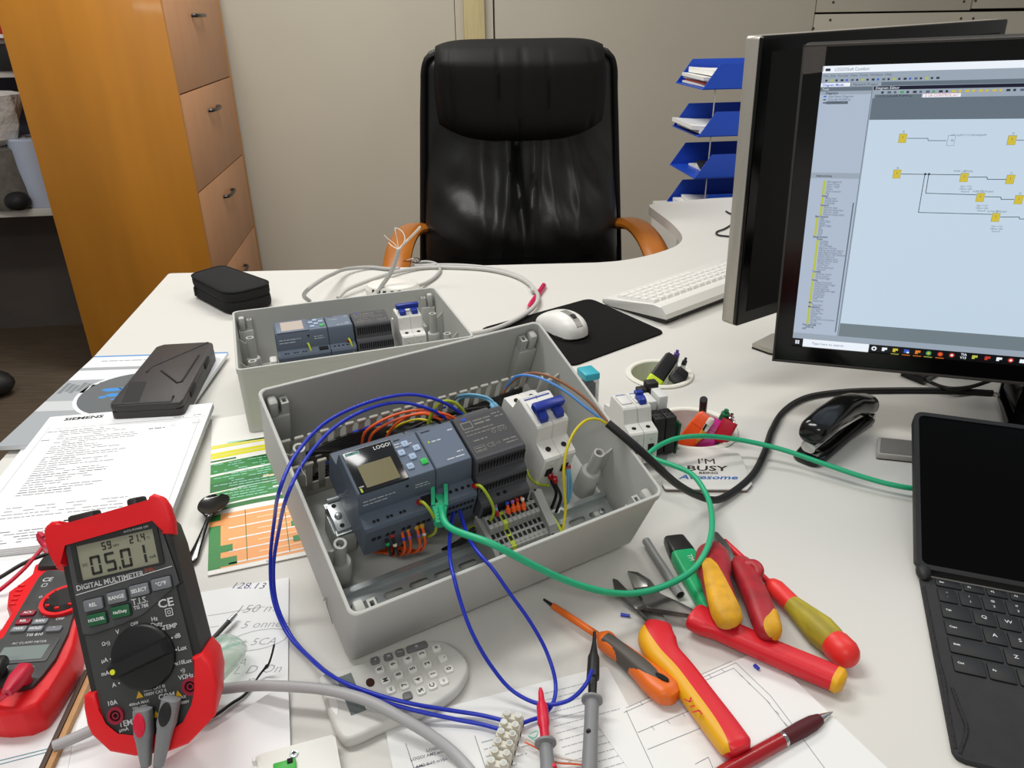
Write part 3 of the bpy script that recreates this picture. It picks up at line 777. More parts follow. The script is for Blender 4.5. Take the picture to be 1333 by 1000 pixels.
# ---- the near, propped-up enclosure
F1 = Frame((-.1443, .4845, T), .5207, .426, .0178)
W1 = lambda px, py, n: F1.L(px, py, n * k_)
big = thing('electrical_enclosure', 'open grey control box tilted towards the viewer, full of coloured wires', 'control box', F1.M)
w, d, h = .3113, .2464, .093
shell(big, w, d, h); corner_bits(big, w, d, h)
m_scr = mat('scribble', '#8b8a84', .6)
for lst in (((391, 600), (393, 612), (398, 620), (399, 632)), ((421, 782), (425, 779), (426, 790), (430, 802), (433, 812))):
    pts = []
    for x, y in lst:
        dd = ray(x, y); t = (F1.o - CAMP - F1.a * .0001).dot(F1.a) / dd.dot(F1.a); pts.append(F1.Mi @ (CAMP + dd * t))
    mb2 = MB(m_scr); mb2.tube(pts, .0004, 6); mb2.build('pencil_mark', big)
# rails
hat_rail(big, .0255, .262, .1155, .045)
for u in (.036, .20):
    mb = MB(m_encp); mb.box((u, .1155, .0205), (.020, .034, .034), bev=.002); mb.build('rail_pedestal', big)
mb = MB(m_zinc, m_hole); mb.box((.034, .1155, .0465), (.014, .030, .0022), bev=.0005); mb.lathe([(.0036, 0), (.0034, .0015), (.0018, .003), (0, .0032)], 14, M=TR(.033, .1155, .0476), cap1=False)
mb.cyl((.033, .127, .0475), (.033, .127, .0478), .0022, n=12, mi=1); mb.cyl((.033, .105, .0475), (.033, .105, .0478), .0022, n=12, mi=1); mb.cyl((.029, .134, .047), (.041, .134, .047), .0028, n=12); mb.build('end_clamp', big)
hat_rail(big, .010, .300, .040, .0225, screws=((.289, .0), (.021, .0)))
for u in (.022, .288):
    mb = MB(m_encp); mb.box((u, .040, .0095), (.016, .024, .011), bev=.001); mb.build('rail_pedestal', big)
controller(big, .0400, 45, 0); module(big, .1120, 45); power_supply(big, .1530 - .0035, 45)
breaker(big, .2225, 47, 2, 4)
# slotted wiring duct
mb = MB(m_duct, m_hole)
v0, v1, u0, u1 = .1735, .2015, .008, .286
mb.box(((u0 + u1) / 2, (v0 + v1) / 2, .0052), (u1 - u0, v1 - v0, .002))
for v, top in ((v0, .056), (v1, .062)):
    mb.box(((u0 + u1) / 2, v, .015), (u1 - u0, .0014, .020))
    x = u0 + .005
    while x < u1:
        mb.box((x, v, .012 + (top - .012) / 2), (.0062, .0014, top - .012)); mb.box((x, v, top), (.0092, .0034, .0045), bev=.0012); x += .0125
mb.build('cable_duct', big)
# the terminal strip on the lower rail: end plate, ten grey terminals, one earth terminal
def terminal(parent, u, wd, m, v=0.):
    P = [mm(*p) for p in ((4, 22), (4, 40), (7, 44), (12, 45.5), (13, 49), (31, 50.5), (33, 58), (46, 59), (49, 56), (50, 40), (48, 22))]
    P = [V((p.x + v, p.y)) for p in P]
    mb = MB(m, m_hole)
    prof_prism(mb, P, u + .0001, u + wd - .0001, bev=.0005); c = u + wd / 2
    mb.box((c, .040 + v, .0587), (wd * .55, .005, .0012), 1); mb.box((c, .0465 + v, .0581), (wd * .45, .003, .0012), 1)
    mb.box((c, .0285 + v, .0502), (wd * .62, .0045, .0012), 1); mb.box((c, .0215 + v, .0496), (wd * .62, .0045, .0012), 1)
    mb.box((c, .0085 + v, .0447), (wd * .55, .0035, .0014), 1); mb.box((c, .0155 + v, .0488), (wd * .95, .0006, .0008), 1)
    return mb.build('terminal_block', parent)
for i in range(11): terminal(big, .152 + i * .0050, .0050, m_termpe if i == 3 else m_term, .012)
for u, wd_ in ((.1475, .0044), (.2072, .0085)):
    mb = MB(m_term, m_hole); P = [V((p[0] * k_, p[1] * k_)) for p in ((0, 20), (0, 38), (5, 47), (12, 50), (16, 56), (40, 62), (50, 66), (54, 62), (53, 44), (52, 20))]
    if u < .2: P = [V((p.x, min(p.y, .052))) for p in P]
    prof_prism(mb, P, u, u + .0044, bev=.0005)
    P = [V((p.x + .012, p.y)) for p in P]; o_ = len(mb.v)
    mb.v = []; mb.f = []; mb.mi = []
    prof_prism(mb, P, u, u + wd_, bev=.0005); o_ = len(mb.v)
    if u > .2:
        mb.box((u + wd_, .045, .058), (.0006, .006, .0025), 1); mb.box((u + .0022, .052, .0650), (.0018, .0012, .0025), 1); mb.box((u + .0022, .010, .049), (.003, .005, .001), 1)
        for v in (.036, .040): mb.box((u + wd_, v, .0545), (.0006, .001, .004), 1)
        mb.tube([(u + .0022, .002, .030), (u + .0022, -.006 + .010, .040), (u + .0022, .001, .046)], .0022, 8)
    for i_ in range(o_, len(mb.v)): mb.v[i_] = mb.v[i_] + V((0, .012, 0))
    mb.build('end_bracket', big)
for u, m in ((.2185, m_term), (.2222, m_termpe)):
    mb = MB(m, m_hole); mb.box((u, .032, .034), (.0033, .034, .020), bev=.0008); mb.box((u, .019, .0442), (.002, .005, .0008), 1); mb.build('terminal_block', big)
# wires inside
def w1s(lst): return [W1(*p) for p in lst]
r1 = .00135
wire(big, w1s([(500, 575, 40), (516, 552, 72), (545, 538, 84), (577, 541, 89), (590, 549, 84)]), r1, m_wo)
wire(big, w1s([(470, 583, 40), (478, 560, 74), (512, 541, 88), (548, 534, 94), (582, 540, 92), (597, 548, 84)]), r1, m_wo)
wire(big, w1s([(478, 583, 40), (488, 562, 72), (520, 545, 84), (553, 539, 88), (575, 547, 84)]), r1, m_wo)
wire(big, w1s([(504, 563, 50), (525, 551, 66), (545, 546, 74), (562, 549, 80)]), r1 * .9, m_wy)
wire(big, w1s([(557, 553, 78), (563, 536, 92), (573, 524, 99), (588, 523, 97), (601, 532, 88), (606, 541, 80)]), r1 * 1.2, m_wyg)
wire(big, w1s([(592, 520, 50), (600, 515, 66), (618, 514, 80), (637, 519, 84), (648, 531, 80)]), r1, m_wlb, ((1, m_wlb),))
wire(big, w1s([(597, 522, 50), (605, 517, 66), (622, 517, 78), (638, 523, 82), (643, 533, 80)]), r1, m_wlb, ((1, m_wlb),))
for k, lst in enumerate(([(432, 590, 34), (450, 570, 46), (470, 560, 48), (510, 548, 44)], [(440, 575, 30), (462, 562, 44), (490, 553, 42)], [(470, 560, 30), (520, 545, 42), (580, 530, 36)])):
    wire(big, w1s(lst), r1, m_wb)
for k in range(5, 14): wire(big, [mm(16 + 5 * k, 178 + 1.6 * k, 20 + 1.2 * k), mm(80 + 2 * k, 177 + 1.7 * k, 42 - k), mm(190 - 3 * k, 198 - 1.4 * k, 24 + 1.4 * k), mm(272, 178 + 1.6 * k, 30)], r1 * 1.1, m_wk if k % 3 else m_wb)
for k in range(9): wire(big, [mm(14 + 2 * k, 199 - .9 * k, 30 + 2.4 * k), mm(70 + 3 * k, 198.6 - 1.2 * k, 48 - 2 * k), mm(170, 199 - 1.5 * k, 32 + 2.6 * k), mm(274, 198 - k, 44 - 2 * k)], r1 * 1.25, m_wk)
for k in range(5):
    wire(big, [mm(20 + 8 * k, 182 + 3 * k, 14), mm(90, 180 + 4 * k, 24 + 3 * k), mm(180, 196 - 3 * k, 22 + 3 * k), mm(265, 180 + 4 * k, 16)], r1, m_wk)
# lower row of the controller: ferrules and the orange, black, green wires falling away
def drop(px, py, n, ctrl, m, fm, mk=None):
    p = W1(px, py, n); pts = [p + (mm(0, 1, -5) if n > 80 else mm(0, 2, 1))] + [p + mm(*c) for c in ctrl]
    w_ = wire(big, pts, r1 * 1.05, m, ((0, fm, .0085),))
    if mk: q = pts[1]; mb = MB(mk); mb.ball(q, .0021, 8); mb.build('wire_marker', w_)
drop(499, 692, 66, ((1, -9, -8), (3, -11, -22), (10, -4, -40), (20, 8, -48)), m_wk, m_fer, m_mkg)
drop(508, 692, 66, ((1, -10, -8), (3, -12, -22), (9, -4, -40), (20, 8, -48)), m_wk, m_fer, m_mkw)
for (px, py, mk) in ((521, 685, m_mkb), (529, 683, m_mkp), (541, 681, m_mkp), (548, 679, m_mkw)):
    drop(px, py, 66, ((0, -9, -8), (1, -12, -24), (-2, -8, -38), (-10, 2, -44), (-22, 10, -46)), m_wo, m_fey, mk)
drop(545, 651, 90, ((1, -7, 5), (5, -15, 0), (9, -21, -14), (9, -20, -32), (2, -8, -54)), m_wyg, m_fer)
drop(617, 630, 90, ((2, -7, 5), (7, -16, -2), (11, -24, -16), (9, -24, -34), (-2, -12, -56)), m_wyg, m_fer)
# the bundle feeding the top of the terminal strip
for k, (px, py, m) in enumerate(((645, 652, m_wlb), (652, 650, m_wyg), (661, 662, m_wo), (668, 660, m_wo), (674, 658, m_wo), (681, 657, m_wo), (646, 665, m_wlb))):
    p = W1(px, py, 62); q = p + mm(-1, 10 + k % 3, 3)
    w_ = wire(big, [p + mm(0, -3, -4), p + mm(0, 2, 3), q, q + mm(-4, 16, -12), q + mm(-8, 24, -30)], r1 * 1.05, m, ((0, m_fer if k in (0, 1, 6) else m_wo, .006),))
    mb = MB((m_fer, m_mkg, m_mkb, m_mkp, m_fer, m_mkw, m_mkp)[k]); mb.ball(p + mm(0, 3, 4.5), .0021, 8); mb.build('wire_marker', w_)
wire(big, w1s([(714, 606 + 26, 60), (700, 630, 52), (690, 622, 58), (686, 612, 60)]), r1, m_wyg)
for dx in (0, 2.2): wire(big, [W1(737, 604, 66) + mm(dx, 1, 0), W1(738, 612, 64) + mm(dx, -1, 0), W1(740, 635, 48) + mm(dx * 1.5, 0, 0), W1(738, 652, 34) + mm(dx, 0, 0), W1(733, 660, 26)], r1 * 1.1, m_wlb, ((0, m_fer),))
for px, py in ((716, 617), (722, 622)): wire(big, [W1(px, py, 64), W1(px + 2, py + 10, 54), W1(px + 8, py + 26, 36), W1(px + 2, py + 45, 22)], r1 * 1.2, m_wk, ((0, m_fer),))
for k in range(3): wire(big, [mm(160 + 6 * k, 62, 30), mm(150, 56 + 3 * k, 34 + 3 * k), mm(130, 58, 24 + 4 * k), mm(118, 64, 14)], r1, m_wk)

# ---- the far, flat enclosure
F2 = Frame((-.351, .886, T), .332)
far = thing('electrical_enclosure', 'grey control box lying flat behind the tilted one, without orange wires', 'control box', F2.M)
w, d, h = .317, .228, .096
shell(far, w, d, h); corner_bits(far, w, d, h)
hat_rail(far, .020, .285, .1155, .035)
for u in (.034, .27):
    mb = MB(m_encp); mb.box((u, .1155, .0155), (.020, .034, .024), bev=.002); mb.build('rail_pedestal', far)
mb = MB(m_brk); mb.box((.048, .104, .046), (.011, .042, .020), bev=.002); mb.box((.048, .104, .058), (.009, .020, .006), bev=.001); mb.build('end_clamp', far)
controller(far, .0550, 35, 1); module(far, .1270, 35, False); power_supply(far, .1645, 35)
breaker(far, .2300, 35, 2, 4)
mb = MB(m_term, m_hole); mb.box((.268, .112, .06), (.006, .05, .05), bev=.002); mb.build('end_bracket', far)
W2 = lambda px, py, n: F2.L(px, py, n * k_)
for (px, py, n) in ((400, 449, 80), (453, 443, 80)):
    p = W2(px, py, n); wire(far, [p + mm(0, 1, -4), p + mm(1, -5, 4), p + mm(3, -13, -2), p + mm(5, -18, -22), p + mm(3, -12, -44)], .0015, m_wyg, ((0, m_fer),))
for k, (px, py) in enumerate(((486, 451), (491, 451), (496, 450))):
    p = W2(px, py, 66); wire(far, [p + mm(0, 2, -4), p + mm(0, -3, 2), p + mm(1, -10, -10), p + mm(0, -8, -40)], .0014, (m_fey, m_fey, m_wo)[k], ((0, m_fey),))
# block that props the near box up at the back (hidden behind it)
q = F1.M @ V((.12, .246, 0)); q2 = F1.M @ V((.12, .20, 0))
mb = MB(m_enc); PB = frame_axes((q2.x, q2.y, T), (cos(.5207), sin(.5207), 0))
zz = F1.M @ V((.12, .20, -.0005))
mb.prism([(-.022, .0005), (.026, .0005), (.026, q2.z - T + .0105), (-.022, q2.z - T - .0115)], -.05, .05, 0, Mx.Identity(4) @ YZX, bev=.002)
pr = one(at_mat(PB, mb), 'junction_box', 'plain grey box propping up the back of the tilted control box', 'box')
# ------------------------------------------------------------------ things on the far half of the desk
m_cloth = mat('black nylon', '#1b1b1c', .8, bump=.5, bscale=700, spec=.3)
m_zip = mat('zip teeth', '#0c0c0d', .6, bump=.8, bscale=900)
def xy(*pp, z=0): return [(D(x, y, z).x, D(x, y, z).y) for x, y in pp]
# zipped pouch
top = xy((244, 357), (289, 344), (358, 368), (296, 383), z=.046)
bc = V((sum(p[0] for p in top) / 4, sum(p[1] for p in top) / 4))
def scaled(poly, k, dx=0, dy=0): return [(bc.x + (p[0] - bc.x) * k + dx, bc.y + (p[1] - bc.y) * k + dy) for p in poly]
rp = round_poly(top, [.03, .02, .03, .035], 7)
pouch = thing('zip_pouch', 'black zipped nylon pouch at the far left corner of the desk', 'pouch', TR(bc.x, bc.y, T))
Mi = TR(-bc.x, -bc.y, 0)
def lev(k, z, bulge=0): return [V((x, y, z + bulge)) for x, y in scaled(rp, k)]
mb = MB(m_cloth); mb.loft([lev(.90, .0005), lev(.985, .004), lev(1.0, .012), lev(.995, .020), lev(.985, .0235)], 0, Mi); mb.build('lower_shell', pouch, smooth=60)
mb = MB(m_cloth); mb.loft([lev(.985, .0265), lev(1.0, .031), lev(1.0, .040), lev(.975, .0445), lev(.90, .046), lev(.55, .0475), lev(.2, .048)], 0, Mi); mb.build('lid', pouch, smooth=60)
mb = MB(m_zip); mb.loft([lev(.96, .0225), lev(.965, .0240), lev(.965, .0262), lev(.96, .0275)], 0, Mi); z_ = mb.build('zip', pouch)
mb = MB(m_cloth); mb.tube([V((x, y, .0445)) for x, y in scaled(rp, .99)], .0016, 6, 0, Mi, sub=0, closed=True); mb.build('piping', pouch)
q = D(256, 373, .025) - V((0, 0, T)); mb = MB(m_zip); mb.box((0, 0, 0), (.006, .004, .006), 0, Mi @ TR(q.x, q.y, .0255), bev=.001); mb.box((-.004, -.005, -.009), (.004, .002, .018), 0, Mi @ TR(q.x, q.y, .0255) @ RZ(.3) @ RX(-.15), bev=.0009); mb.build('zip_pull', z_)

# brochures and the black plastic case on the left
m_bro = mat('brochure white', '#e2e5e8', .35); m_brog = mat('brochure grey', '#7c8184', .4); m_brob = mat('brochure blue', '#3d8ad0', .4); m_brod = mat('brochure disc', '#64696c', .35); m_brol = mat('brochure light', '#a2a6aa', .35)
class Sheet:
    """rectangle on the desk: origin top-left pixel corner, u to the right, v downwards (metres)"""
    def __init__(s, tl, tr, w, h, z, thick):
        A, B = D(*tl, z), D(*tr, z); s.x = (B - A).normalized(); s.M = frame_axes(V((A.x, A.y, T + z - thick)), s.x); s.w, s.h, s.t = w or (B - A).length, h, thick
        s.F = s.M.inverted()
    def uv(s, px, py): q = s.F @ D(px, py, s.M.translation.z + s.t - T); return (q.x, q.y)
    def base(s, mb, mi=0, r=.0, bev=0): mb.prism(round_poly([(0, 0), (s.w, 0), (s.w, -s.h), (0, -s.h)], r, 4) if r else [(0, 0), (s.w, 0), (s.w, -s.h), (0, -s.h)], 0, s.t, mi, bev=bev); return mb
    def done(s, mb, name, label, cat, group=None):
        at_mat(s.M, mb); return one(mb, name, label, cat, group)
S = Sheet((123, 464), (297, 458.5), None, .285, .0115, .0055)
mb = MB(m_bro, m_brob, m_brog, m_brod, m_brol, mat('brochure mid', '#c6c9cb', .35)); S.base(mb); z = S.t + .0002
mb.rect(0, 0, S.w, -.004, z, 1); words(mb, .02, .15, -.022, .004, 4, z)
mb.rect(.0, -.045, .19, -.055, z, 4); mb.rect(0, -.09, S.w * .95, -.285, z, 4); mb.rect(.0, -.16, S.w, -.19, z + .00005, 5)
for i in range(9): mb.rect(.004 + .008 * i, -.10 - .004 * (i % 3), .010 + .008 * i, -.135 + .006 * (i % 2), z + .0001, 2)
cx, cy = S.uv(158, 512); mb.flatpoly(circ(.0745, 40, cx + .012, cy), z + .0001, 0); mb.flatpoly(circ(.069, 40, cx + .012, cy), z + .0002, 3)
for k, (dx, dy, w_, h_) in enumerate(((-.03, .012, .03, .012), (-.02, -.006, .024, .012), (-.012, .016, .02, .008), (-.034, -.012, .012, .008), (-.01, -.02, .02, .006))): mb.flatpoly([(cx + .012 + dx + w_ / 2 * cos(a), cy + dy + h_ / 2 * sin(a)) for a in [2 * pi * i / 10 for i in range(10)]], z + .0003, 1)
words(mb, cx + .004, cx + .04, cy + .045, .004, 4, z + .0003); words(mb, cx + .01, cx + .034, cy + .028, .003, 4, z + .0003)
S.done(mb, 'brochure', 'glossy brochure with a grey disc and blue top edge under the black case', 'brochure')
S = Sheet((58, 547), (140, 540), .21, .2, .0058, .0055)
mb = MB(m_bro, mat('brochure sky', '#a9bccd', .35)); S.base(mb); mb.rect(.002, -.002, .1, -.03, S.t + .0002, 1)
S.done(mb, 'brochure', 'thin pale blue brochure sticking out left of the white document stack', 'brochure')
m_case = mat('black case plastic', '#363232', .5, bump=.2, bscale=1200); m_caseg = mat('case groove', '#0f0e0e', .5); m_casep = mat('case pad', '#1c1a1b', .7)
zc_ = .012 + .028
q = [D(206, 449, zc_), D(278, 445, zc_), D(236, 524, zc_), D(141, 529, zc_)]
CM = frame_axes(V((q[3].x, q[3].y, T + .0118)), (q[2] - q[3]) ); Ci = CM.inverted()
pl = [tuple((Ci @ p).xy) for p in (q[3], q[2], q[1], q[0])]
case = thing('plastic_case', 'flat black plastic case with moulded chevron lying on the grey brochure', 'case', CM)
h_ = zc_ - .0118
mb = MB(m_case); mb.prism(round_poly(pl, .009, 5), .0, h_ - .0095, bev=.0015); mb.build('base', case)
mb = MB(m_case, m_caseg, m_casep); mb.prism(round_poly(pl, .009, 5), h_ - .009, h_, bev=.0025)
def cxy(px, py): p = Ci @ D(px, py, zc_); return (p.x, p.y)
def groove(pp): mb.tube([V((*cxy(*p), h_ - .0002)) for p in pp], .0017, 6, 1, sub=0)
groove(((271, 444 + 2), (197, 478), (191, 485))); groove(((259, 463), (237, 497), (231, 499), (210, 483))); groove(((146, 527), (223, 523), (226, 516)))
mb.flatpoly([cxy(*p) for p in ((169, 497), (191, 497), (181, 523), (158, 524))], h_ + .0002, 2)
mb.build('lid', case)
e = [CM @ V((*p, h_ - .009)) for p in (pl[1], pl[2])]
d_ = (pl[2][0] - pl[1][0], pl[2][1] - pl[1][1])
for k, t in ((0, .28), (1, .72)):
    mb = MB(m_casep); mb.box((0, 0, 0), (.03, .003, .009), 0, TR(pl[1][0] + d_[0] * t, pl[1][1] + d_[1] * t, h_ - .010) @ RZ(math.atan2(d_[1], d_[0])), bev=.0008); mb.build('latch', case)

# mouse pad, mouse, keyboard
m_pad = mat('black mouse pad', '#111010', .9, bump=.3, bscale=1500, spec=.2)
pp = xy((623, 428), (768, 388), (866, 432), (745, 476), z=.003)
mb = MB(m_pad); mb.prism([(x, y) for x, y in round_poly(pp, .016, 6)], T + .0002, T + .003, bev=.0008)
one(mb, 'mouse_pad', 'black cloth mouse pad under the white mouse', 'mouse pad')
m_mw = mat('mouse white', '#e3e2de', .35); m_mg = mat('mouse grey strip', '#8d8c88', .3); m_mk = mat('mouse underside', '#30302f', .5)
p0, p1 = D(706, 417, .003), D(757, 444, .003)
MM = frame_axes(V(((p0.x + p1.x) / 2, (p0.y + p1.y) / 2, T + .0032)), p1 - p0)
mouse = thing('computer_mouse', 'white computer mouse with a grey wheel strip on the black pad', 'mouse', MM)
Lm, Wm, Hm = .112, .064, .038
def mring(x, zs=1., ws=1., z0=.004):
    t = (x + Lm / 2) / Lm; wv = Wm / 2 * ws * (1 - abs(2 * t - 1) ** 3.2) ** .42 * (1 - .08 * sin(pi * t)); hv = Hm * zs * (sin(pi * min(1, max(0, .08 + .90 * (1 - t) ** .75))) ** .55)
    return [V((x, wv * (abs(cos(a)) ** .75) * (1 if cos(a) >= 0 else -1), z0 + max(.001, hv - z0) * (sin(a) ** .8 if sin(a) > 0 else 0))) for a in [pi * i / 20 for i in range(21)]]
mb = MB(m_mw); mb.loft([mring(-Lm / 2 + Lm * (.004 + .992 * i / 26)) for i in range(27)], closed=True); mb.build('mouse_shell', mouse, smooth=60)
mb = MB(m_mk); mb.prism(smooth2([(-.05, 0), (-.04, .025), (0, .028), (.04, .026), (.051, 0), (.04, -.026), (0, -.028), (-.04, -.025)], 5), 0, .005); mb.build('mouse_base', mouse)
mb = MB(m_mg); st = []
for i in range(10):
    x = .004 + .049 * i / 9; r_ = mring(x); zz = max(v.z for v in r_); wd = .0058
    st.append([V((x, -wd, zz - .0016)), V((x, -wd, zz + .0004)), V((x, wd, zz + .0004)), V((x, wd, zz - .0016))])
mb.loft(st); mb.build('wheel_strip', mouse)
zz = max(v.z for v in mring(.032)); mb = MB(m_mk); mb.cyl((.032, -.0032, zz - .004), (.032, .0032, zz - .004), .0075, n=18); mb.build('scroll_wheel', mouse)
m_kw = mat('keyboard white', '#dcdbd6', .4); m_kk = mat('keyboard key white', '#e7e6e2', .4); m_ku = mat('keyboard underside', '#2a2a2a', .6); m_kp = mat('keyboard groove', '#bdbcb8', .5)
pa, pb = D(866, 421, .006), D(962, 384, .006)
KM = frame_axes(V((pa.x, pa.y, T)), pb - pa) ; 
kb = thing('keyboard', 'white computer keyboard partly hidden behind the rear monitor', 'keyboard', KM)
KL, KD = .445, .152       # x along, y depth; the near side (y=0) is the raised back
prof = [(0, .012), (0, .022), (.012, .0335), (.030, .0325), (KD - .012, .0165), (KD, .012), (KD, .004), (KD - .02, .002)]
mb = MB(m_kw); mb.prism(prof, 0, KL, 0, YZX, bev=.002); mb.build('keyboard_frame', kb)
mb = MB(m_ku); mb.prism([(.004, .005), (.002, .0125), (KD - .02, .0025), (KD - .03, .0005), (.06, .0015)], .004, KL - .004, 0, YZX); mb.box((.03, .012, .004), (.03, .014, .008), bev=.002); mb.box((KL - .03, .012, .004), (.03, .014, .008), bev=.002); mb.build('keyboard_base', kb)
sl = math.atan2(.0165 - .0325, KD - .042)
KT = TR(0, .030, .0328) @ RX(sl)
rows = [[(.006 + .0187 * i, .0165) for i in range(23)]] * 6
n_ = 0
for r_ in range(6):
    y = .006 + .0178 * r_ if r_ else .004
    x = .008
    widths = [.0165] * 23
    if r_ == 5: widths = [.024, .0165, .0165, .022, .100, .022, .0165, .0165, .024, .0165, .0165, .0165, .035, .0165]
    if r_ == 4: widths = [.024] + [.0165] * 10 + [.04] + [.0165] * 8
    for w_ in widths:
        if x + w_ > KL - .008: break
        if n_ < 99:
            mb = MB(m_kk); mb.loft([[V((x + dx, y + dy, 0)) for dx, dy in ((0, 0), (w_, 0), (w_, .016), (0, .016))], [V((x + dx, y + dy, .0052)) for dx, dy in ((.0018, .0016), (w_ - .0018, .0016), (w_ - .0018, .0142), (.0018, .0142))]], 0, KT)
            mb.build('key', kb, smooth=None)
        x += w_ + .0023; n_ += 1

# pink pen on the far desk, white round thing and the grey cable coil behind the far box
m_pink = mat('pink pen plastic', '#c4184e', .35)
M, L_ = lay((687, 402), (709, 371), .005)
mb = MB(m_pink, m_mg)
Mp = M @ RY(pi / 2)
mb.lathe([(.0012, 0), (.0022, .006), (.0046, .016), (.0052, .03), (.0052, L_ - .02), (.0045, L_ - .004), (.003, L_)], 14, 0, Mp); mb.lathe([(.0005, -.003), (.0012, .0), (.0023, .005)], 10, 1, Mp); mb.box((L_ - .03, .0, .006), (.045, .005, .0018), 0, M, bev=.0006)
one(mb, 'ballpoint_pen', 'bright pink pen leaning inside the loop of grey cable', 'pen')
m_gcab = mat('grey cable', '#a9a9a6', .5); m_gcab2 = mat('grey cable light', '#bbbab6', .5)
m_wht = mat('white socket plastic', '#dedbd3', .45)
c = D(512, 374, .012); mb = MB(m_wht, m_hole)
RM = TR(c.x - .002, c.y + .004, T) @ Mx.Diagonal((1, 1, .82, 1))
mb.lathe([(.036, 0), (.046, .001), (.047, .012), (.043, .022), (.03, .027), (.012, .028)], 36, 0, RM @ Mx.Diagonal((1.15, .85, 1, 1)))
for a, rr_ in ((3.7, .040), (3.95, .043), (4.25, .044), (4.5, .045), (4.8, .044), (5.1, .043)): mb.box((rr_ * 1.12 * cos(a), rr_ * .86 * sin(a), .015), (.006, .007, .008), 1, RM, bev=.001)
one(mb, 'junction_fitting', 'white round cable fitting behind the far control box', 'fitting')
r = .0042
def DW(l): return [D(*p) for p in l]
mb = MB(m_gcab); mb.tube(DW([(403, 392, .003), (396, 386, .02), (402, 376, .05), (416, 366, .05), (433, 357, .03), (453, 350, .012), (482, 348, .005), (503, 350, .0045), (520, 350, .006)]), r * .95, 10)
one(mb, 'grey_cable', 'short grey cable arching up beside the far left corner of the flat box', 'cable')
coil = thing('cable_coil', 'long grey cable looped across the far desk past the pink pen', 'cable', TR(*D(600, 370, 0)))
ci = coil.matrix_world.inverted()
mb = MB(m_gcab2); mb.tube([ci @ p for p in DW([(440, 388, .005), (450, 378, .012), (470, 369, .014), (493, 361, .012), (516, 354, .008), (550, 348.5, .005), (600, 348.5, .0045), (641, 352, .0045), (676, 362, .0045), (696, 377, .006), (700, 391, .010), (689, 405, .010), (662, 421, .009), (638, 430, .008), (612, 435, .007), (598, 438, .006)])], r, 10); mb.build('cable_sheath', coil, smooth=60)
mb = MB(m_gcab2); mb.tube([ci @ p for p in DW([(540, 346, .0045), (575, 345, .0042), (610, 346, .0042), (645, 350, .0042), (672, 358, .0042), (690, 370, .005), (694, 380, .006)])], r * .9, 10); mb.build('cable_sheath', coil, smooth=60)
mb = MB(m_gcab); mb.tube([ci @ p for p in DW([(541, 342, .004), (556, 341, .006), (568, 344, .006), (573, 351, .005), (566, 361, .005), (553, 369, .006), (541, 373, .012)])], r * .85, 10); mb.build('cable_sheath', coil, smooth=60)
m_cop = mat('bare pairs', '#c7b7a8', .5); m_cor = mat('core red brown', '#6b2a2c', .5); m_cow = mat('core white', '#d9d4cb', .5)
for k, l in enumerate(([(541, 342, .004), (536, 341, .012), (531, 340, .008), (525, 340, .004)], [(541, 342, .004), (543, 338, .014), (537, 337, .018), (530, 339, .01)], [(541, 342, .004), (547, 339, .02), (543, 336, .022), (534, 338, .012)])):
    mb = MB((m_cor, m_cow, m_wk)[k]); mb.tube([ci @ p for p in DW(l)], .0011, 6); mb.build('core', coil)
up = thing('grey_cable', 'upright grey cable end with splayed bare cores behind the flat box', 'cable', TR(*D(493, 379, 0)))
ui = up.matrix_world.inverted()
tipz = .105
b0 = [D(491, 381, .012), D(497, 372, .024), D(507, 358, .045), D(514, 343, .068), D(519, 325, .095)]
mb = MB(m_gcab); mb.tube([ui @ p for p in b0], r, 10); mb.build('cable_sheath', up, smooth=60)
for k, l in enumerate(([(519, 325, .095), (527, 316, .104), (537, 306, .118), (547, 295, .135)], [(519, 325, .095), (530, 314, .106), (538, 306, .12), (546, 298, .132)], [(519, 325, .095), (527, 312, .11), (524, 302, .122), (516, 297, .128), (514, 301, .124)], [(519, 325, .095), (513, 317, .1), (505, 311, .106), (500, 306, .112)], [(519, 325, .095), (517, 312, .11), (515, 303, .122), (514, 296, .130)], [(519, 325, .095), (510, 320, .098), (506, 316, .1)])):
    mb = MB((m_cow, m_cop, m_cow, m_cop, m_cop, m_cow)[k]); mb.tube([ui @ D(*p) for p in l], .0022 if k < 2 else .0009, 6); mb.build('core', up)

# ------------------------------------------------------------------ monitors
m_bez = mat('glossy black bezel', '#080707', .15, spec=.4); m_sil = mat('silver bezel side', '#b5b0a6', .35, metal=.5); m_scroff = mat('dark screen', '#040404', .45, spec=.25); m_monb = mat('monitor back', '#141414', .5)
def emi(n, c, s=1.): return mat('screen ' + n, '#101010', .3, emit=c, es=s)
E_bg = emi('paper', '#c9dcec', .62); E_side = emi('side', '#bccbdf', .55); E_bar = emi('bar', '#aebccb', .5); E_grey = emi('grey', '#7b8c9a', .42); E_grey2 = emi('grey low', '#87979f', .45); E_blk = emi('black', '#0a0b10', .5); E_nav = emi('navy', '#0c1030', .5)
E_txt = emi('text', '#5d6c84', .5); E_txd = emi('text dark', '#2b3648', .5); E_yel = emi('yellow', '#d9c53c', .6); E_lime = emi('lime', '#c6cf56', .55); E_red = emi('red', '#d2402f', .55); E_or = emi('orange', '#e8802a', .6); E_bl = emi('blue', '#3b62d4', .6); E_wh = emi('white', '#e8eef6', .7); E_gn = emi('green', '#58b368', .5)
MF = Frame((.3455, .926, T + .081), rad(-21.5), rad(93), rad(2.3))
mon = thing('monitor', 'black monitor at the right edge showing a block diagram with yellow blocks', 'monitor', MF.M)
MW, MH = .66, .385        # local x right, y up, z towards the viewer
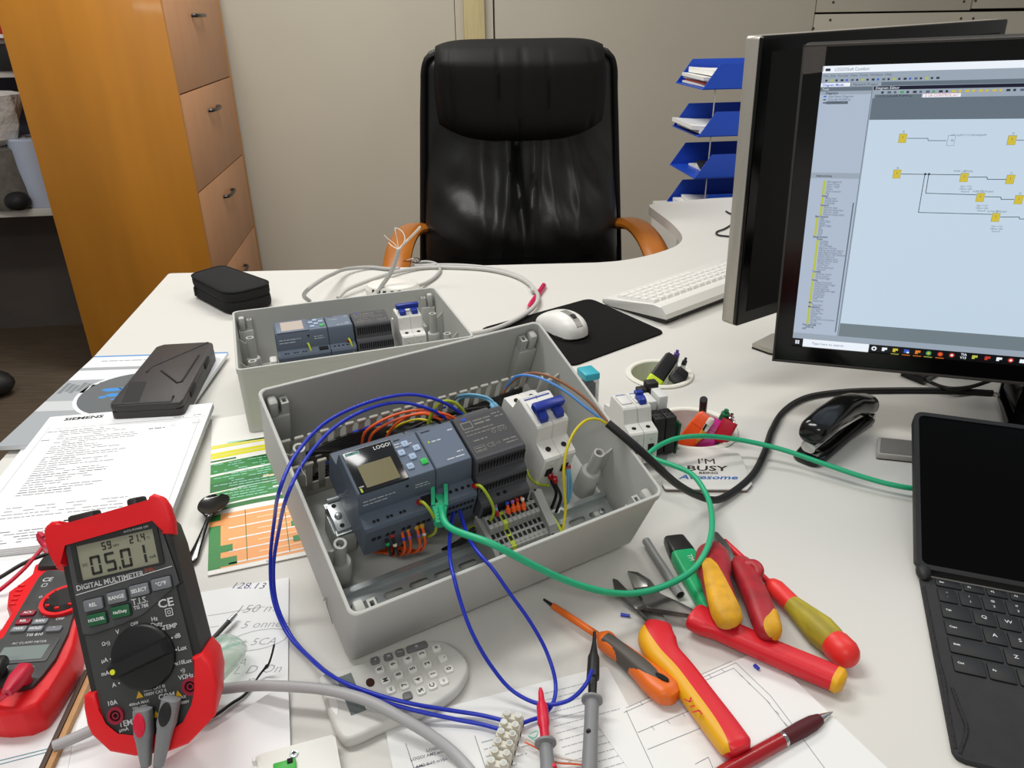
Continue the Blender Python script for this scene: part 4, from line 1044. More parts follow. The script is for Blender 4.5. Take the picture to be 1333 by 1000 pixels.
mb = MB(m_monb); mb.prism(rrect(MW, MH, .006, 3, MW / 2, MH / 2), -.030, -.003, bev=.004); mb.prism(rrect(MW * .6, MH * .6, .03, 5, MW / 2, MH / 2), -.055, -.028, bev=.01); mb.build('monitor_back', mon)
bz = .0225
mb = MB(m_bez); mb.holed(rrect(MW, MH, .004, 3, MW / 2, MH / 2), [[(bz, bz + .001), (MW - bz, bz + .001), (MW - bz, MH - bz), (bz, MH - bz)]], -.003, .0); 
m_rim = mat('rim with painted highlight', '#3b3835', .25, spec=.5)  # rim coloured lighter than the bezel to imitate highlights along the film edges
mb.mats.append(m_rim)
for (x0, y0, x1, y1) in ((0, 0, MW, .003), (0, MH - .003, MW, MH), (0, 0, .003, MH), (MW - .003, 0, MW, MH)): mb.box(((x0 + x1) / 2, (y0 + y1) / 2, .001), (x1 - x0, y1 - y0, .004), 1, bev=.001)
mb.build('bezel', mon)
m_film = mat('clear protective film', '#8d8580', .25, alpha=.22)
mb = MB(m_film); mb.prism(round_poly([(.002, MH - .03), (.024, MH - .028), (.024, MH - .002), (.002, MH - .002)], .002, 2), .0031, .0035); mb.build('film_corner', mon)
SX0, SY0, SX1, SY1 = bz, bz + .001, MW - bz, MH - bz
LMn = lambda px, py: tuple(MF.L(px, py, -.002).xy)
mb = MB(E_bg, E_side, E_bar, E_grey, E_grey2, E_blk, E_nav, E_txt, E_txd, E_yel, E_lime, E_red, E_or, E_bl, E_wh, E_gn)
z = -.0022
mb.rect(SX0, SY0, SX1, SY1, z, 2)
sw, sh_ = SX1 - SX0, SY1 - SY0
def sy(f): return SY1 - sh_ * (f * .60 if f < .1705 else f)       # fraction from the top
xs = LMn(1135, 150)[0]                # divider between side panel and sheet
z1, z2, z3 = z + .0002, z + .0004, z + .0006
fb = LMn(1100, 431)[1]
mb.rect(SX0, SY1, SX1, sy(.037), z1, 14); 
mb.rect(SX0 + .003, sy(.014), SX0 + .008, sy(.027), z2, 8); mb.text('LOGO!Soft Comfort', .0048, TR(SX0 + .0125, sy(.021), z2), 7, align='L', sx=.85)
mb.text('File  Edit  Format  View  Tools  Window  Help', .0036, TR(SX0 + .002, sy(.052), z2), 7, align='L')
for i in range(22): mb.rect(SX0 + .004 + i * .0052, sy(.070), SX0 + .0062 + i * .0052 + .0008 * (i % 2), sy(.080), z2, (8, 10, 8, 13, 13, 7)[i % 6] if i % 3 else 8)
mb.rect(SX0, sy(.088), SX1, sy(.108), z1, 3); mb.rect(SX0, sy(.088), SX0 + .030, sy(.107), z2, 14); mb.rect(SX0 + .031, sy(.089), SX0 + .061, sy(.107), z2, 2)
mb.text('Diagram Mode', .0036, TR(SX0 + .002, sy(.098), z3), 13, align='L', bold=.02); mb.text('Network Project', .0036, TR(SX0 + .033, sy(.098), z3), 8, align='L')
mb.rect(SX0, sy(.110), xs - .003, sy(.130), z1, 3); mb.text('Tools', .003, TR(SX0 + .002, sy(.120), z2), 14, align='L')
mb.rect(SX0, sy(.131), xs - .003, sy(.148), z1, 2); mb.text('Diagrams', .0034, TR(SX0 + .006, sy(.140), z2), 8, align='L', bold=.02)
mb.rect(SX0, sy(.148), xs - .003, sy(.945), z1, 1)
def sy(f): return SY1 - sh_ * (f * .60 if f < .25 else f)
for i, t in enumerate(('Add New Diagram', 'SOLAR PUMP.lsc', 'CONTROL.lsc')):
    if i == 2: mb.rect(SX0 + .007, sy(.182 + .0), SX0 + .030, sy(.197), z2, 3)
    mb.text(t, .0034, TR(SX0 + .009, sy(.158 + .0165 * i), z3), 7 if i < 2 else 8, align='L'); mb.rect(SX0 + .004, sy(.153 + .0165 * i), SX0 + .007, sy(.160 + .0165 * i), z3, 13 if i < 1 else 7)
def sy(f): return SY1 - sh_ * (f * .60 if f < .1705 else f)
ins = (LMn(1070, 229)[1] - SY1) / -sh_
mb.rect(SX0, sy(ins - .011), xs - .003, sy(ins + .008), z2, 2); mb.text('Instructions', .0036, TR(SX0 + .006, sy(ins), z3), 8, align='L', bold=.02)
tree = [(3, 'Shift register bit'), (3, 'Status 0 (low)'), (3, 'Status 1 (high)'), (3, 'Output'), (3, 'Open connector'), (3, 'Flag'), (2, 'Analog'), (3, 'Analog input'), (3, 'Analog output'), (3, 'Analog flag'), (2, 'Network'), (3, 'Network input'), (3, 'Network analog input'), (3, 'Network output'), (3, 'Network analog output'), (1, 'Basic functions'), (2.2, 'AND'), (2.2, 'AND (Edge)'), (2.2, 'NAND'), (2.2, 'NAND (Edge)'), (2.2, 'OR'), (2.2, 'NOR'), (2.2, 'XOR'), (2.2, 'NOT'), (1, 'Special functions'), (2, 'Timers'), (3, 'On-Delay'), (3, 'Off-Delay'), (3, 'On-/Off-Delay'), (3, 'Retentive On-Delay'), (3, 'Wiping relay (pulse output)'), (3, 'Edge triggered wiping relay'), (3, 'Asynchronous Pulse Generator'), (3, 'Random Generator'), (3, 'Stairway lighting switch'), (3, 'Multiple function switch'), (3, 'Weekly Timer'), (3, 'Yearly Timer'), (3, 'Astronomical clock'), (3, 'Stopwatch'), (2, 'Counters'), (3, 'Up/Down counter'), (3, 'Hours Counter'), (3, 'Threshold trigger'), (2, 'Analog'), (3, 'Analog Comparator'), (3, 'Analog threshold trigger'), (3, 'Analog Amplifier'), (3, 'Analog watchdog'), (3, 'Analog differential trigger'), (3, 'Analog MUX'), (3, 'Analog Ramp'), (3, 'PI controller'), (3, 'PWM'), (3, 'Analog Math'), (2, 'Misc'), (3, 'Analog filter'), (2, 'Miscellaneous'), (3, 'Latching Relay'), (3, 'Pulse Relay'), (3, 'Message texts'), (3, 'Softkey'), (3, 'Shift register'), (3, 'Analog math error detection'), (3, 'Max/Min'), (3, 'Average value'), (1, 'Data Log Profile'), (2, 'Data Log'), (1, 'UDF')]
y0_, y1_ = ins + .020, .925
for i, (ind, t) in enumerate(tree):
    f = y0_ + (y1_ - y0_) * i / (len(tree) - 1); x = SX0 + .003 + .0042 * ind; hd = ind < 2.1
    mb.text(t, .0037, TR(x + .003, sy(f), z2), 8 if hd else 7, align='L', bold=.02 if hd else 0, sx=.66)
    if ind > 2.1: mb.rect(x - .0012, sy(f - .0042), x + .0016, sy(f + .0042), z2, 10)
mb.rect(xs - .007, sy(ins + .09), xs - .0055, sy(.93), z2, 3); mb.rect(xs - .0036, sy(.11), xs - .003, sy(.945), z2, 3)
# editor pane
mb.rect(xs - .002, sy(.110), SX1, sy(.128), z1, 6); mb.text('Diagram Editor', .0038, TR(xs, sy(.119), z2), 14, align='L')
for i in range(60): mb.rect(xs + .006 + i * .0062, sy(.136), xs + .0085 + i * .0062 + .0012 * (i % 2), sy(.147), z2, 9 if 11 <= i <= 18 else (8, 7, 7, 15, 8)[i % 5])
mb.rect(xs, sy(.152), xs + .046, sy(.170), z2, 3); mb.text('1:CF2 SOLAR PUMP.lsc', .0036, TR(xs + .003, sy(.161), z3), 8, align='L')
mb.rect(xs + .047, sy(.150), xs + .083, sy(.170), z2, 14); mb.rect(xs + .047, sy(.150), xs + .083, sy(.1515), z3, 11); mb.text('2: LR-CONTROL.lsc*', .0036, TR(xs + .049, sy(.161), z3), 11, align='L')
mb.rect(xs - .002, sy(.1704), SX1, sy(.945), z1, 3)
pty = LMn(1200, 155.5)[1]; pb_ = (LMn(1150, 425)[1] - SY1) / -sh_
mb.rect(xs - .002, pty, SX1, sy(pb_), z2, 0); mb.rect(xs - .002, sy(pb_), SX1, sy(.945), z2, 4)
zz = z3 + .0002
def blk(px, py, white=False):
    x, y = LMn(px, py); B_ = .0037; H_ = .0047
    if white:
        mb.rect(x - .0036, y - .0055, x + .0036, y + .0055, z3, 7); mb.rect(x - .0033, y - .0052, x + .0033, y + .0052, zz, 0); mb.text('M', .0034, TR(x + .001, y, zz + .0001), 8)
    else:
        mb.rect(x - B_ - .0002, y - H_ - .0002, x + B_ + .0002, y + H_ + .0002, z3, 8); mb.rect(x - B_, y - H_, x + B_, y + H_, zz, 9); mb.text('I', .0036, TR(x, y + .001, zz + .0001), 8)
        mb.text('I' + str(int(px) % 9), .0032, TR(x, y + .0068, z3), 7)
def pl_(pp, w_=.0007, m_=8): mb.stroke([LMn(*p) for p in pp], w_, z3, m_)
for p in ((1175, 180), (1317, 182.5), (1167.5, 226.5), (1255, 231), (1315, 233.5), (1276, 257), (1326, 260), (1296, 283)): blk(*p)
blk(1238, 183, True)
pl_(((1181, 180), (1208, 180), (1208, 183), (1232, 183)), m_=7); pl_(((1323, 182.5), (1333, 182.5)), m_=7); pl_(((1173, 226.5), (1250, 227.5))); pl_(((1261, 230.5), (1285, 230.5), (1285, 233.5), (1310, 233.5))); pl_(((1209, 226.5), (1205, 251.5), (1271, 253.5))); pl_(((1204, 226.5), (1195.5, 276.5), (1291, 279))); pl_(((1282, 256), (1303, 256.5), (1303, 259.5), (1320, 259.5))); pl_(((1302, 282.5), (1327, 282.5), (1327, 285), (1340, 285)))
for p in ((1204.5, 226.6), (1209.3, 226.6)): mb.flatpoly([(LMn(*p)[0] + .0013 * cos(a), LMn(*p)[1] + .0013 * sin(a)) for a in [2 * pi * i / 10 for i in range(10)]], zz, 8)
for t, p in (('RED ALERTS TO HMI/WEB/APP', (1261, 176)), ('PUMP 1 SETTING', (1254, 223)), ('Gain =1.0+\nOffset=-200\nPoint=0', (1257, 246)), ('PUMP 2 SETPOINT', (1280, 249.5)), ('Gain =1.0+\nOffset=-200\nPoint=0', (1278, 271)), ('FLOW SETPOINT', (1298, 275.5)), ('Gain =1.0+\nOffset=-200\nPoint=0', (1297, 298))):
    x, y = LMn(*p); mb.text(t, .0029, TR(x, y, z3), 7, sx=.85)
# status bar and task bar
mb.rect(SX0, sy(.945), SX1, sy(.968), z1, 2)
tb = .968
mb.rect(SX0, sy(tb), SX1, SY0, z1, 5); th_ = (1 - tb) * sh_
sx1_ = LMn(1130, 458)[0]
mb.rect(SX0 + .013, sy(tb), sx1_, SY0, z2, 14); mb.text('Type here to search', .0046, TR(SX0 + .024, SY0 + th_ / 2, z3), 7, align='L')
cy_ = SY0 + th_ * .52
for dx, dy in ((-1, -1), (.12, -1), (-1, .12), (.12, .12)): mb.rect(SX0 + .0062 + dx * .0024, cy_ + dy * .0024, SX0 + .0062 + dx * .0024 + .0021, cy_ + dy * .0024 + .0021, z2, 14)
icons = [(1136.5, 14, 0), (1150, 14, 0), (1164, 9, 1), (1178.5, 13, 1), (1193, 12, 1), (1207, 15, 1), (1222, 11, 1), (1237, 11, 0), (1252, 14, 0), (1266.5, 10, 0), (1283, 11, 0), (1298, 14, 0), (1313, 11, 0), (1328, 14, 0)]
for k, (px, c_, ul) in enumerate(icons):
    x = LMn(px, 461 + (px - 1136) * .105)[0]
    if k in (0, 7, 12, 5, 6):
        mb.flatpoly(circ(.0030, 14, x, cy_), z2, c_)
        mb.flatpoly(circ(.0014, 12, x, cy_), z3, 5 if k == 0 else (9 if k == 5 else 14 if k == 12 else 12 if k == 6 else 14))
    elif k == 8: mb.text('TIA\nV15', .0042, TR(x, cy_, z3), 14, bold=.02)
    else: mb.rect(x - .0029, cy_ - .0024, x + .0029, cy_ + .0024, z2, c_); mb.rect(x + .0002, cy_ - .0024, x + .0029, cy_ - .0004, z3, 14 if k in (3, 13) else 5)
    if ul: mb.rect(x - .0046, SY0 + .0003, x + .0046, SY0 + .0010, z3, 12 if k in (3, 4, 6) else 10)
mb.build('screen', mon, smooth=None)
def stand(parent, Fm, cx, wn, foot_w, foot_d, dy, neck_m, foot_m):
    inv = Fm.M.inverted(); c = Fm.M @ V((cx, MH * .4, -.045)); fa = V((Fm.a.x, Fm.a.y, 0)).normalized(); bk = V((-fa.y, fa.x, 0))
    base = V((c.x, c.y, T)) + bk * dy
    G = inv @ frame_axes(base, fa)
    mb = MB(neck_m); mb.loft([[G @ V(p) for p in ((-wn / 2, -.012, .01), (wn / 2, -.012, .01), (wn / 2, .014, .01), (-wn / 2, .014, .01))], [G @ V(p) for p in ((-wn / 2 * .8, -.012 , .2), (wn / 2 * .8, -.012, .2), (wn / 2 * .8, .014, .2), (-wn / 2 * .8, .014, .2))]]); mb.box((0, -dy / 2, .2), (wn * .7, abs(dy) + .02, .06), 0, G, bev=.005); mb.build('stand_neck', parent)
    mb = MB(foot_m); mb.prism(rrect(foot_w, foot_d, .012, 4), 0, .012, 0, G @ TR(0, -.01, 0), bev=.003); mb.build('stand_foot', parent)
    return G
# V-shaped black stand of the front monitor
Mi_ = MF.M.inverted(); Gs = Mi_ @ TR(0, 0, T)
def flr(px, py, z=0): q = D(px, py, z); return (q.x, q.y)
ctr_ = MF.M @ V((MW * .5, MH * .4, -.05))
hub = V(flr(1262, 452))
l1 = flr(1172, 490), flr(1201, 502); l2 = flr(1297, 520), flr(1309, 558)
mb = MB(m_bez); mb.prism([l1[0], l1[1], (hub.x - .01, hub.y - .03), (hub.x + .03, hub.y + .04), (hub.x - .03, hub.y + .05)], .0005, .012, 0, Gs, bev=.002); mb.build('stand_leg', mon)
dx_ = V((l2[1][0] - l2[0][0], l2[1][1] - l2[0][1])); e2_ = V((.70, -.72)) * .0
mb = MB(m_bez); mb.prism([l2[0], l2[1], flr(1420, 580), flr(1420, 470), flr(1310, 472)], .0005, .012, 0, Gs, bev=.003); mb.loft([[Gs @ V((*q, z_)) for q in pp] for pp, z_ in (((flr(1303, 515), flr(1316, 548), flr(1420, 570), flr(1420, 472), flr(1312, 474)), .0115), ((flr(1312, 505), flr(1325, 530), flr(1410, 545), flr(1410, 476), flr(1318, 478)), .05))]); mb.build('stand_leg', mon)
mb = MB(m_bez); mb.loft([[Gs @ V((hub.x + sx * .04, hub.y + sy_ * .015, .026)) for sx, sy_ in ((-1, -1), (1, -1), (1, 1), (-1, 1))], [Gs @ V((ctr_.x + sx * .04, ctr_.y + .01 + sy_ * .015, .26)) for sx, sy_ in ((-1, -1), (1, -1), (1, 1), (-1, 1))]]); mb.build('stand_neck', mon)
# rear monitor
RFm = Frame((.315, 1.0, T + .10), rad(33), rad(89), rad(1.0))
rmon = thing('monitor', 'switched-off monitor with a silver side, standing behind the lit one', 'monitor', RFm.M)
RW, RH = .56, .372
mb = MB(m_bez, m_scroff); mb.prism(rrect(RW, RH, .004, 3, RW / 2, RH / 2), -.006, 0, bev=.0015); mb.rect(.018, .018, RW - .018, RH - .018, .0002, 1); mb.build('screen', rmon)
mb = MB(m_sil); mb.prism(rrect(RW + .001, RH + .001, .005, 3, RW / 2, RH / 2), -.026, -.0055, bev=.001); mb.build('silver_frame', rmon)
mb = MB(m_monb); mb.prism(rrect(RW * .7, RH * .7, .03, 4, RW / 2, RH / 2), -.055, -.025, bev=.01); mb.build('monitor_back', rmon)
inv = RFm.M.inverted(); c = RFm.M @ V((RW / 2, RH * .4, -.04)); fa = V((RFm.a.x, RFm.a.y, 0)).normalized(); bk = V((-fa.y, fa.x, 0)); Gr = inv @ frame_axes(V((c.x, c.y, T)) + bk * .03, fa)
mb = MB(m_sil); mb.loft([[Gr @ V(p) for p in ((-.05, -.012, .008), (.05, -.012, .008), (.05, .012, .008), (-.05, .012, .008))], [Gr @ V(p) for p in ((-.04, -.03, .2), (.04, -.03, .2), (.04, -.008, .2), (-.04, -.008, .2))]]); mb.build('stand_neck', rmon)
ft_ = [inv @ D(x, y, 0) for x, y in ((978.5, 454), (1001, 462), (1075, 474), (1110, 455), (1075, 436), (1004, 441))]
gi = Gr.inverted(); mb = MB(m_sil, m_monb); mb.prism([tuple((gi @ p).xy) for p in ft_], .003, .010, 0, Gr, bev=.001); mb.prism([tuple((gi @ p).xy) for p in ft_], .0003, .0029, 1, Gr); mb.build('stand_foot', rmon)
# ------------------------------------------------------------------ papers on the near half of the desk
m_pg = mat('page white', '#e9eaea', .8); m_ink = mat('ink grey', '#777b82', .8); m_inkd = mat('ink dark', '#2c2e32', .8); m_inkl = mat('ink light', '#95999f', .8)
S = Sheet((65, 543), (278, 524.5), .21, .297, .0200, .0082)
mb = MB(m_pg, m_ink, m_inkd, m_inkl); S.base(mb, r=.002); z = S.t + .00015
u, v = S.uv(84, 546); mb.text('SIEMENS', .0105, TR(u, v - .001, z), 2, bold=.035, sx=1.25, align='L')
words(mb, .118, .165, -.012, .003, 1, z); words(mb, .118, .150, -.017, .003, 2, z); words(mb, .118, .175, -.022, .003, 2, z); words(mb, .165, .178, -.035, .0025, 1, z); words(mb, .190, .2, -.033, .0025, 1, z)
mb.line((.018, -.038), (.205, -.038), .0006, z, 3)
random.seed(3)
for k in range(30):
    y = -.046 - .0052 * k
    words(mb, .030, .065 + random.random() * .065, y, .0026, 3 if k % 7 else 1, z, dens=.9)
words(mb, .012, .03, -.046, .0026, 1, z); words(mb, .012, .022, -.068, .0026, 1, z); words(mb, .140, .160, -.062, .003, 2, z); words(mb, .166, .172, -.058, .002, 3, z); words(mb, .193, .203, -.056, .0022, 3, z)
for k in range(4): words(mb, .03, .155, -.222 - .0065 * k, .0024, 3, z, dens=.6)
words(mb, .105, .185, -.252, .0034, 2, z); words(mb, .100, .15, -.258, .0042, 2, z)
for k in range(5): words(mb, .02, .19, -.268 - .005 * k, .0024, 3 if k % 2 else 1, z, dens=.8)
mb.line((.010, -.03), (.010, -.29), .0005, z, 3); mb.line((.200, -.045), (.203, -.285), .0005, z, 3)
for k in range(6):
    mb.box((S.w / 2, -S.h / 2, 0.0008 + .0013 * k), (S.w + .0006 * (k % 2), S.h + .0006 * ((k + 1) % 2), .0004), 3 if k % 2 else 0)
S.done(mb, 'document_stack', 'thick white printed document with heading, lying left of the control boxes', 'document')
# white sheets under it
S2 = Sheet((-60, 640), (75, 627), .24, .25, .0112, .0108)
mb = MB(m_pg, m_inkl); S2.base(mb)
S2.done(mb, 'paper_stack', 'plain white paper edge showing below the printed document on the left', 'papers')

class WSheet(Sheet):
    def __init__(s, o, x, w, h, z, thick): s.M = frame_axes(V((o.x, o.y, T + z - thick)), x); s.x = x; s.w, s.h, s.t = w, h, thick; s.F = s.M.inverted()
# the green and orange leaflet: a wavy sheet
m_lg = mat('leaflet green', '#2b7f38', .45); m_lgd = mat('leaflet dark green', '#1f6b2c', .45); m_lo = mat('leaflet orange', '#eda263', .5); m_loo = mat('leaflet pale orange', '#f3c79c', .5); m_lw = mat('leaflet white', '#e6e4de', .5); m_ly = mat('leaflet highlighter', '#d7d21c', .5); m_lt = mat('leaflet teal', '#9fd8c8', .5)
A = D(276, 546, .002); xd = V((.949, .316, 0))
L = WSheet(V((A.x, A.y, 0)), xd, .205, .345, .002, .0012)
mb = MB(m_lw, m_lg, m_lgd, m_lo, m_loo, m_ly, m_lt, m_inkd, m_inkl); L.base(mb); z = L.t + .00012
wv = lambda u, a, b, c=0: a + 1.5 * b * sin(u * 22 + c)
def band(y0, y1, m, u0=0., u1=None, b=.003, c=0., zz=None):
    u1 = L.w if u1 is None else u1; n = 14; vs = []
    for i in range(n + 1):
        u = u0 + (u1 - u0) * i / n; vs += [(u, wv(u, y0, b, c), zz or z), (u, wv(u, y1, b, c), zz or z)]
    mb.add(vs, [(2 * i + 1, 2 * i + 3, 2 * i + 2, 2 * i) for i in range(n)], m)
band(-.078, -.082, 5, .0, .075, .001); band(-.083, -.087, 5, .0, .12, .001); band(-.098, -.105, 5, .0, .14, .0015); band(-.106, -.113, 5, 0, .10, .0015); band(-.070, -.074, 6, .02, .09, -.004)
for k in range(5): words(mb, .05 + .01 * k, .13, -.125 - .005 * k, .003, 7 if k == 1 else 8, z)
band(-.117, -.121, 2, 0, .03, .001); band(-.126, -.151, 1); band(-.156, -.192, 2); band(-.156, -.172, 1, zz=z + .0001); band(-.195, -.222, 1, b=.004); band(-.227, -.236, 2, b=.004, c=.4)
band(-.178, -.181, 4, .06, .10, zz=z + .0002); band(-.166, -.169, 0, .085, .205, zz=z + .0002); band(-.205, -.208, 0, .07, .205, zz=z + .0002); band(-.213, -.217, 4, .10, .16, zz=z + .0002)
mb.rect(0, -.240, L.w, -.338, z, 3)
mb.rect(0, -.240, .012, -.338, z + .0001, 1); mb.rect(.0, -.252, .02, -.262, z + .0002, 3); mb.rect(0, -.300, .024, -.312, z + .0002, 1); mb.rect(.0, -.322, .028, -.336, z + .0002, 1)
for k in range(9): mb.rect(.03 * (k % 2) + .02, -.248 - .0105 * k, L.w, -.2505 - .0105 * k, z + .0002, (0, 4)[k % 2])
for u in (.038, .080, .125, .165): mb.line((u, -.24), (u, -.334), .0007, z + .0004, 2)
for k in range(3): mb.rect(.085, -.252 - .028 * k, .105 + .015 * k, -.262 - .028 * k, z + .0004, 1)
for k in range(16): words(mb, .004 + .01 * (k % 3), .06 + .05 * random.random(), -.129 - .0055 * k, .0022, 6, z + .0003, dens=.7)
mb.text('6.2.', .006, TR(.06, -.342, z), 8)
L.done(mb, 'leaflet', 'green, white and orange printed leaflet under the black spoon', 'leaflet')
# handwritten note
B = D(376, 752, .002); xd = V((.97, .243, 0)).normalized(); ol = B - xd * .21
Nn = WSheet(V((ol.x, ol.y, 0)), xd, .21, .297, .0024, .0012)
m_pen = mat('pen blue', '#3c3f74', .8); m_penc = mat('pencil', '#a3a3a6', .85); m_hil = mat('green highlighter', '#7cc6ae', .7)
mb = MB(m_pg, m_pen, m_penc, m_hil); Nn.base(mb); z = Nn.t + .00015
def nt(t, px, py, s, m, sh=.25, rot=0.): u, v = Nn.uv(px, py); mb.text(t, s, TR(u, v, z) @ RZ(rot), m, shear=sh, bold=-.012)
nt('128.13', 323, 763, .0125, 1, .2, -.28); nt('150 m', 332, 793, .015, 2, .3, -.2); nt('5 onnev', 344, 813, .013, 2, .3, -.2); nt('+ 5CA', 335, 836, .012, 2, .3, -.2); nt('LA', 310, 863, .012, 2, .3, -.2); nt('L D On', 335, 872, .013, 2, .3, -.2); nt('r', 325, 886, .015, 2, .2, -.2)
u, v = Nn.uv(336, 833); mb.stroke([(u + .026 * cos(a), v + .012 * sin(a)) for a in [2 * pi * i / 24 for i in range(25)]], .0006, z, 2)
mb.stroke([Nn.uv(265, 852), Nn.uv(285, 846), Nn.uv(313, 837)], .0032, z, 3)
mb.stroke([Nn.uv(270, 802), Nn.uv(345, 790)], .0005, z, 2)
mb.stroke([Nn.uv(245, 822), Nn.uv(285, 815)], .0005, z, 2)
for k in range(4): words(mb, .10, .16, -.235 - .009 * k, .006, 2, z, dens=.5)
Nn.done(mb, 'handwritten_note', 'white sheet of handwritten figures with a green highlighter stroke beside the multimeter', 'note')
# curled sheet lying over its lower part
mb = MB(m_pg, m_inkl)
c1, c2, c3 = D(376, 893, .004), D(250, 985, .004), D(372, 1000, .004)
o = c1; gx = (D(250, 985) - D(376, 893)); gx.z = 0; gy = D(380, 1040) - D(376, 893); gy.z = 0
n = 12; vs = []
for i in range(n + 1):
    for j in range(n + 1):
        a, b_ = i / n, j / n; p = o + gx * (a * 1.5) + gy * b_
        vs.append(V((p.x, p.y, T + .0045 + .016 * max(0, 1 - b_ * 2.2) ** 2 * (.3 + .7 * a))))
top_n = len(vs); vs += [v - V((0, 0, .0003)) for v in vs]
fs = []
for i in range(n):
    for j in range(n):
        a = i * (n + 1) + j; fs.append((a, a + 1, a + n + 2, a + n + 1)); fs.append((top_n + a, top_n + a + n + 1, top_n + a + n + 2, top_n + a + 1))
mb.add(vs, fs); one(mb, 'paper_sheet', 'blank white sheet with a curled edge below the multimeter', 'paper', smooth=60)
# pages at the lower left, with the wooden slat beside them
S = Sheet((-70, 760), (62, 742), .20, .12, .003, .0025); mb = MB(m_pg, m_inkd, m_hil, m_ink); S.base(mb); z = S.t + .0002
for t, px, py in (('elec', 30, 763), ('com', 27, 772), ('lar', 6, 795), ('r', 3, 806)): u, v = S.uv(px, py); mb.text(t, .010, TR(u, v, z), 1, shear=.2)
S.done(mb, 'printed_page', 'printed page with large words under the red clamp meter', 'paper')
A = D(108, 893, .003); xd = (D(108, 893) - D(-20, 925)); xd.z = 0; xd.normalize()
S = WSheet(A - xd * .21, xd, .21, .20, .003, .0026); mb = MB(m_pg, mat('teal line', '#4f8a96', .7)); S.base(mb); z = S.t + .0002
for k in range(2): mb.stroke([S.uv(-10, 993 + 5 * k), S.uv(63, 975 + 4 * k)], .0008, z, 1)
S.done(mb, 'paper_sheet', 'white sheet with two thin teal lines in the lower left corner', 'paper')
M, L_ = lay((108, 905), (62, 1008), 0); m_slat = mat('pale wood', '#b98d5e', .6, var=.1, vscale=40, stretch=(.2, 3, 1)); m_slatd = mat('dark brown edge', '#4b3a2f', .6)
mb = MB(m_slat, m_slatd); mb.box((.09, .003, .005), (.22, .0045, .007), 0, M, bev=.0005); mb.box((.09, -.0020, .005), (.22, .0040, .0068), 1, M, bev=.0005)
one(mb, 'wooden_slat', 'narrow wooden slat with a dark edge running under the multimeter', 'slat')
# white instruction sheet with printed tables
m_pgt = mat('thin paper', '#e3e3e1', .8)
S = Sheet((500, 941), (790, 867), None, .20, .0016, .0010); mb = MB(m_pgt, m_ink, mat('ink faint', '#a9adb2', .8), m_inkd); S.base(mb, r=[0, .004, .004, 0]); z = S.t + .00015
random.seed(11)
for k in range(22):
    y = -.012 - .0065 * k
    words(mb, S.w * .66, S.w * .66 + .03 + random.random() * .04, y, .0012, 2, z)
    if k > 2: words(mb, S.w * .36, S.w * .36 + .02 + random.random() * .02, y - .01, .0018, 2, z, dens=.8); words(mb, S.w * .05, S.w * .05 + .02 + random.random() * .03, y - .016, .0018, 2, z, dens=.8)
for px, py, t in ((556, 984, 'LOGO! AM2 and'), (560, 994, 'AM2 0-10 mV)'), (570, 974, 'LOGO! 230')): u, v = S.uv(px, py); mb.text(t, .0036, TR(u, v, z), 1, bold=.02)
for p in (((618, 958), (632, 1000)), ((528, 968), (542, 1010))): mb.stroke([S.uv(*q) for q in p], .0005, z, 1)
S.done(mb, 'instruction_sheet', 'printed instruction sheet under the test probes', 'paper')
# technical drawing
S = Sheet((775, 940), (992, 845), None, .26, .0022, .0010); mb = MB(m_pgt, m_ink, m_inkl); S.base(mb); z = S.t + .00015
for p in (((812, 928), (958, 863), (1003, 906), (1040, 955), (1110, 1050)), ((815, 922), (952, 869 - 8), ), ((911, 889), (955, 870), (998, 912), (1033, 957)), ((830, 954), (915, 918)), ((843, 976), (920, 945)), ((815, 925), (850, 1000)), ((905, 995), (922, 986), (930, 1005))): mb.stroke([S.uv(*q) for q in p], .00045, z, 1)
for i, p in enumerate(((941, 873), (924, 880), (965, 880), (975, 890), (1000, 914), (1012, 928), (1023, 943), (850, 948), (870, 940), (890, 931), (835, 916))): u, v = S.uv(*p); mb.line((u, v - .002), (u, v + .002), .0004, z, 1)
S.done(mb, 'technical_drawing', 'thin sheet of line drawing under the red and yellow cutters', 'drawing')

# ------------------------------------------------------------------ calculator
m_cal = mat('calculator white', '#cdccc6', .4); m_calk = mat('calculator key', '#e6e5df', .45); m_calg = mat('calculator grey key', '#6f6f6e', .5); m_calt = mat('calculator print', '#3c3c3e', .6); m_cald = mat('calculator display', '#6d7674', .25); m_sol = mat('brown window', '#3a2119', .2)
zc_ = .0125
pl = [D(x, y, zc_) for x, y in ((414, 881), (418, 898), (442, 958), (453, 962), (502, 942), (569.5, 915), (599, 892), (610, 866), (599, 847), (575, 833), (542, 836), (466, 863), (434, 871))]
ax = D(604, 860, zc_) - D(430, 920, zc_); ax.z = 0
CX = frame_axes(V((D(430, 920, zc_).x, D(430, 920, zc_).y, T)), ax); Ci = CX.inverted()
cl = smooth2([tuple((Ci @ p).xy) for p in pl], 6)
calc = thing('calculator', 'white rounded calculator in front of the tilted control box', 'calculator', CX)
def cc(px, py, z=zc_): p = Ci @ D(px, py, z); return p.x, p.y
mb = MB(m_cal, m_calt); mb.puck(cl, [(.0008, .003), (.003, .0005), (.007, 0), (.0105, .0008), (zc_ - .0004, .0020), (zc_, .0032)])
q = [(Ci @ p) for p in (D(418, 897, zc_), D(442, 955, zc_))]
x, y = cc(432, 908); 
for i in range(6): mb.rect(x - .001, y - .012 + i * .0035, x + .0012, y - .0095 + i * .0035, zc_ + .0002, 1)
mb.build('calculator_body', calc, smooth=50)
mb = MB(m_cald); mb.flatpoly([cc(*p) for p in ((438, 883), (457, 876), (477, 925), (457, 932))], zc_ + .0003); mb.build('display', calc)
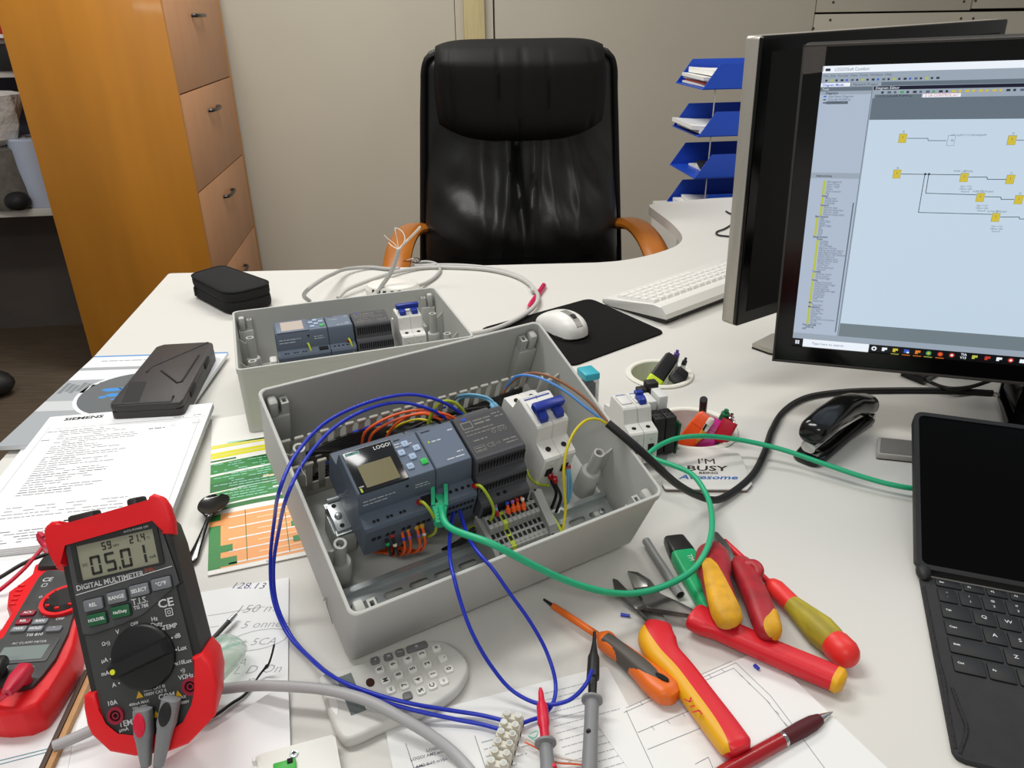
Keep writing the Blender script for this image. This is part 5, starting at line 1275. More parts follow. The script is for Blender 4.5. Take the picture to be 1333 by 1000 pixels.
x, y = cc(482, 889); mb = MB(m_sol); mb.prism([(x + .0035 * cos(a), y + .0045 * sin(a)) for a in [2 * pi * i / 16 for i in range(16)]], zc_ - .001, zc_ + .0006); mb.build('solar_window', calc)
x, y = cc(434, 918); mb = MB(m_calk); mb.prism([(x + .0005 + .0028 * cos(a), y + .002 + .013 * sin(a)) for a in [2 * pi * i / 20 for i in range(20)]], zc_ - .001, zc_ + .0004, bev=.0003); mb.build('grip_recess', calc)
o_ = (340, 730); sc_ = 3.703
keys = [('0', 905, 520), ('.', 875, 468), ('=', 845, 418), ('1', 828, 545), ('2', 800, 495), ('3', 775, 447), ('4', 757, 573), ('5', 730, 520), ('6', 707, 472), ('7', 690, 600), ('8', 662, 548), ('9', 637, 498), ('+/-', 880, 578), ('C', 825, 600), ('%', 770, 625), ('#', 705, 648), ('AC', 625, 620), ('M', 600, 575), ('R', 572, 522), ('-', 548, 478), ('x', 612, 460), ('/', 668, 440), ('+', 750, 412)]
for t, kx, ky in keys:
    x, y = cc(o_[0] + kx / sc_, o_[1] + ky / sc_, zc_ + .002); g = t in '#-x/+' and t != '+/-'
    mb = MB(m_calg if g else m_calk, m_prt if g else m_calt); lx, ly = (.0075, .0075)
    if t == '+': lx = .0185
    mb.prism(rrect(lx, ly, .0022, 4, x, y), zc_ - .001, zc_ + .0022, bev=.0008)
    if t != '#': mb.text(t, .0058 if len(t) == 1 else .003, TR(x, y, zc_ + .0023) @ RZ(pi / 2), 1, bold=.03)
    mb.build('key', calc)

# ------------------------------------------------------------------ digital multimeter
m_mr = mat('meter red rubber', '#e01a22', .45, spec=.4, bump=.1, bscale=500); m_mb = mat('meter black', '#262626', .5); m_mf = mat('meter face', '#3c3d3d', .5, bump=.1, bscale=1500); m_mf2 = mat('meter face upper', '#474849', .45)
m_mlcd = mat('lcd', '#8d8c79', .3); m_mdig = mat('lcd digits', '#23241f', .5); m_mk1 = mat('meter key grey', '#74777c', .5); m_mk2 = mat('meter key green', '#1d5a38', .45); m_mw_ = mat('meter print', '#c9cacb', .6); m_myl = mat('meter yellow', '#d0a01e', .5); m_jr = mat('jack red', '#8e1830', .4); m_dial = mat('dial black', '#1a1a1b', .4); m_dot = mat('dial dot', '#dfe02a', .5); m_orr = mat('orange red print', '#a8503a', .6)
F3 = Frame((-.305, .381, T + .0335), rad(3.04), rad(60.5), rad(12.6))
mm_ = thing('multimeter', 'red and black digital multimeter reading 05.01, propped up on its stand', 'multimeter', F3.M)
LM_ = lambda px, py, n=0.: tuple(F3.L(px, py, n).xy)
def P3(l, n=0.): return [LM_(*p, n) for p in l]
MC = LM_(172, 812)
bodyl = [(76, 700), (88, 692), (195, 664), (212, 668), (224, 700), (262, 850), (272, 890), (262, 935), (225, 965), (175, 972), (140, 962), (122, 935), (118, 905), (82, 745)]
mb = MB(m_mb); mb.prism(round_poly(P3(bodyl), .003, 3), -.032, -.001, bev=.002).taper(MC, 4.5); mb.build('meter_body', mm_)
tb_ = [(60, 690), (63, 684), (69, 679), (79, 678), (83, 687), (195, 655), (196, 646), (202, 642.5), (213, 646), (220, 656), (226, 674), (228.5, 695), (213, 695), (204, 672), (84, 706), (87, 735), (77, 741), (70, 724), (61, 704)]
mb = MB(m_mr); mb.prism(P3(tb_), -.0075, .0035, bev=.0024, seg=3).taper(MC, 4.5); mb.build('holster', mm_, smooth=45)
lb_ = [(112, 904), (127, 900), (131.5, 921), (138, 943), (155, 957), (190, 961), (225, 954), (241, 938), (256, 918), (260, 899), (251.5, 855), (265, 849), (278, 863.5), (284, 890), (282, 930), (273.5, 939), (247, 967), (221, 977), (179, 983), (146, 977), (122, 955), (116, 942), (112, 920)]
mb = MB(m_mr); mb.prism(P3(lb_), -.032, .0035, bev=.0024, seg=3).taper(MC, 4.5); mb.build('holster', mm_, smooth=45)
# face
fl = [(84, 706), (204, 672), (214, 700), (252, 855), (260, 899), (256, 919), (241, 938), (225, 953), (190, 960), (155, 956), (138, 942), (131, 920), (100, 775)]
TY = RZ(0)
mb = MB(m_mf, m_mf2, m_mw_, m_myl, m_orr, m_mb); mb.prism(P3(fl), -.003, .0008)
up_ = [(84, 706), (204, 672), (213, 697), (228, 740), (234, 760), (215, 775), (185, 800), (160, 812), (120, 826), (108, 826), (97, 774)]
mb.flatpoly(P3(up_, .001), .0010, 1)
n2 = .0013
mb.stroke(P3([(108, 827), (120, 827), (160, 813), (186, 801), (214, 776), (236, 757)], n2), .0007, n2, 5); mb.stroke(P3([(99, 775), (224, 737)], n2), .0006, n2, 2)
def ft(t, px, py, s, m=2, rot=0., bold=.02, sx=1.): x, y = LM_(px, py, n2); mb.text(t, s, TR(x, y, n2) @ RZ(rot), m, bold=bold, sx=sx)
ft('DIGITAL MULTIMETER', 143, 756.5, .0052, bold=.02); ft('T.I.S.', 182, 782.6, .0062); ft('TIS 788', 183.5, 790, .0036); ft('CE', 215.7, 785.5, .0082, sx=1.2)
x, y = LM_(220, 797, n2); mb.stroke([(x - .0025, y - .0025), (x + .0025, y - .0025), (x + .0025, y + .0025), (x - .0025, y + .0025), (x - .0025, y - .0025)], .0006, n2, 2); mb.stroke([(x - .001, y - .001), (x + .001, y - .001), (x + .001, y + .001), (x - .001, y + .001), (x - .001, y - .001)], .0005, n2, 2)
for t, px, py, s in (('Hz', 201, 806, .0042), ('Duty', 204, 813, .0042), ('TEMP', 221, 816, .0046), ('dB', 231, 828, .0044), ('Lux', 237, 844, .0044), ('x10Lux', 239, 862, .0040), ('OFF', 175, 812.5, .0034), ('V', 153, 823, .0044), ('Ω•))', 138, 838, .0036), ('µA', 136, 860, .0042), ('mA', 137, 877, .0042), ('A', 148.5, 892, .0044), ('10A', 146, 915.5, .0046), ('COM', 217, 906.5, .0054), ('VΩHz', 242, 881, .0044), ('•))', 238, 873, .0036), ('TEMP', 166, 941.5, .0056), ('µmA', 161, 950, .0036), ('600V CAT III', 201, 896, .0030), ('1000V CAT II', 202, 902, .0030), ('400mA MAX', 181, 915.5, .0028), ('10A 600V', 182, 921, .0028), ('MAX', 237, 908, .0028), ('1000V', 240, 914.5, .0028)): ft(t, px, py, s)
for px, py in ((167, 824), (178, 816), (196, 814), (212, 819), (224, 830.5), (229.5, 846), (228, 864), (144, 858), (146, 875), (155, 889.5), (151, 841)):
    x, y = LM_(px, py, n2); mb.flatpoly([(x + .0007 * cos(a), y + .0007 * sin(a)) for a in [2 * pi * i / 8 for i in range(8)]], n2, 2)
for px, py in ((181.5, 905), (232, 904), (203.5, 930.5)): x, y = LM_(px, py, n2); mb.flatpoly([(x - .0028, y - .002), (x + .0028, y - .002), (x, y + .0028)], n2, 3)
ft('5', 190, 741.5, .0058, 4); ft('BL', 197, 741, .0042, 4)
mb.build('face_plate', mm_)
b0, b1 = LM_(98.5, 760, .0015), LM_(205, 690, .0015)
cs = P3([(98.7, 713), (197.7, 687), (207.6, 729), (108.6, 759.5)], .0015)
x0 = (cs[0][0] + cs[3][0]) / 2; x1 = (cs[1][0] + cs[2][0]) / 2; y0 = (cs[2][1] + cs[3][1]) / 2; y1 = (cs[0][1] + cs[1][1]) / 2
mb = MB(m_mb, m_mlcd, m_mdig, m_mw_)
mb.holed(rrect(x1 - x0 + .0075, y1 - y0 + .0055, .002, 3, (x0 + x1) / 2, (y0 + y1) / 2 + .0012), [[(x0, y0), (x1, y0), (x1, y1), (x0, y1)]], .0009, .0022)
mb.rect(x0, y0, x1, y1, .0012, 1); z = .0014
hh, ww = (y1 - y0), (x1 - x0)
seg7(mb, '05', x0 + ww * .135, y0 + hh * .08, hh * .54, ww * .135, hh * .075, ww * .055, z, 2); mb.rect(x0 + ww * .485, y0 + hh * .07, x0 + ww * .51, y0 + hh * .15, z, 2)
seg7(mb, '01', x0 + ww * .530, y0 + hh * .08, hh * .54, ww * .135, hh * .075, ww * .055, z, 2)
seg7(mb, '59', x0 + ww * .32, y0 + hh * .72, hh * .22, ww * .052, hh * .035, ww * .018, z, 2); seg7(mb, '21', x0 + ww * .68, y0 + hh * .72, hh * .22, ww * .05, hh * .035, ww * .016, z, 2); seg7(mb, '4', x0 + ww * .83, y0 + hh * .72, hh * .22, ww * .05, hh * .035, ww * .016, z, 2); mb.rect(x0 + ww * .81, y0 + hh * .71, x0 + ww * .82, y0 + hh * .75, z, 2)
mb.text('DC', .003, TR(x0 + ww * .07, y0 + hh * .42, z), 2); mb.text('%RH', .0024, TR(x0 + ww * .50, y0 + hh * .77, z), 2); mb.text('mA', .0034, TR(x0 + ww * .93, y0 + hh * .22, z), 2); mb.text('°C', .0026, TR(x0 + ww * .92, y0 + hh * .77, z), 2)
mb.text('AUTO POWER OFF', .0022, TR(x0 + ww * .80, y1 + .0022, .0023), 3)
mb.build('display', mm_)
for t, px, py, g in (('REL', 121, 787.5, 0), ('RANGE', 151.5, 777.7, 0), ('SELECT', 181, 768.5, 0), ('°C/°F', 209.5, 760, 0), ('HOLD/BL', 125.7, 806.5, 1), ('Hz/Duty', 156.3, 796.5, 1)):
    x, y = LM_(px, py, .003); mb = MB(m_mk2 if g else m_mk1, m_wprt, m_mb); mb.prism(rrect(.0142, .0082, .0012, 3, x, y), .001, .0032, bev=.0006); mb.prism(rrect(.0158, .0096, .0015, 3, x, y), .0009, .0013, 2); mb.text(t, .0036 if len(t) < 7 else .0030, TR(x, y, .0033), 1, bold=.02); mb.build('button', mm_)
dx, dy = LM_(185, 856, .004); e = LM_(156.5, 870, .006); ang = math.atan2(e[1] - dy, e[0] - dx); rd = .0232
mb = MB(m_dial, m_dot); DM = TR(dx, dy, 0) @ RZ(ang)
mb.lathe([(rd, .0008), (rd, .004), (rd * .96, .0052), (rd * .9, .0055), (.0, .0055)], 40, 0, DM, cap1=False)
mb.loft([[DM @ V((sx * rd * .98, sy * .0062, .0048)) for sx, sy in ((-1, -1), (1, -1), (1, 1), (-1, 1))], [DM @ V((sx * rd * (.9), sy * .0042, .0125)) for sx, sy in ((-1, -1), (1, -1), (1, 1), (-1, 1))]], 0)
mb.cyl(DM @ V((rd * .78, 0, .0122)), DM @ V((rd * .78, 0, .0131)), .0019, n=14, mi=1)
mb.build('rotary_dial', mm_)
for px, py, m in ((150.4, 932, m_jr), (247.6, 894, m_jr), (186, 934, m_jr), (218, 925, m_mb)):
    x, y = LM_(px, py, .002); mb = MB(m, m_hole); mb.ring(.0040, .0062, .0008, .0026, 22, 0, TR(x, y, 0)); mb.ring(.0016, .0026, .0008, .0022, 16, 0, TR(x, y, 0)); mb.cyl((x, y, .0006), (x, y, .0011), .0041, n=20, mi=1); mb.build('jack', mm_)
for (pa_, pb_, hgt) in (((93, 678), (126, 668), .012), ((171, 655), (184, 651), .016)):
    a, b_ = LM_(*pa_, -.012), LM_(*pb_, -.012); mb = MB(m_mb); c = ((a[0] + b_[0]) / 2, (a[1] + b_[1]) / 2); wdt = math.hypot(b_[0] - a[0], b_[1] - a[1]); mb.box((c[0], c[1] - .004, -.013), (wdt, .014, hgt), bev=.002); mb.build('sensor_cap', mm_)
# kick stand from the back down to the desk
i3 = F3.M.inverted(); mid = LM_(165, 760, 0)
mid = LM_(172, 770, -.03); gd = D(176, 735, .004)
a_, b_ = V((mid[0], mid[1], -.031)), i3 @ gd
mb = MB(m_mb); ex = V((1, 0, 0)) ; dvec = (b_ - a_).normalized(); nn = ex.cross(dvec).normalized()
mb.loft([[p + ex * sx * w_ + nn * t for sx, t in ((-1, -.002), (1, -.002), (1, .002), (-1, .002))] for p, w_ in ((a_, .014), (a_.lerp(b_, .5), .012), (b_, .010))]); mb.build('kick_stand', mm_)

# test leads: plug at the meter, lead leaving below the picture, probe lying on the desk
m_pg_ = mat('probe grey', '#7d7e80', .5); m_prd = mat('probe red', '#d21537', .4); m_pbk = mat('probe black', '#161617', .45); m_lead_r = mat('lead red', '#c01838', .45); m_lead_k = mat('lead black', '#1a1a1b', .45)
def test_lead(label, plug_px, plug_end, tipm, leadm, probe, nzs, route):
    a = LM_(*plug_px, .010); e = LM_(*plug_end, .012)
    t = thing('test_lead', label, 'test lead', TR(*(F3.M @ V((*a, .01)))))
    ti = t.matrix_world.inverted(); A = F3.M @ V((*a, .0088)); B = F3.M @ V((*e, .011))
    d = (B - A); Mx_ = frame_axes(A, d, F3.n); G = ti @ Mx_; Lp = d.length
    mb = MB(m_pg_); rg = []
    for x, w_, h_ in ((-.006, .0042, .0035), (-.005, .006, .0052), (.012, .0062, .0056), (.016, .0052, .005), (Lp * .8, .0040, .004), (Lp, .0032, .0032)): rg.append([G @ V((x, p[0], p[1])) for p in rrect(2 * w_, 2 * h_, min(w_, h_) * .7, 4)])
    mb.loft(rg); pg = mb.build('plug', t, smooth=50)
    mb = MB(tipm); mb.prism([(.004 + .0085 * cos(q) * (1 if abs(cos(q)) < .5 else 1), .0042 * sin(q)) for q in [2 * pi * i / 22 for i in range(22)]], .0050, .0061, 0, G, bev=.0004); mb.build('plug_cap', pg)
    mb = MB(m_pg_); mb.cyl(G @ V((0, 0, -.002)), G @ V((0, 0, -.0075)), .0038, n=14); mb.build('plug_sleeve', pg)
    (tx, ty, tz), (bx, by, bz_) = probe; tip, base = D(tx, ty, tz), D(bx, by, bz_)
    pts = [B, B + d.normalized() * .012 + V((0, 0, -.012))] + [D(*q) for q in route] + [base + (base - tip).normalized() * .03 + V((0, 0, -.004)), base + (base - tip).normalized() * .012]
    mb = MB(leadm); mb.tube([ti @ p for p in pts], .0021, 8); mb.build('lead', t, smooth=60)
    Z = frame_axes(tip, (base - tip).orthogonal(), base - tip); G = ti @ Z; Lp = (base - tip).length
    return t, G, Lp
t, G, Lp = test_lead('test lead with a red-capped plug and red probe tip, plugged into the multimeter', (185, 934), (187, 1000), m_prd, m_lead_r, ((703.5, 896, .020), (714, 1010, .010)), 0, [(200, 1060, .004), (330, 1120, .004), (560, 1110, .004), (690, 1070, .004)])
mb = MB(m_prd); mb.lathe([(.0011, 0), (.0021, .004), (.0026, .012), (.0043, .015), (.0047, .030), (.0036, .034), (.0034, .046)], 18, 0, G); mb.build('probe_tip_guard', t, smooth=40)
mb = MB(m_pg_); mb.lathe([(.0034, .044), (.0080, .0448), (.0082, .0468), (.0050, .048), (.0052, .060), (.0064, .075), (.0062, Lp), (.004, Lp + .006)], 20, 0, G); mb.build('probe_handle', t, smooth=40)
mb = MB(m_prd); mb.ball(G @ V((-.004, .002, .066)), (.0025, .003, .004), 10); mb.build('grip_inlay', t)
t, G, Lp = test_lead('test lead with a black-capped plug and black probe clip, plugged into the multimeter', (220, 920), (203, 1000), m_pbk, m_lead_k, ((774, 823, .026), (767, 1010, .012)), 0, [(206, 1050, .004), (350, 1095, .004), (560, 1085, .0042), (740, 1075, .004)])
mb = MB(m_pbk); mb.lathe([(.0014, 0), (.0016, .010), (.0034, .022), (.0048, .026), (.0052, .046), (.0036, .047), (.0034, .066)], 18, 0, G); mb.build('probe_tip_guard', t, smooth=40)
mb = MB(m_pg_); mb.lathe([(.0034, .064), (.0082, .0648), (.0084, .0668), (.0056, .068), (.0054, .090), (.0058, .12), (.0062, Lp), (.004, Lp + .006)], 20, 0, G); mb.build('probe_handle', t, smooth=40)
mb = MB(m_pbk); mb.ball(G @ V((-.002, -.0045, .096)), (.002, .002, .0024), 10); mb.build('grip_inlay', t)

# ------------------------------------------------------------------ clamp meter
zc_ = .036
up_v = D(88, 770, zc_) - D(37, 850, zc_); up_v.z = 0
o_ = D(37, 850, zc_); FX = frame_axes(V((o_.x, o_.y, T)), V((up_v.y, -up_v.x, 0)))
clamp = thing('clamp_meter', 'red clamp meter with a dark face, lying half behind the multimeter', 'clamp meter', FX); fxi = FX.inverted()
def CL(px, py, z=zc_): p = fxi @ D(px, py, z); return (p.x, p.y)
ob = [(-60, 900), (-58, 930), (0, 934), (30, 931), (53, 921), (67, 903), (93, 862), (100, 845), (106, 815), (112, 770), (112, 745), (80, 733), (45, 737), (41, 752), (24, 765), (10, 775), (8, 792), (14, 802), (0, 825), (-40, 850)]
mb = MB(m_mr); mb.puck(round_poly([CL(*p, .028) for p in ob], .006, 4), [(.0008, .004), (.005, .0008), (.016, 0), (.027, .0005), (.0315, .002), (.0325, .004)]); mb.build('meter_case', clamp, smooth=45)
mb = MB(m_mr); 
for k in range(5): x, y = CL(17 + 3 * k, 790 - 6 * k, .03); mb.box((x, y, .03), (.006, .0018, .008), 0, bev=.0008)
mb.build('trigger_ribs', clamp)
fb_ = [(-50, 852), (-52, 880), (0, 893), (20, 897), (42, 893), (56, 878), (72, 857), (88, 824), (95, 800), (104, 768), (100, 752), (78, 742), (60, 742), (50, 752), (3, 832)]
mb = MB(m_mf, m_mw_, m_mf2); mb.prism(round_poly([CL(*p) for p in fb_], .003, 3), .030, zc_, bev=.001); z = zc_ + .0002
def ct(t, px, py, s, rot=0., bold=.02): x, y = CL(px, py); mb.text(t, s, TR(x, y, z) @ RZ(rot), 1, bold=bold)
ct('CE', 62, 755, .0075); ct('TIS 810', 45, 826.5, .0044); ct('OFF', 78, 806, .004); ct('Hz', 60, 802, .0034); ct('V', 51, 791, .0034); ct('Ω', 53, 777.5, .0036); ct('INPUT', 35, 870, .0036); ct('COM', 3, 870, .0036)
x, y = CL(58, 762); mb.stroke([(x - .002, y - .002), (x + .002, y - .002), (x + .002, y + .002), (x - .002, y + .002), (x - .002, y - .002)], .0006, z, 1)
mb.build('face_plate', clamp)
q = [CL(*p) for p in ((4, 833), (73, 833), (62, 866), (-12, 862))]
lx0, lx1 = (q[0][0] + q[3][0]) / 2, (q[1][0] + q[2][0]) / 2; ly0, ly1 = (q[2][1] + q[3][1]) / 2, (q[0][1] + q[1][1]) / 2
mb = MB(m_mf2, mat('grey lcd', '#7a8583', .3), m_mw_); mb.prism(rrect(lx1 - lx0, ly1 - ly0, .002, 3, (lx0 + lx1) / 2, (ly0 + ly1) / 2), zc_ - .001, zc_ + .0008, bev=.0003); mb.rect(lx0 + .005, ly0 + .003, lx1 - .005, ly1 - .008, zc_ + .001, 1); mb.text('AC CLAMP METER', .0034, TR((lx0 + lx1) / 2, ly1 - .0042, zc_ + .001), 2); mb.build('display', clamp)
for t_, px, py, r_ in (('MAX', 24, 818.5, 0), ('HOLD', 46, 818, 0), ('*', 70, 818, 0), ('REL', 30, 808.5, 1), ('RAN', 52, 808.5, 0), ('ACV', 36, 797.5, 1)):
    x, y = CL(px, py, zc_ + .002); mb = MB(m_jr if r_ else m_mk1, m_wprt); mb.prism(rrect(.0125, .0062, .0015, 3, x, y), zc_ - .001, zc_ + .0022, bev=.0006); mb.text(t_, .0036, TR(x, y, zc_ + .0023), 1, bold=.02); mb.build('button', clamp)
x, y = CL(84, 781, zc_ + .002); mb = MB(m_mr, m_dial); mb.ring(.0165, .0200, zc_ - .001, zc_ + .003, 36, 0, TR(x, y, 0)); mb.lathe([(.0160, zc_ - .001), (.0158, zc_ + .003), (.012, zc_ + .006), (0, zc_ + .006)], 30, 1, TR(x, y, 0), cap1=False)
for k in range(8): a = 2 * pi * k / 8; mb.box((x + .0135 * cos(a), y + .0135 * sin(a), zc_ + .0045), (.004, .002, .003), 0, TR(x, y, 0) @ RZ(a) @ TR(-x, -y, 0) if False else Mx.Identity(4), bev=.0006)
mb.build('rotary_dial', clamp)
x, y = CL(72, 739, .030); mb = MB(m_mb); mb.box((x + .01, y + .004, .025), (.05, .022, .026), 0, bev=.006); mb.build('jaw_base', clamp)
x, y = CL(108, 700, .024); mb = MB(m_mr); pts = [(x + .030 * cos(a), y - .002 + .034 * sin(a), .018) for a in [-1.1 + (2 * pi - 1.9) * i / 14 for i in range(15)]]; mb.tube(pts, .0095, 12, flat=1.1); mb.build('jaw', clamp, smooth=60)
# its red lead plug and the leads crossing behind
def plain_lead(name, label, pts, r, m, plug=None):
    t = thing(name, label, 'test lead', TR(*D(*pts[0]))); ti = t.matrix_world.inverted()
    mb = MB(m); mb.tube([ti @ D(*p) for p in pts], r, 8); mb.build('lead', t, smooth=60)
    if plug:
        A, B = D(*plug[0]), D(*plug[1]); G = ti @ frame_axes(A, B - A); L_ = (B - A).length; mb = MB(m); rg = []
        for x, w_, h_ in ((-.004, .004, .003), (-.002, .0058, .005), (.010, .0062, .0056), (.015, .0054, .005), (L_, .0036, .0036)): rg.append([G @ V((x, p[0], p[1])) for p in rrect(2 * w_, 2 * h_, min(w_, h_) * .7, 4)])
        mb.loft(rg); p_ = mb.build('plug', t, smooth=50); mb = MB(m); mb.cyl(G @ V((.002, 0, -.003)), G @ V((.002, 0, -.013)), .004, n=12); mb.build('plug_sleeve', p_)
plain_lead('test_lead', 'red test lead plugged into the clamp meter, running up behind the multimeter', [(10, 903, .046), (-10, 915, .035), (-60, 900, .02), (-80, 850, .004), (-50, 800, .02), (0, 768, .03), (30, 742, .034), (48, 722, .036), (58, 712, .036), (64, 716, .030)], .0019, m_lead_r, ((32, 872, .047), (9, 904, .046)))
plain_lead('test_lead', 'black test lead plugged into the clamp meter beside its red one', [(-12, 885, .046), (-35, 890, .03), (-70, 860, .01), (-60, 800, .004), (-20, 762, .024), (0, 752, .03), (30, 734, .034), (60, 722, .034), (70, 722, .028)], .0019, m_lead_k, ((0, 862, .047), (-12, 885, .046)))
mb = MB(m_lead_r); mb.tube([F3.M @ V((*LM_(66, 712, -.02), -.02)), D(60, 712, .07), D(53, 702, .075), D(52, 696, .078), D(56, 700, .076)], .0030, 8); one(mb, 'cable_tie', 'short red rubber tie at the upper left corner of the multimeter', 'tie', smooth=60)

# ------------------------------------------------------------------ small things around the meter
m_glass = mat('clear green plastic', '#c4d8c6', .12, trans=.75, ior=1.2, alpha=.55)
c = D(281, 886, .0); mb = MB(m_glass); GM = TR(c.x, c.y, T + .0045) @ RZ(1.2)
rg = []
for k, (x, r_) in enumerate(((-.036, .006), (-.034, .013), (-.022, .0175), (.016, .018), (.027, .0145), (.031, .006))): rg.append([GM @ V((x, p[0] * r_, .0125 + p[1] * r_ * .68)) for p in circ(1, 20)])
mb.loft(rg); one(mb, 'plastic_capsule', 'clear pale green plastic capsule right behind the multimeter', 'capsule')
M, L_ = lay((268, 842), (306, 804), .007)
mb = MB(mat('dark rod', '#3d3c3a', .5), m_zinc); mb.cyl(M @ V((-.005, 0, 0)), M @ V((L_ - .008, 0, .002)), .0021, n=12); mb.cyl(M @ V((L_ - .008, 0, .002)), M @ V((L_ + .002, 0, .0025)), .0026, .0018, n=12, mi=1); one(mb, 'metal_rod', 'thin dark rod with a bright tip lying on the handwritten note', 'rod')
mb = MB(m_wk); mb.tube([D(*p) for p in ((357, 839, .028), (354, 852, .022), (350, 864, .016), (347, 868, .012), (340, 876, .008), (331, 889, .005))], lambda t: .0009 + .0008 * math.exp(-((t - .58) / .08) ** 2), 8); mb.tube([D(*p) for p in ((331, 889, .005), (318, 905, .005), (300, 917, .005), (281, 931, .006), (262, 940, .006))], .0013, 8); one(mb, 'wire_scrap', 'stray black wire scrap standing up from the handwritten note', 'wire', smooth=60)
mb = MB(mat('grey flex', '#a8a7a8', .45)); mb.tube([D(*p) for p in ((70, 972, .010), (110, 955, .012), (150, 935, .014), (205, 913, .016), (255, 902, .018), (290, 897, .020), (330, 893, .022), (380, 894, .023), (430, 899, .024), (480, 913, .024), (525, 936, .02), (560, 957, .014), (590, 980, .008), (615, 1008, .0048), (640, 1050, .0045))], .0043, 12); one(mb, 'grey_cable', 'thick grey cable sweeping across the front over the calculator', 'cable', smooth=60)
# white unit with a green terminal at the bottom edge
m_wu = mat('white unit plastic', '#dcdcd6', .45); m_grn = mat('terminal green', '#37a338', .4)
A, B = D(333, 984, .012), D(436, 957, .012); UM = frame_axes(V((A.x, A.y, T)), B - A); Lw = (B - A).length
unit = thing('electronic_module', 'white module with a green terminal, cut off by the bottom edge', 'module', UM)
mb = MB(m_wu); mb.prism(round_poly([(0, 0), (Lw, 0), (Lw + .004, -.10), (.004, -.10)], .003, 4), .0045, .013, bev=.001); mb.build('housing', unit)
ui_ = UM.inverted()
p = ui_ @ D(383, 982, .013); mb = MB(m_zinc, m_hole); mb.lathe([(.0033, .013), (.0031, .0142), (.0012, .0146), (0, .0142)], 16, 0, TR(p.x, p.y, 0), cap1=False); mb.box((p.x, p.y, .0147), (.0032, .0007, .0004), 1); mb.box((p.x, p.y, .0147), (.0007, .0032, .0004), 1); mb.build('screw', unit)
p = ui_ @ D(371, 997, .013); mb = MB(m_grn, m_hole); mb.box((p.x, p.y - .004, .0135), (.016, .012, .006), bev=.001); mb.box((p.x + .004, p.y + .000, .0166), (.004, .004, .001), 1); mb.build('green_terminal', unit)
p = ui_ @ D(331, 991, .016); mb = MB(m_wu); mb.box((p.x, p.y, .0155), (.003, .004, .006), bev=.0008); mb.build('clip', unit)

# black spoon on the leaflet
m_sp = mat('black plastic spoon', '#0c0c0c', .15, spec=.6)
M, L_ = lay((248, 733), (277, 670), .004); mb = MB(m_sp); rg = []
spn = [(-.002, .0012, .0010, 0), (.002, .0052, .0012, 0), (L_ * .35, .0040, .0018, .001), (L_ * .72, .0026, .0022, .004), (L_ * .84, .0034, .0022, .0055), (L_ * .90, .010, .0018, .0055), (L_ * 1.00, .0150, .0016, .005), (L_ * 1.16, .0165, .0016, .0045), (L_ * 1.28, .0125, .0014, .0045), (L_ * 1.335, .003, .001, .0045)]
_s = catmull([V((x, w_, zo)) for x, w_, th, zo in spn], 4); _t = catmull([V((x, th, 0)) for x, w_, th, zo in spn], 4)
spn = [(a.x, max(a.y, .0008), max(b.y, .0006), a.z) for a, b in zip(_s, _t)]
for x, w_, th, zo in spn:
    bow = 1 if x > L_ * .87 else 0
    rg.append([M @ V((x, y, z + zo + (abs(y) / max(w_, 1e-4)) ** 2 * .004 * bow - .0)) for y, z in [(w_ * cos(a), th * sin(a) + (.0005)) for a in [2 * pi * i / 20 for i in range(20)]]])
mb.loft(rg); one(mb, 'plastic_spoon', 'small shiny black plastic spoon lying on the green leaflet', 'spoon', smooth=60)
# terminal strip and the loose thin cores
m_blk_w = mat('milky plastic', '#cfcbbd', .4, spec=.5)
A, B = D(669, 934, .008), D(648, 1000, .008); SMx = frame_axes(V((A.x, A.y, T)), B - A); L_ = (B - A).length
strip = thing('terminal_strip', 'milky white screw terminal strip standing among the blue wires', 'terminal strip', SMx)
for i in range(6):
    mb = MB(m_blk_w, m_zinc, m_hole); x = .0085 * i + .004
    mb.box((x, 0, .0075), (.0062, .017, .0130), bev=.0016); mb.box((x + .004, 0, .004), (.003, .006, .006), bev=.0005)
    for y in (-.0045, .0045): mb.cyl((x, y, .013), (x, y, .0165), .0029, .0027, n=14); mb.cyl((x, y, .0164), (x, y, .0167), .0017, n=10, mi=1)
    for y in (-.0086, .0086): mb.cyl((x, y, .0065), (x, y * 1.02, .0065), .0019, n=10, mi=2)
    mb.build('terminal', strip)
for k, (m, l) in enumerate(((m_lt, [(690, 955, .010), (700, 952, .016), (697, 960, .014), (688, 958, .010), (700, 966, .006), (716, 972, .004)]), (m_cop, [(684, 962, .008), (700, 970, .010), (720, 984, .006), (745, 990, .004), (768, 992, .004)]), (m_wo, [(683, 966, .008), (705, 978, .008), (722, 992, .006), (748, 995, .004), (764, 997, .004)]))):
    mb = MB(m); mb.tube([D(*p) for p in l], .0006, 6); one(mb, 'loose_core', ['thin pale teal core curling beside the terminal strip', 'thin copper coloured core by the red probe', 'thin orange core by the red probe'][k], 'wire', smooth=60)
# blue scraps
for k, (a, b_) in enumerate((((808, 800), (820, 802)), ((982, 866), (988, 871)))):
    M, L_ = lay(a, b_, .0018 if k == 0 else .0042); mb = MB(m_wb); mb.cyl(M @ V((0, 0, 0)), M @ V((L_, 0, 0)), .0016, .0014, n=10); one(mb, 'insulation_scrap', ['scrap of blue insulation beside the cutter jaws', 'tiny blue insulation scrap on the line drawing'][k], 'scrap')

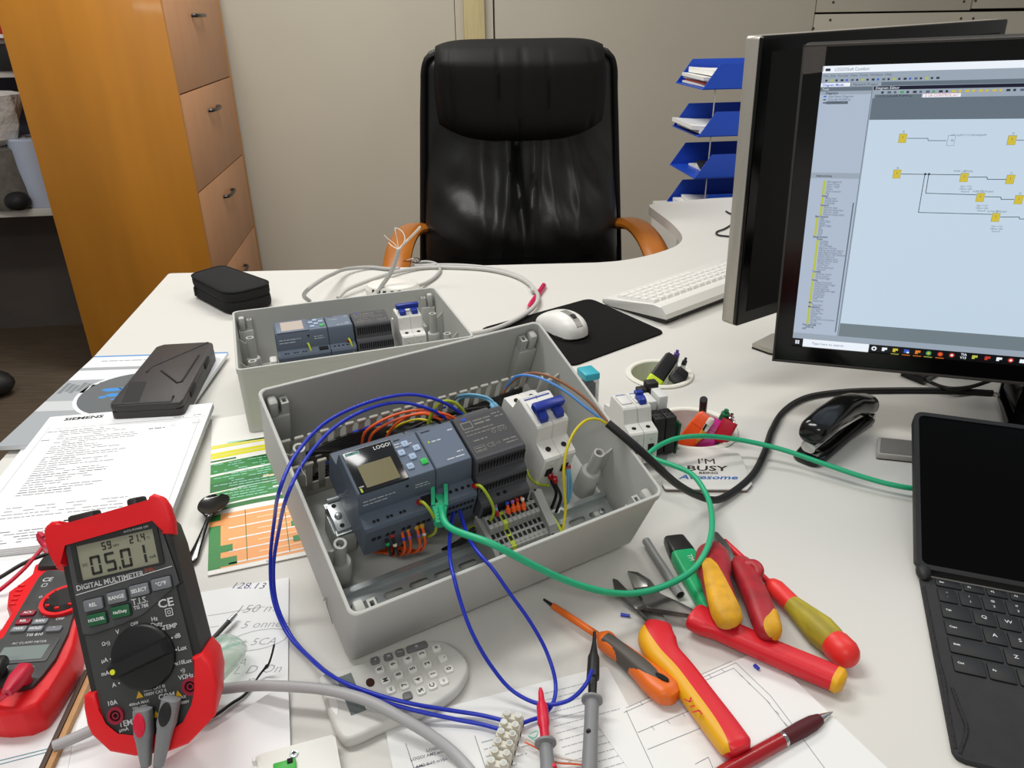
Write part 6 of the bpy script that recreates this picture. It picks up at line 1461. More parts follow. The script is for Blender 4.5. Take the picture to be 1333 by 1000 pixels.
# ------------------------------------------------------------------ long wires and cables
def cable(name, label, cat, pts, r, m, extra=None):
    mb = MB(m); mb.tube(pts, r, 10); return one(mb, name, label, cat, smooth=60)
BW = lambda px, py, n: F1.M @ W1(px, py, n)
rb = .00165
A1 = [BW(603, 540, 84), BW(575, 523, 100), BW(540, 514, 108), BW(505, 517, 112), BW(460, 531, 112), BW(420, 553, 112), BW(385, 592, 114), BW(366, 632, 122), D(357, 678, .10), D(352, 730, .06), D(355, 778, .03), D(372, 822, .012), D(402, 856, .009), D(435, 882, .021), D(480, 901, .022), D(530, 915, .019), D(580, 924, .010), D(625, 931, .006), D(662, 940, .008)]
A2 = [BW(585, 547, 84), BW(560, 533, 98), BW(520, 524, 106), BW(478, 533, 110), BW(435, 557, 112), BW(398, 598, 113), BW(376, 640, 120), D(363, 690, .095), D(356, 740, .055), D(360, 785, .026), D(378, 826, .010), D(410, 862, .012), D(445, 888, .0195), D(490, 910, .0195), D(540, 925, .014), D(590, 936, .008), D(630, 944, .006), D(658, 952, .008)]
for P, l_ in ((A1, 'outer of the two long blue wires arching left from box to terminal strip'), (A2, 'inner of the two long blue wires arching left from box to terminal strip')): mb = MB(m_wb); mb.tube(P, rb, 8); one(mb, 'blue_wire', l_, 'wire', 'blue wires', smooth=60)
cable('blue_wire', 'blue wire looping from the box to the black probe tip', 'wire', [BW(592, 660, 66), BW(588, 680, 66), BW(585, 712, 82), BW(587, 735, 95), BW(591, 752, 99), D(600, 785, .075), D(615, 825, .055), D(640, 868, .03), D(668, 900, .014), D(705, 917, .010), D(740, 912, .016), D(762, 892, .026), D(771, 872, .033)], rb, m_wb)
cable('blue_wire', 'blue wire running from the box around the red probe into the terminal strip', 'wire', [BW(597, 660, 66), BW(603, 680, 66), BW(613, 706, 84), BW(628, 726, 96), BW(640, 739, 99), D(664, 773, .072), D(691, 811, .048), D(712, 850, .026), D(723, 888, .012), D(720, 915, .008), D(706, 932, .006), D(690, 938, .006), D(674, 944, .007)], rb, m_wb)
# green network cable with moulded plug
m_net = mat('network green', '#22a877', .4, spec=.5); m_netc = mat('clear plug', '#cfd8d2', .1, trans=.6, alpha=.7)
net = thing('network_cable', 'green network cable looping from the tilted box to the tablet', 'cable', TR(*BW(570, 660, 66))); ni = net.matrix_world.inverted()
q0 = F1.M @ V((.1135, .082, .082)); dq = (BW(576, 672, 100) - q0).normalized(); q1 = q0 + dq * .021; q2 = q0 + dq * .044 + V((.004, -.004, -.003))
mb = MB(m_net); mb.tube([ni @ p for p in [q1, q2, D(640, 708, .115), D(690, 734, .092), D(740, 757, .065), D(790, 771, .045), D(830, 772, .034), D(870, 761, .030), D(902, 742, .036), D(920, 715, .040), D(927, 680, .036), D(920, 645, .032), D(900, 617, .034), D(876, 606, .034), D(860, 600.5, .034), D(849, 596, .034), D(844, 592, .034), D(848, 587.5, .035), D(860, 579, .037), D(880, 571, .040), D(905, 568, .038), D(935, 569, .030), D(975, 575, .024), D(1020, 586, .020), D(1070, 603, .017), D(1120, 620, .014), D(1160, 631, .012), D(1192, 636, .012), D(1230, 632, .012), D(1300, 588, .006), D(1336, 553, .0035)]], .0030, 10); mb.build('cable_sheath', net, smooth=60)
Gp = ni @ frame_axes(q0, q1 - q0, F1.n); Lp = (q1 - q0).length
mb = MB(m_net, m_netc); rg = []
for x, w_, h_ in ((-.002, .0066, .0048), (.004, .0078, .0058), (.013, .0074, .0056), (.019, .0058, .0050), (Lp + .008, .0040, .0040)): rg.append([Gp @ V((x, p[0], p[1])) for p in rrect(2 * w_, 2 * h_, .0016, 3)])
mb.loft(rg); 
for sy in (-1, 1): mb.loft([[Gp @ V((x, sy * .0058 + p[0], z_ + p[1])) for p in rrect(.0036, .0024, .0006, 2)] for x, z_ in ((-.006, .0105), (.002, .0085), (.013, .0056))])
plug = mb.build('plug_boot', net, smooth=40)
for k in range(4): mb = MB(m_net); mb.tube([Gp @ V((.019 + .0032 * k, (.0062 - .0005 * k) * cos(a), (.0055 - .0004 * k) * sin(a))) for a in [2 * pi * i / 14 for i in range(14)]], .0007, 6, sub=0, closed=True); mb.build('boot_rib', plug)
mb = MB(m_netc); mb.box((-.006, 0, 0), (.012, .0115, .0078), 0, Gp, bev=.0008); mb.build('plug_tip', net)
# mains flex with its three cores
flex = thing('mains_flex', 'black mains flex with brown, blue and yellow-green cores entering the tilted box', 'cable', TR(*D(935, 650, 0))); fi = flex.matrix_world.inverted()
e0 = BW(791, 551, 104)
mb = MB(m_cblk); mb.tube([fi @ p for p in [e0, BW(808, 565, 101), D(832, 585.5, .112), D(856, 608, .088), D(881, 630, .056), D(908, 645, .026), D(932, 651, .009), D(955, 640, .0052), D(980, 618, .0052), D(995, 590, .0052), D(1005, 560, .0046), D(1022, 534, .0045), D(1052, 517, .0045), D(1100, 510, .0045), D(1160, 508, .0045), D(1230, 508.5, .0045), D(1292, 511.5, .0045)]], .0042, 12); mb.build('cable_sheath', flex, smooth=60)
for m, l in ((m_wskin, [(789, 550, 104), (765, 532, 108), (738, 511, 110), (712, 496, 108), (690, 489, 102), (672, 490, 90), (662, 500, 72), (657, 508, 56)]), (m_wbr, [(790, 549, 105), (768, 524, 111), (742, 504, 112), (718, 491, 109), (697, 486, 102), (678, 489, 86), (664, 500, 70), (655, 512, 55)]), (m_wy, [(790, 552, 104), (779, 546, 108), (764, 547, 110), (748, 562, 108), (738, 585, 102), (734, 612, 90), (735, 640, 72), (736, 665, 56), (733, 690, 44)])):
    mb = MB(m); mb.tube([fi @ BW(*p) for p in l], .00145, 8); mb.build('core', flex, smooth=60)
# monitor lead behind the stand
mb = MB(m_cblk); mb.tube([D(*p) for p in ((1195, 488, .012), (1212, 498, .006), (1235, 505.5, .0125), (1262, 504, .0125), (1288, 496, .02), (1310, 488, .04))], .0028, 10); one(mb, 'monitor_lead', 'thin black lead sagging under the lit monitor', 'cable', smooth=60)
# ------------------------------------------------------------------ relays and breakers standing on a short rail behind the tilted box
FA = frame_axes(V((D(835, 575, .0).x - .012, D(835, 575, .0).y - .01, T)), V((cos(.26), sin(.26), 0)))
ra = thing('relay_rail', 'short rail of two white breakers and black relay sockets right of the tilted box', 'switchgear', FA)
fa = FA.inverted()
p = fa @ D(795, 513, .0745)
OX, OY = p.x, p.y - .137
RA = TR(OX, OY, .0)
def shift(o, M):
    o.data.transform(M)
    return o
hat_rail_o = hat_rail(ra, OX - .012, OX + .076, OY + .1155, .0085)
for i in range(2):
    b = breaker(ra, 0.0, 27, 1, 0, tog=bool(i))
    for o in [b] + list(b.children):
        o.data.transform(TR(OX + .0182 * i, OY, -.018))
def rsocket(u, wht, hgt):
    mb = MB(m_blk, m_hole); M = RA
    mb.box((u + .0070, .117, .030), (.0132, .062, .042), 0, M, bev=.001); mb.box((u + .0070, .098, .054), (.0132, .024, .010), 0, M, bev=.001); mb.box((u + .0070, .146, .060), (.012, .012, .026), 0, M, bev=.002)
    for k in range(4): mb.cyl(M @ V((u + .0038 + .0065 * (k % 2), .093 + .009 * (k // 2), .0585)), M @ V((u + .0038 + .0065 * (k % 2), .093 + .009 * (k // 2), .0595)), 0.0018, n=10, mi=1)
    s = mb.build('relay_socket', ra)
    mb = MB(mat('relay white', '#d2d2cf', .35)); mb.box((u + .0070, .124, .062 + hgt / 2 - .012), (.0118, .026, hgt), 0, M, bev=.0015); mb.build('relay', s)
rsocket(.0380, 0, .020); rsocket(.0525, 0, .025)
mb = MB(mat('dark green board', '#1c4a2c', .5)); mb.box((.0690, .124, .030), (.003, .070, .046), 0, RA @ RY(.10), bev=.0006); mb.build('circuit_board', ra)
mb = MB(m_blk); mb.box((.060, .150, .070), (.016, .014, .016), 0, RA, bev=.002); mb.box((.047, .150, .064), (.010, .012, .012), 0, RA, bev=.002); mb.build('retaining_clip', ra)
# teal topped relay
m_clr = mat('clear relay cover', '#9aa3a3', .1, trans=.5, alpha=.6); m_teal2 = mat('teal cap', '#34a6b8', .4)
p = D(766, 482, .080); RM_ = TR(p.x, p.y, T) @ RZ(.35)
rel = thing('plug_in_relay', 'clear plug-in relay with a teal top peeping over the right wall of the tilted box', 'relay', RM_)
mb = MB(m_blk); mb.box((0, 0, .016), (.023, .030, .032), bev=.002); mb.box((0, -.022, .012), (.023, .016, .024), bev=.002); mb.build('socket', rel)
mb = MB(m_blk, m_cop); mb.box((0, 0, .048), (.014, .018, .032), bev=.001); mb.cyl((-.004, 0, .034), (-.004, 0, .062), .005, n=14, mi=1); mb.build('coil', rel)
mb = MB(m_clr); mb.box((0, 0, .051), (.021, .027, .040), bev=.0025); mb.build('cover', rel)
mb = MB(m_teal2); mb.box((0, 0, .0755), (.0215, .0275, .010), bev=.002); mb.build('cap', rel)

# ------------------------------------------------------------------ coaster, stapler, drive, tablet
m_coa = mat('coaster white', '#d8d5d0', .35); m_coe = mat('coaster edge', '#6d5f58', .6); m_cot = mat('coaster print', '#2d1c1b', .6); m_cob = mat('coaster blue', '#2f62a8', .6)
pc = [D(x, y, .004) for x, y in ((862, 636), (978, 637), (968, 586), (874, 586))]
ctr = sum(pc, V()) / 4; xd = D(975, 637) - D(862, 636); KM_ = frame_axes(V((ctr.x, ctr.y, T)), xd); ki = KM_.inverted()
pl = [tuple((ki @ D(x, y, .004)).xy) for x, y in ((866, 637), (972, 638), (979, 630), (963, 592), (945, 583), (885, 585), (869, 592), (862, 630))]
coa = thing('coaster', 'white coaster reading I\'m busy being awesome below the marker cup', 'coaster', KM_)
mb = MB(m_coe); mb.prism(round_poly(pl, .003, 3), .0003, .0030); mb.build('cork_base', coa)
mb = MB(m_coa, m_cot, m_cob); mb.prism(round_poly(pl, .003, 3), .0031, .0046, bev=.0004); z = .0048
def kt(t_, px, py, s, m, sh=0., sx=1.): q = ki @ D(px, py, .0048); mb.text(t_, s, TR(q.x, q.y, z), m, shear=sh, bold=0 if 'M' in t_ else .02, sx=sx)
kt("I'M", 919, 601, .0170, 1, .1, 1.1); kt('BUSY', 919, 610, .0155, 1, .15, 1.35); kt('BEING', 922, 615.8, .0062, 1, .1, 1.3); kt('Awesome', 921, 621.5, .0125, 2, .35, 1.35)
mb.build('printed_top', coa)
m_stb = mat('stapler black', '#0d0d0d', .18, spec=.6); m_chr = mat('chrome', '#c6c6c4', .12, metal=1.)
M, L_ = lay((1052, 600), (1128, 545), 0); 
st = thing('stapler', 'glossy black stapler on the white desk below the lit monitor', 'stapler', M)
SL = .150
def ss(x, w_, z0, z1, r=.3): return [V((x, p[0], p[1])) for p in rrect(2 * w_, z1 - z0, min(w_, (z1 - z0) / 2) * .9 * 1, 4, 0, (z0 + z1) / 2)]
mb = MB(m_stb); mb.loft([ss(-.012, .010, .001, .008), ss(-.009, .0155, .0005, .0095), ss(.01, .0185, .0005, .0105), ss(.045, .017, .0005, .010), ss(.08, .015, .0005, .010), ss(.125, .0155, .0005, .011), ss(.145, .0155, .0005, .012), ss(.152, .011, .001, .011)]); mb.build('stapler_base', st, smooth=50)
mb = MB(m_chr); mb.box((.006, 0, .0110), (.014, .022, .0014), bev=.0005); mb.build('anvil', st)
mb = MB(m_chr); mb.loft([ss(-.007, .0090, .0150, .0300), ss(.05, .0090, .0200, .0340), ss(.10, .0085, .017, .029), ss(.14, .007, .011, .02)]); mb.build('magazine', st, smooth=30)
mb = MB(m_stb); mb.loft([ss(-.010, .008, .033, .046), ss(-.0085, .0140, .0290, .0525), ss(.0, .0172, .0275, .0560), ss(.03, .0175, .0315, .0610), ss(.07, .0165, .0330, .0625), ss(.10, .0155, .0275, .0575), ss(.13, .0155, .0150, .0460), ss(.150, .0150, .0125, .0390), ss(.158, .0110, .014, .034)]); mb.build('stapler_arm', st, smooth=60)
mb = MB(m_chr); mb.cyl((.138, -.0162, .0165), (.138, .0162, .0165), .0035, n=14); mb.build('hinge_pin', st)
m_slab = mat('grey fabric slab', '#77736e', .8, bump=.5, bscale=900); m_slabe = mat('slab rim', '#a9a6a0', .4)
ps = [D(x, y, .009) for x, y in ((1143, 568), (1141, 590), (1200, 596), (1203, 574))]
o = ps[1]; SM2 = frame_axes(V((o.x, o.y, T)), ps[2] - ps[1]); si = SM2.inverted(); pl = [tuple((si @ p).xy) for p in ps]
drv = thing('portable_drive', 'small grey slab with a pale rim lying half behind the tablet', 'drive', SM2)
mb = MB(m_slabe); mb.prism(round_poly(pl, .003, 3), .0015, .0085, bev=.0012); mb.build('rim', drv)
cxx = sum(p[0] for p in pl) / 4; cyy = sum(p[1] for p in pl) / 4
mb = MB(m_slab); mb.prism(round_poly([(cxx + (x - cxx) * .86, cyy + (y - cyy) * .86) for x, y in pl], .002, 3), .0080, .0091, bev=.0003); mb.build('top_pad', drv)
mb = MB(m_blk); mb.prism(round_poly([(cxx + (x - cxx) * .96, cyy + (y - cyy) * .96) for x, y in pl], .002, 3), .0002, .0014); mb.build('foot_pad', drv)

# tablet computer with keyboard cover
m_tab = mat('tablet black rubber', '#1c1c1d', .55); m_tabs = mat('tablet glass', '#030303', .2, spec=.12); m_fab = mat('charcoal fabric', '#333234', .9, bump=.6, bscale=1600, var=.12, vscale=60); m_tkey = mat('tablet key', '#141415', .5)
hp_ = D(1197, 745, .006); cl_ = D(1243, 985, .006); yv = hp_ - cl_; yv.z = 0; KLn = .217
xv = V((yv.y, -yv.x, 0)).normalized()
TMx = frame_axes(V((cl_.x, cl_.y, T)), xv); ti_ = TMx.inverted()
KY = (ti_ @ hp_).y
tabl = thing('tablet_computer', 'black tablet with dark screen and fabric keyboard at the right edge', 'tablet', TMx)
KW = .295
mb = MB(m_fab, m_tab); mb.prism(round_poly([(0, 0), (KW, 0), (KW, KY - .004), (0, KY - .004)], [.008, .008, .002, .002], 5), .0004, .0055, bev=.0014)
mb.build('keyboard_cover', tabl, smooth=40); kc = tabl.children[0]
# worn edge on the left
mb = MB(mat('worn fabric', '#29282a', .85, bump=1., bscale=300, bdist=.003)); mb.tube([(.0016, .008, .0048), (.0018, .05, .0050), (.0026, .075, .0056), (.0016, .10, .0052), (.0015, .15, .0050), (.0015, KY - .02, .0048)], .0017, 8); mb.tube([(.004, .004, .0052), (.012, .03, .0062), (.010, .05, .0060), (.008, .07, .0056)], .0014, 8); mb.build('frayed_edge', kc, smooth=60)
kp = lambda px, py: (ti_ @ D(px, py, .0065)).xy
Yd = KY
rows_ = [(None, .0105)]
def key(x, y, w_, h_, t=None, t2=None):
    mb = MB(m_tkey, m_wprt); mb.prism(rrect(w_, h_, .0014, 3, x + w_ / 2, y + h_ / 2), .0052, .0070, bev=.0004)
    z = .0071
    if t2: mb.text(t2, .0036, TR(x + w_ / 2, y + h_ * .72, z), 1); mb.text(t, .0040, TR(x + w_ / 2, y + h_ * .33, z), 1)
    elif t == 'win':
        for dx, dy in ((-.0020, -.0020), (.0002, -.0020), (-.0020, .0002), (.0002, .0002)): mb.rect(x + w_ / 2 + dx, y + h_ * .55 + dy, x + w_ / 2 + dx + .0018, y + h_ * .55 + dy + .0018, z, 1)
    elif t and len(t) == 1: mb.text(t, .0058, TR(x + w_ / 2, y + h_ * .55, z), 1)
    elif t: mb.text(t, .0030, TR(x + .0035, y + h_ * .55, z), 1, bold=.02, align='L')
    mb.build('key', tabl)
a = kp(1221, 757); b = kp(1337, 885 - 0)
yt = kp(1225, 752)[1]
X0 = .0125; g = .0025; R = .0168; py_ = yt - .0135
tp = [('Esc', 'F1', 'F2', 'F3', 'F4', 'F5', 'F6', 'F7', 'F8', 'F9', 'F10')]
x = X0; key(x, py_, .0215, .0105, 'Esc'); x += .0215 + g
for i in range(11):
    key(x, py_, R, .0105, ('☼', '◊', '♪', '«', '»', '▷', '□', '◦', '•', 'F9', 'F10')[i] if False else 'F%d' % (i + 1)); x += R + g
def row(y, first, fw, chars, seconds=None, off=0.):
    x = X0 + off; key(x, y, fw, .0190, first if len(first) > 1 else first[0]); x += fw + g
    for i, c in enumerate(chars): key(x, y, R, .0190, c, seconds[i] if seconds else None); x += R + g
y = py_ - .0222; x = X0; key(x, y, .0155, .0190, '`', '~'); x += .0155 + g
for c, s_ in zip('1234567890-=', '!@#$%^&*()_+'): key(x, y, R, .0190, c, s_); x += R + g
y -= .0222; row(y, 'Tab', .0235, 'QWERTYUIOP[]')
y -= .0222; row(y, 'Caps', .0280, "ASDFGHJKL;'")
y -= .0222; row(y, 'Shift', .0400, 'ZXCVBNM,./')
y -= .0222; x = X0; key(x, y, .0235, .0190, 'Ctrl'); x += .0235 + g; key(x, y, .0195, .0190, 'Fn'); x += .0195 + g; key(x, y, R, .0190, 'win'); x += R + g; key(x, y, R, .0190, 'Alt'); x += R + g; key(x, y, .09, .0160)
mb = MB(m_tab); mb.prism(rrect(.10, y - .012, .004, 4, KW / 2, (y - .006) / 2 + .001), .0053, .0058, bev=.0002); mb.build('touch_pad', tabl)
# screen slab leaning far back
tilt = math.atan2(.080, .175); SH = .196
G = TR(-.004, KY, .0105) @ RX(tilt)
mb = MB(m_tab); mb.prism(rrect(KW + .008, SH, .010, 5, KW / 2 + .004, SH / 2), -.010, -.0005, 0, G, bev=.003); mb.build('tablet_shell', tabl, smooth=45)
mb = MB(m_tab); 
mb.holed([(G @ V((*p, 0))).xy[:] if False else p for p in rrect(KW + .008, SH, .010, 5, KW / 2 + .004, SH / 2)], [rrect(KW - .002, SH - .010, .006, 4, KW / 2 + .004, SH / 2)], -.001, .0016, 0, G); mb.build('screen_rim', tabl)
mb = MB(m_tabs); mb.prism(rrect(KW - .003, SH - .011, .006, 4, KW / 2 + .004, SH / 2), -.0008, .0004, 0, G); mb.build('screen', tabl)
for sx in (.003, KW + .001): (MB(m_tab).ball((sx, KY - .001, .0078), (.007, .012, .0066), 14)).build('corner_bumper', tabl)
h0 = G @ V((KW / 2, SH * .75, -.010)); mb = MB(m_tab); mb.loft([[V((h0.x + sx * .1, h0.y + dy, h0.z)) for sx, dy in ((-1, 0), (1, 0), (1, .003), (-1, .003))], [V((h0.x + sx * .1, h0.y + .035 + dy, .0006)) for sx, dy in ((-1, 0), (1, 0), (1, .003), (-1, .003))]]); mb.build('kick_stand', tabl)

# ------------------------------------------------------------------ pens standing in the two cups
def pen(name, label, top, foot, build, cat='pen', roll=0.):
    """top: (px,py,z) ; foot: world offset from the cup centre (dx,dy) at the cup floor"""
    A = D(*top); B = V(foot); t = thing(name, label, cat, frame_axes(B, (A - B).orthogonal(), A - B) @ RZ(roll)); build(t, (A - B).length); return t
def foot(i, dx, dy, h=.006): return (CUP[i][0] + dx, CUP[i][1] + dy, T - .074 + h)
m_hb = mat('highlighter black', '#1b1a1c', .4); m_hy = mat('highlighter lime', '#cfe42a', .4); m_ho = mat('highlighter orange', '#f2561c', .35); m_hm = mat('highlighter magenta', '#c7218f', .35); m_hg = mat('marker body green', '#22a36b', .35); m_cl = mat('clear pen plastic', '#c9c8d6', .1, trans=.6, alpha=.6); m_pu = mat('purple ink', '#5b3f8f', .4); m_pr = mat('red pen plastic', '#b3162f', .3); m_pgn = mat('green pen cap', '#1c6b45', .3); m_yp = mat('pencil orange', '#d98a2b', .4); m_er = mat('eraser white', '#d9d3c8', .6)
def chisel(body, cap, L1):
    def f(t, L):
        mb = MB(body); mb.loft([[V((p[0], p[1], z)) for p in rrect(w, d_, min(w, d_) * .3, 4)] for z, w, d_ in ((0, .020, .010), (.004, .024, .013), (L * L1, .024, .013))]); mb.build('marker_body', t, smooth=40)
        mb = MB(cap); mb.loft([[V((p[0], p[1], z)) for p in rrect(w, d_, min(w, d_) * .3, 4)] for z, w, d_ in ((L * L1 + .0005, .0235, .0125), (L - .004, .0215, .0115), (L, .016, .009))]); mb.build('marker_cap', t, smooth=40)
    return f
def slim(m1, m2, r=.0042, clip=True):
    def f(t, L):
        mb = MB(m1); mb.lathe([(.0012, 0), (r * .9, .012), (r, .02), (r, L - .012)], 14); mb.build('pen_barrel', t, smooth=40)
        mb = MB(m2); mb.lathe([(r * .9, L - .0115), (r * .9, L - .005), (r * .5, L - .004), (r * .5, L)], 14); 
        if clip: mb.box((r + .001, 0, L - .022), (.0012, .003, .03), bev=.0004)
        mb.build('pen_clip', t, smooth=40)
    return f
CUPZ = -.070
def pen2(name, label, i, top, mid, build, cat='pen', roll=0.):
    """top pixel + height, pixel where the axis crosses the desk plane; the foot runs on to the cup wall or floor"""
    A, M_ = D(*top), D(*mid, 0); d = M_ - A; c = V((CUP[i][0], CUP[i][1], 0)); B = M_
    for k in range(200):
        q = M_ + d * (k * .02)
        if q.z < T + CUPZ or (V((q.x, q.y, 0)) - c).length > CUP[i][2] - .0165: break
        B = q
    z = (A - B).normalized(); x = z.cross(CAMP - A).normalized()
    t = thing(name, label, cat, frame_axes(B, x, z) @ RZ(roll)); build(t, (A - B).length); return t
def slab_pen(m1, m2, w=.016):
    def f(t, L):
        mb = MB(m1); mb.loft([[V((p[0], p[1], z)) for p in rrect(w * k, .010 * k, .003, 4)] for z, k in ((0, .7), (.004, 1), (L, 1))]); mb.build('pen_barrel', t, smooth=40)
        mb = MB(m2); mb.box((w * .2, .0062, L - .008), (.004, .002, .022), bev=.0006); mb.build('pen_clip', t)
    return f
pen2('highlighter', 'black highlighter with a lime end leaning in the sunken cup by the mousepad', 0, (876, 463, .030), (853, 495), chisel(m_hy, m_hb, .23), 'marker')
pen2('highlighter', 'short black-capped marker beside the lime-ended one in the sunken cup', 0, (890, 482, .014), (877, 498), chisel(m_hb, m_hb, .55), 'marker')
pen2('ballpoint_pen', 'clear pen with purple ink sticking out of the cup by the mousepad', 0, (882, 456, .036), (876, 484), slim(m_cl, m_pu, .0048), roll=1.)
pen2('ballpoint_pen', 'clear pen with a dark clip at the right rim of the cup by the mousepad', 0, (893, 466, .030), (885, 489), slim(m_cl, m_hb, .0042), roll=2.)
pen2('ballpoint_pen', 'dark pen with a metal push button at the back of the cup by the mousepad', 0, (873, 459, .035), (868, 480), slim(m_hb, m_chr, .0038), roll=3.)
def plain_marker(t, L): MB(m_hb).lathe([(.003, 0), (.0050, .004), (.0050, L - .001), (.0042, L)], 16).build('marker_body', t, smooth=40)
pen2('marker_pen', 'upright black marker at the back of the cup full of bright pens', 1, (916, 520, .052), (914, 545), plain_marker, 'marker')
pen2('highlighter', 'bright orange highlighter in the cup of coloured pens', 1, (921, 540, .034), (897, 572), chisel(m_ho, m_ho, .72), 'marker')
def pencil_b(t, L):
    MB(m_yp).lathe([(.001, 0), (.0040, .012), (.0040, L - .019)], 6).build('pencil_shaft', t, smooth=20); MB(m_chr).lathe([(.0041, L - .019), (.0043, L - .014), (.0041, L - .009)], 14).build('ferrule', t); MB(m_er).lathe([(.0041, L - .009), (.0041, L - .002), (.0030, L)], 14).build('eraser', t)
pen2('pencil', 'yellow-orange pencil with white eraser leaning on the orange highlighter', 1, (927, 545, .040), (906, 578), pencil_b, 'pencil')
pen2('highlighter', 'magenta marker half hidden between the orange highlighter and the red pen', 1, (934, 546, .022), (922, 571), chisel(m_hm, m_hm, .7), 'marker')
pen2('ballpoint_pen', 'flat red pen at the right side of the cup of coloured pens', 1, (951, 548, .026), (936, 576), slab_pen(m_pr, m_chr, .020))
pen2('ballpoint_pen', 'green capped pen with a chrome tip in the cup of coloured pens', 1, (946, 534, .036), (936, 562), slim(m_pgn, m_pgn, .0062), roll=1.4)
pen2('ballpoint_pen', 'chrome ended pen standing furthest right in the cup of coloured pens', 1, (953, 539, .034), (945, 566), slim(m_hb, m_chr, .0044), roll=2.2)

# ------------------------------------------------------------------ hand tools
m_tred = mat('tool red', '#d3202c', .38, spec=.5, bump=.08, bscale=300); m_tyel = mat('tool yellow', '#e0a515', .42); m_tred2 = mat('worn tool red', '#a5202a', .45, var=.25, vscale=60); m_tyel2 = mat('worn tool yellow', '#d9a01c', .5, var=.22, vscale=90); m_tst = mat('tool steel', '#6d6c69', .38, metal=.75, var=.2, vscale=80); m_tste = mat('ground edge', '#b9b9b6', .25, metal=.8)
def flat_handle(parent, pts, name, m, inlay=None, grow=False, dome=0.):
    """pts: (px,py,z,halfwidth,halfheight); lofted rounded bar"""
    P = [D(x, y, z) for x, y, z, *_ in pts]; rg = []
    W = [p[3] for p in pts]; H = [p[4] for p in pts]; inv = parent.matrix_world.inverted()
    n = len(P); fine = catmull(P, 6); fw = catmull([V((w, h, 0)) for w, h in zip(W, H)], 6); sec = []
    for i, p in enumerate(fine):
        tg = (fine[min(i + 1, len(fine) - 1)] - fine[max(i - 1, 0)]).normalized(); sd = V((0, 0, 1)).cross(tg).normalized(); up = tg.cross(sd)
        w, h = max(fw[i].x, .0008), max(fw[i].y, .0008)
        sec.append((inv @ p, inv.to_3x3() @ sd, inv.to_3x3() @ up, w, h))
    if dome:        # rounded far end
        c, sd_, up_, w, h = sec[-1]; tg = sd_.cross(up_).normalized()
        if tg.dot(sec[-1][0] - sec[-2][0]) < 0: tg = -tg
        for k in range(1, 6):
            a = pi / 2 * k / 5; sec.append((c + tg * (w * dome * sin(a)), sd_, up_, w * max(cos(a), .06), h * max(cos(a), .06)))
    def ring(s, a0=0, k=20, pw=.75, g=0.):
        c, sd, up, w, h = s; o = []
        for i in range(k):
            a = 2 * pi * i / k; ca, sa = cos(a), sin(a)
            o.append(c + sd * ((w + g) * abs(ca) ** pw * (1 if ca >= 0 else -1)) + up * ((h + g) * abs(sa) ** pw * (1 if sa >= 0 else -1)))
        return o
    mb = MB(m); mb.loft([ring(s) for s in sec]); hobj = mb.build(name, parent, smooth=60)
    if inlay:
        m2, t0, t1, side, span = inlay; i0, i1 = int(t0 * (len(sec) - 1)), int(t1 * (len(sec) - 1)); rg = []
        for i in range(i0, i1 + 1):
            c, sd, up, w, h = sec[i]; tt = (i - i0) / max(1, i1 - i0); sp = span * (max(.02, 1 - abs(2 * tt - 1) ** 4)) if not grow else span * (.16 + .84 * tt ** .8); mid = side
            r_ = []
            for j in range(9):
                a = mid - sp + 2 * sp * j / 8; ca, sa = cos(a), sin(a)
                q = c + sd * ((w + .0006) * abs(ca) ** .75 * (1 if ca >= 0 else -1)) + up * ((h + .0006) * abs(sa) ** .75 * (1 if sa >= 0 else -1)); r_.append(q)
            r_ += [c + (q - c) * .8 for q in reversed(r_)]
            rg.append(r_)
        mb = MB(m2); mb.loft(rg); mb.build('grip_inlay', hobj, smooth=50)
    return hobj
def jaw(parent, pts, z0, z1, name, m, bev=.001):
    inv = parent.matrix_world.inverted(); pl = [(D(x, y, (z0 + z1) / 2)) for x, y in pts]; pl = [tuple((inv @ V((p.x, p.y, T))).xy) for p in pl]
    mb = MB(m); mb.prism(pl, z0, z1, bev=bev); return mb.build(name, parent, smooth=35)
# cable cutters
cut = thing('cable_cutter', 'cable cutter with open grey jaws and long red and yellow handles', 'cutter', TR(*D(848, 790, 0)))
jaw(cut, [(797.5, 755), (804, 757), (822, 776), (836, 787), (852, 789), (862, 800), (870, 817), (853, 822), (845, 808), (828, 793), (810, 779), (800, 768)], .006, .011, 'jaw', m_tst)
jaw(cut, [(817, 745.5), (830, 747), (846, 757), (855, 768), (858, 776), (880, 784), (903, 796), (899, 803), (876, 799), (850, 795), (834, 792), (838, 782), (826, 768)], .0112, .0165, 'jaw', m_tst)
jaw(cut, [(817.5, 746), (828, 750), (842, 758), (843, 765), (826, 767)], .0135, .0170, 'blade_edge', m_tste, .0004)
c = cut.matrix_world.inverted() @ D(832, 789, .0165); mb = MB(m_tst); mb.lathe([(.006, c.z), (.0058, c.z + .0012), (.004, c.z + .002), (0, c.z + .002)], 20, 0, TR(c.x, c.y, 0), cap1=False); mb.build('pivot_bolt', cut)
flat_handle(cut, [(857, 817, .012, .0120, .0080), (856, 823, .0125, .0135, .0090), (856, 834, .013, .0162, .0098), (864, 852, .013, .0142, .0098), (885, 875, .012, .0130, .0090), (910, 908, .012, .0128, .0090), (938, 945, .0115, .0128, .0090), (958, 972, .0115, .0124, .0088), (964, 980, .0115, .0085, .0070)], 'handle', m_tred, (m_tyel, .12, .995, 2.75, .95))
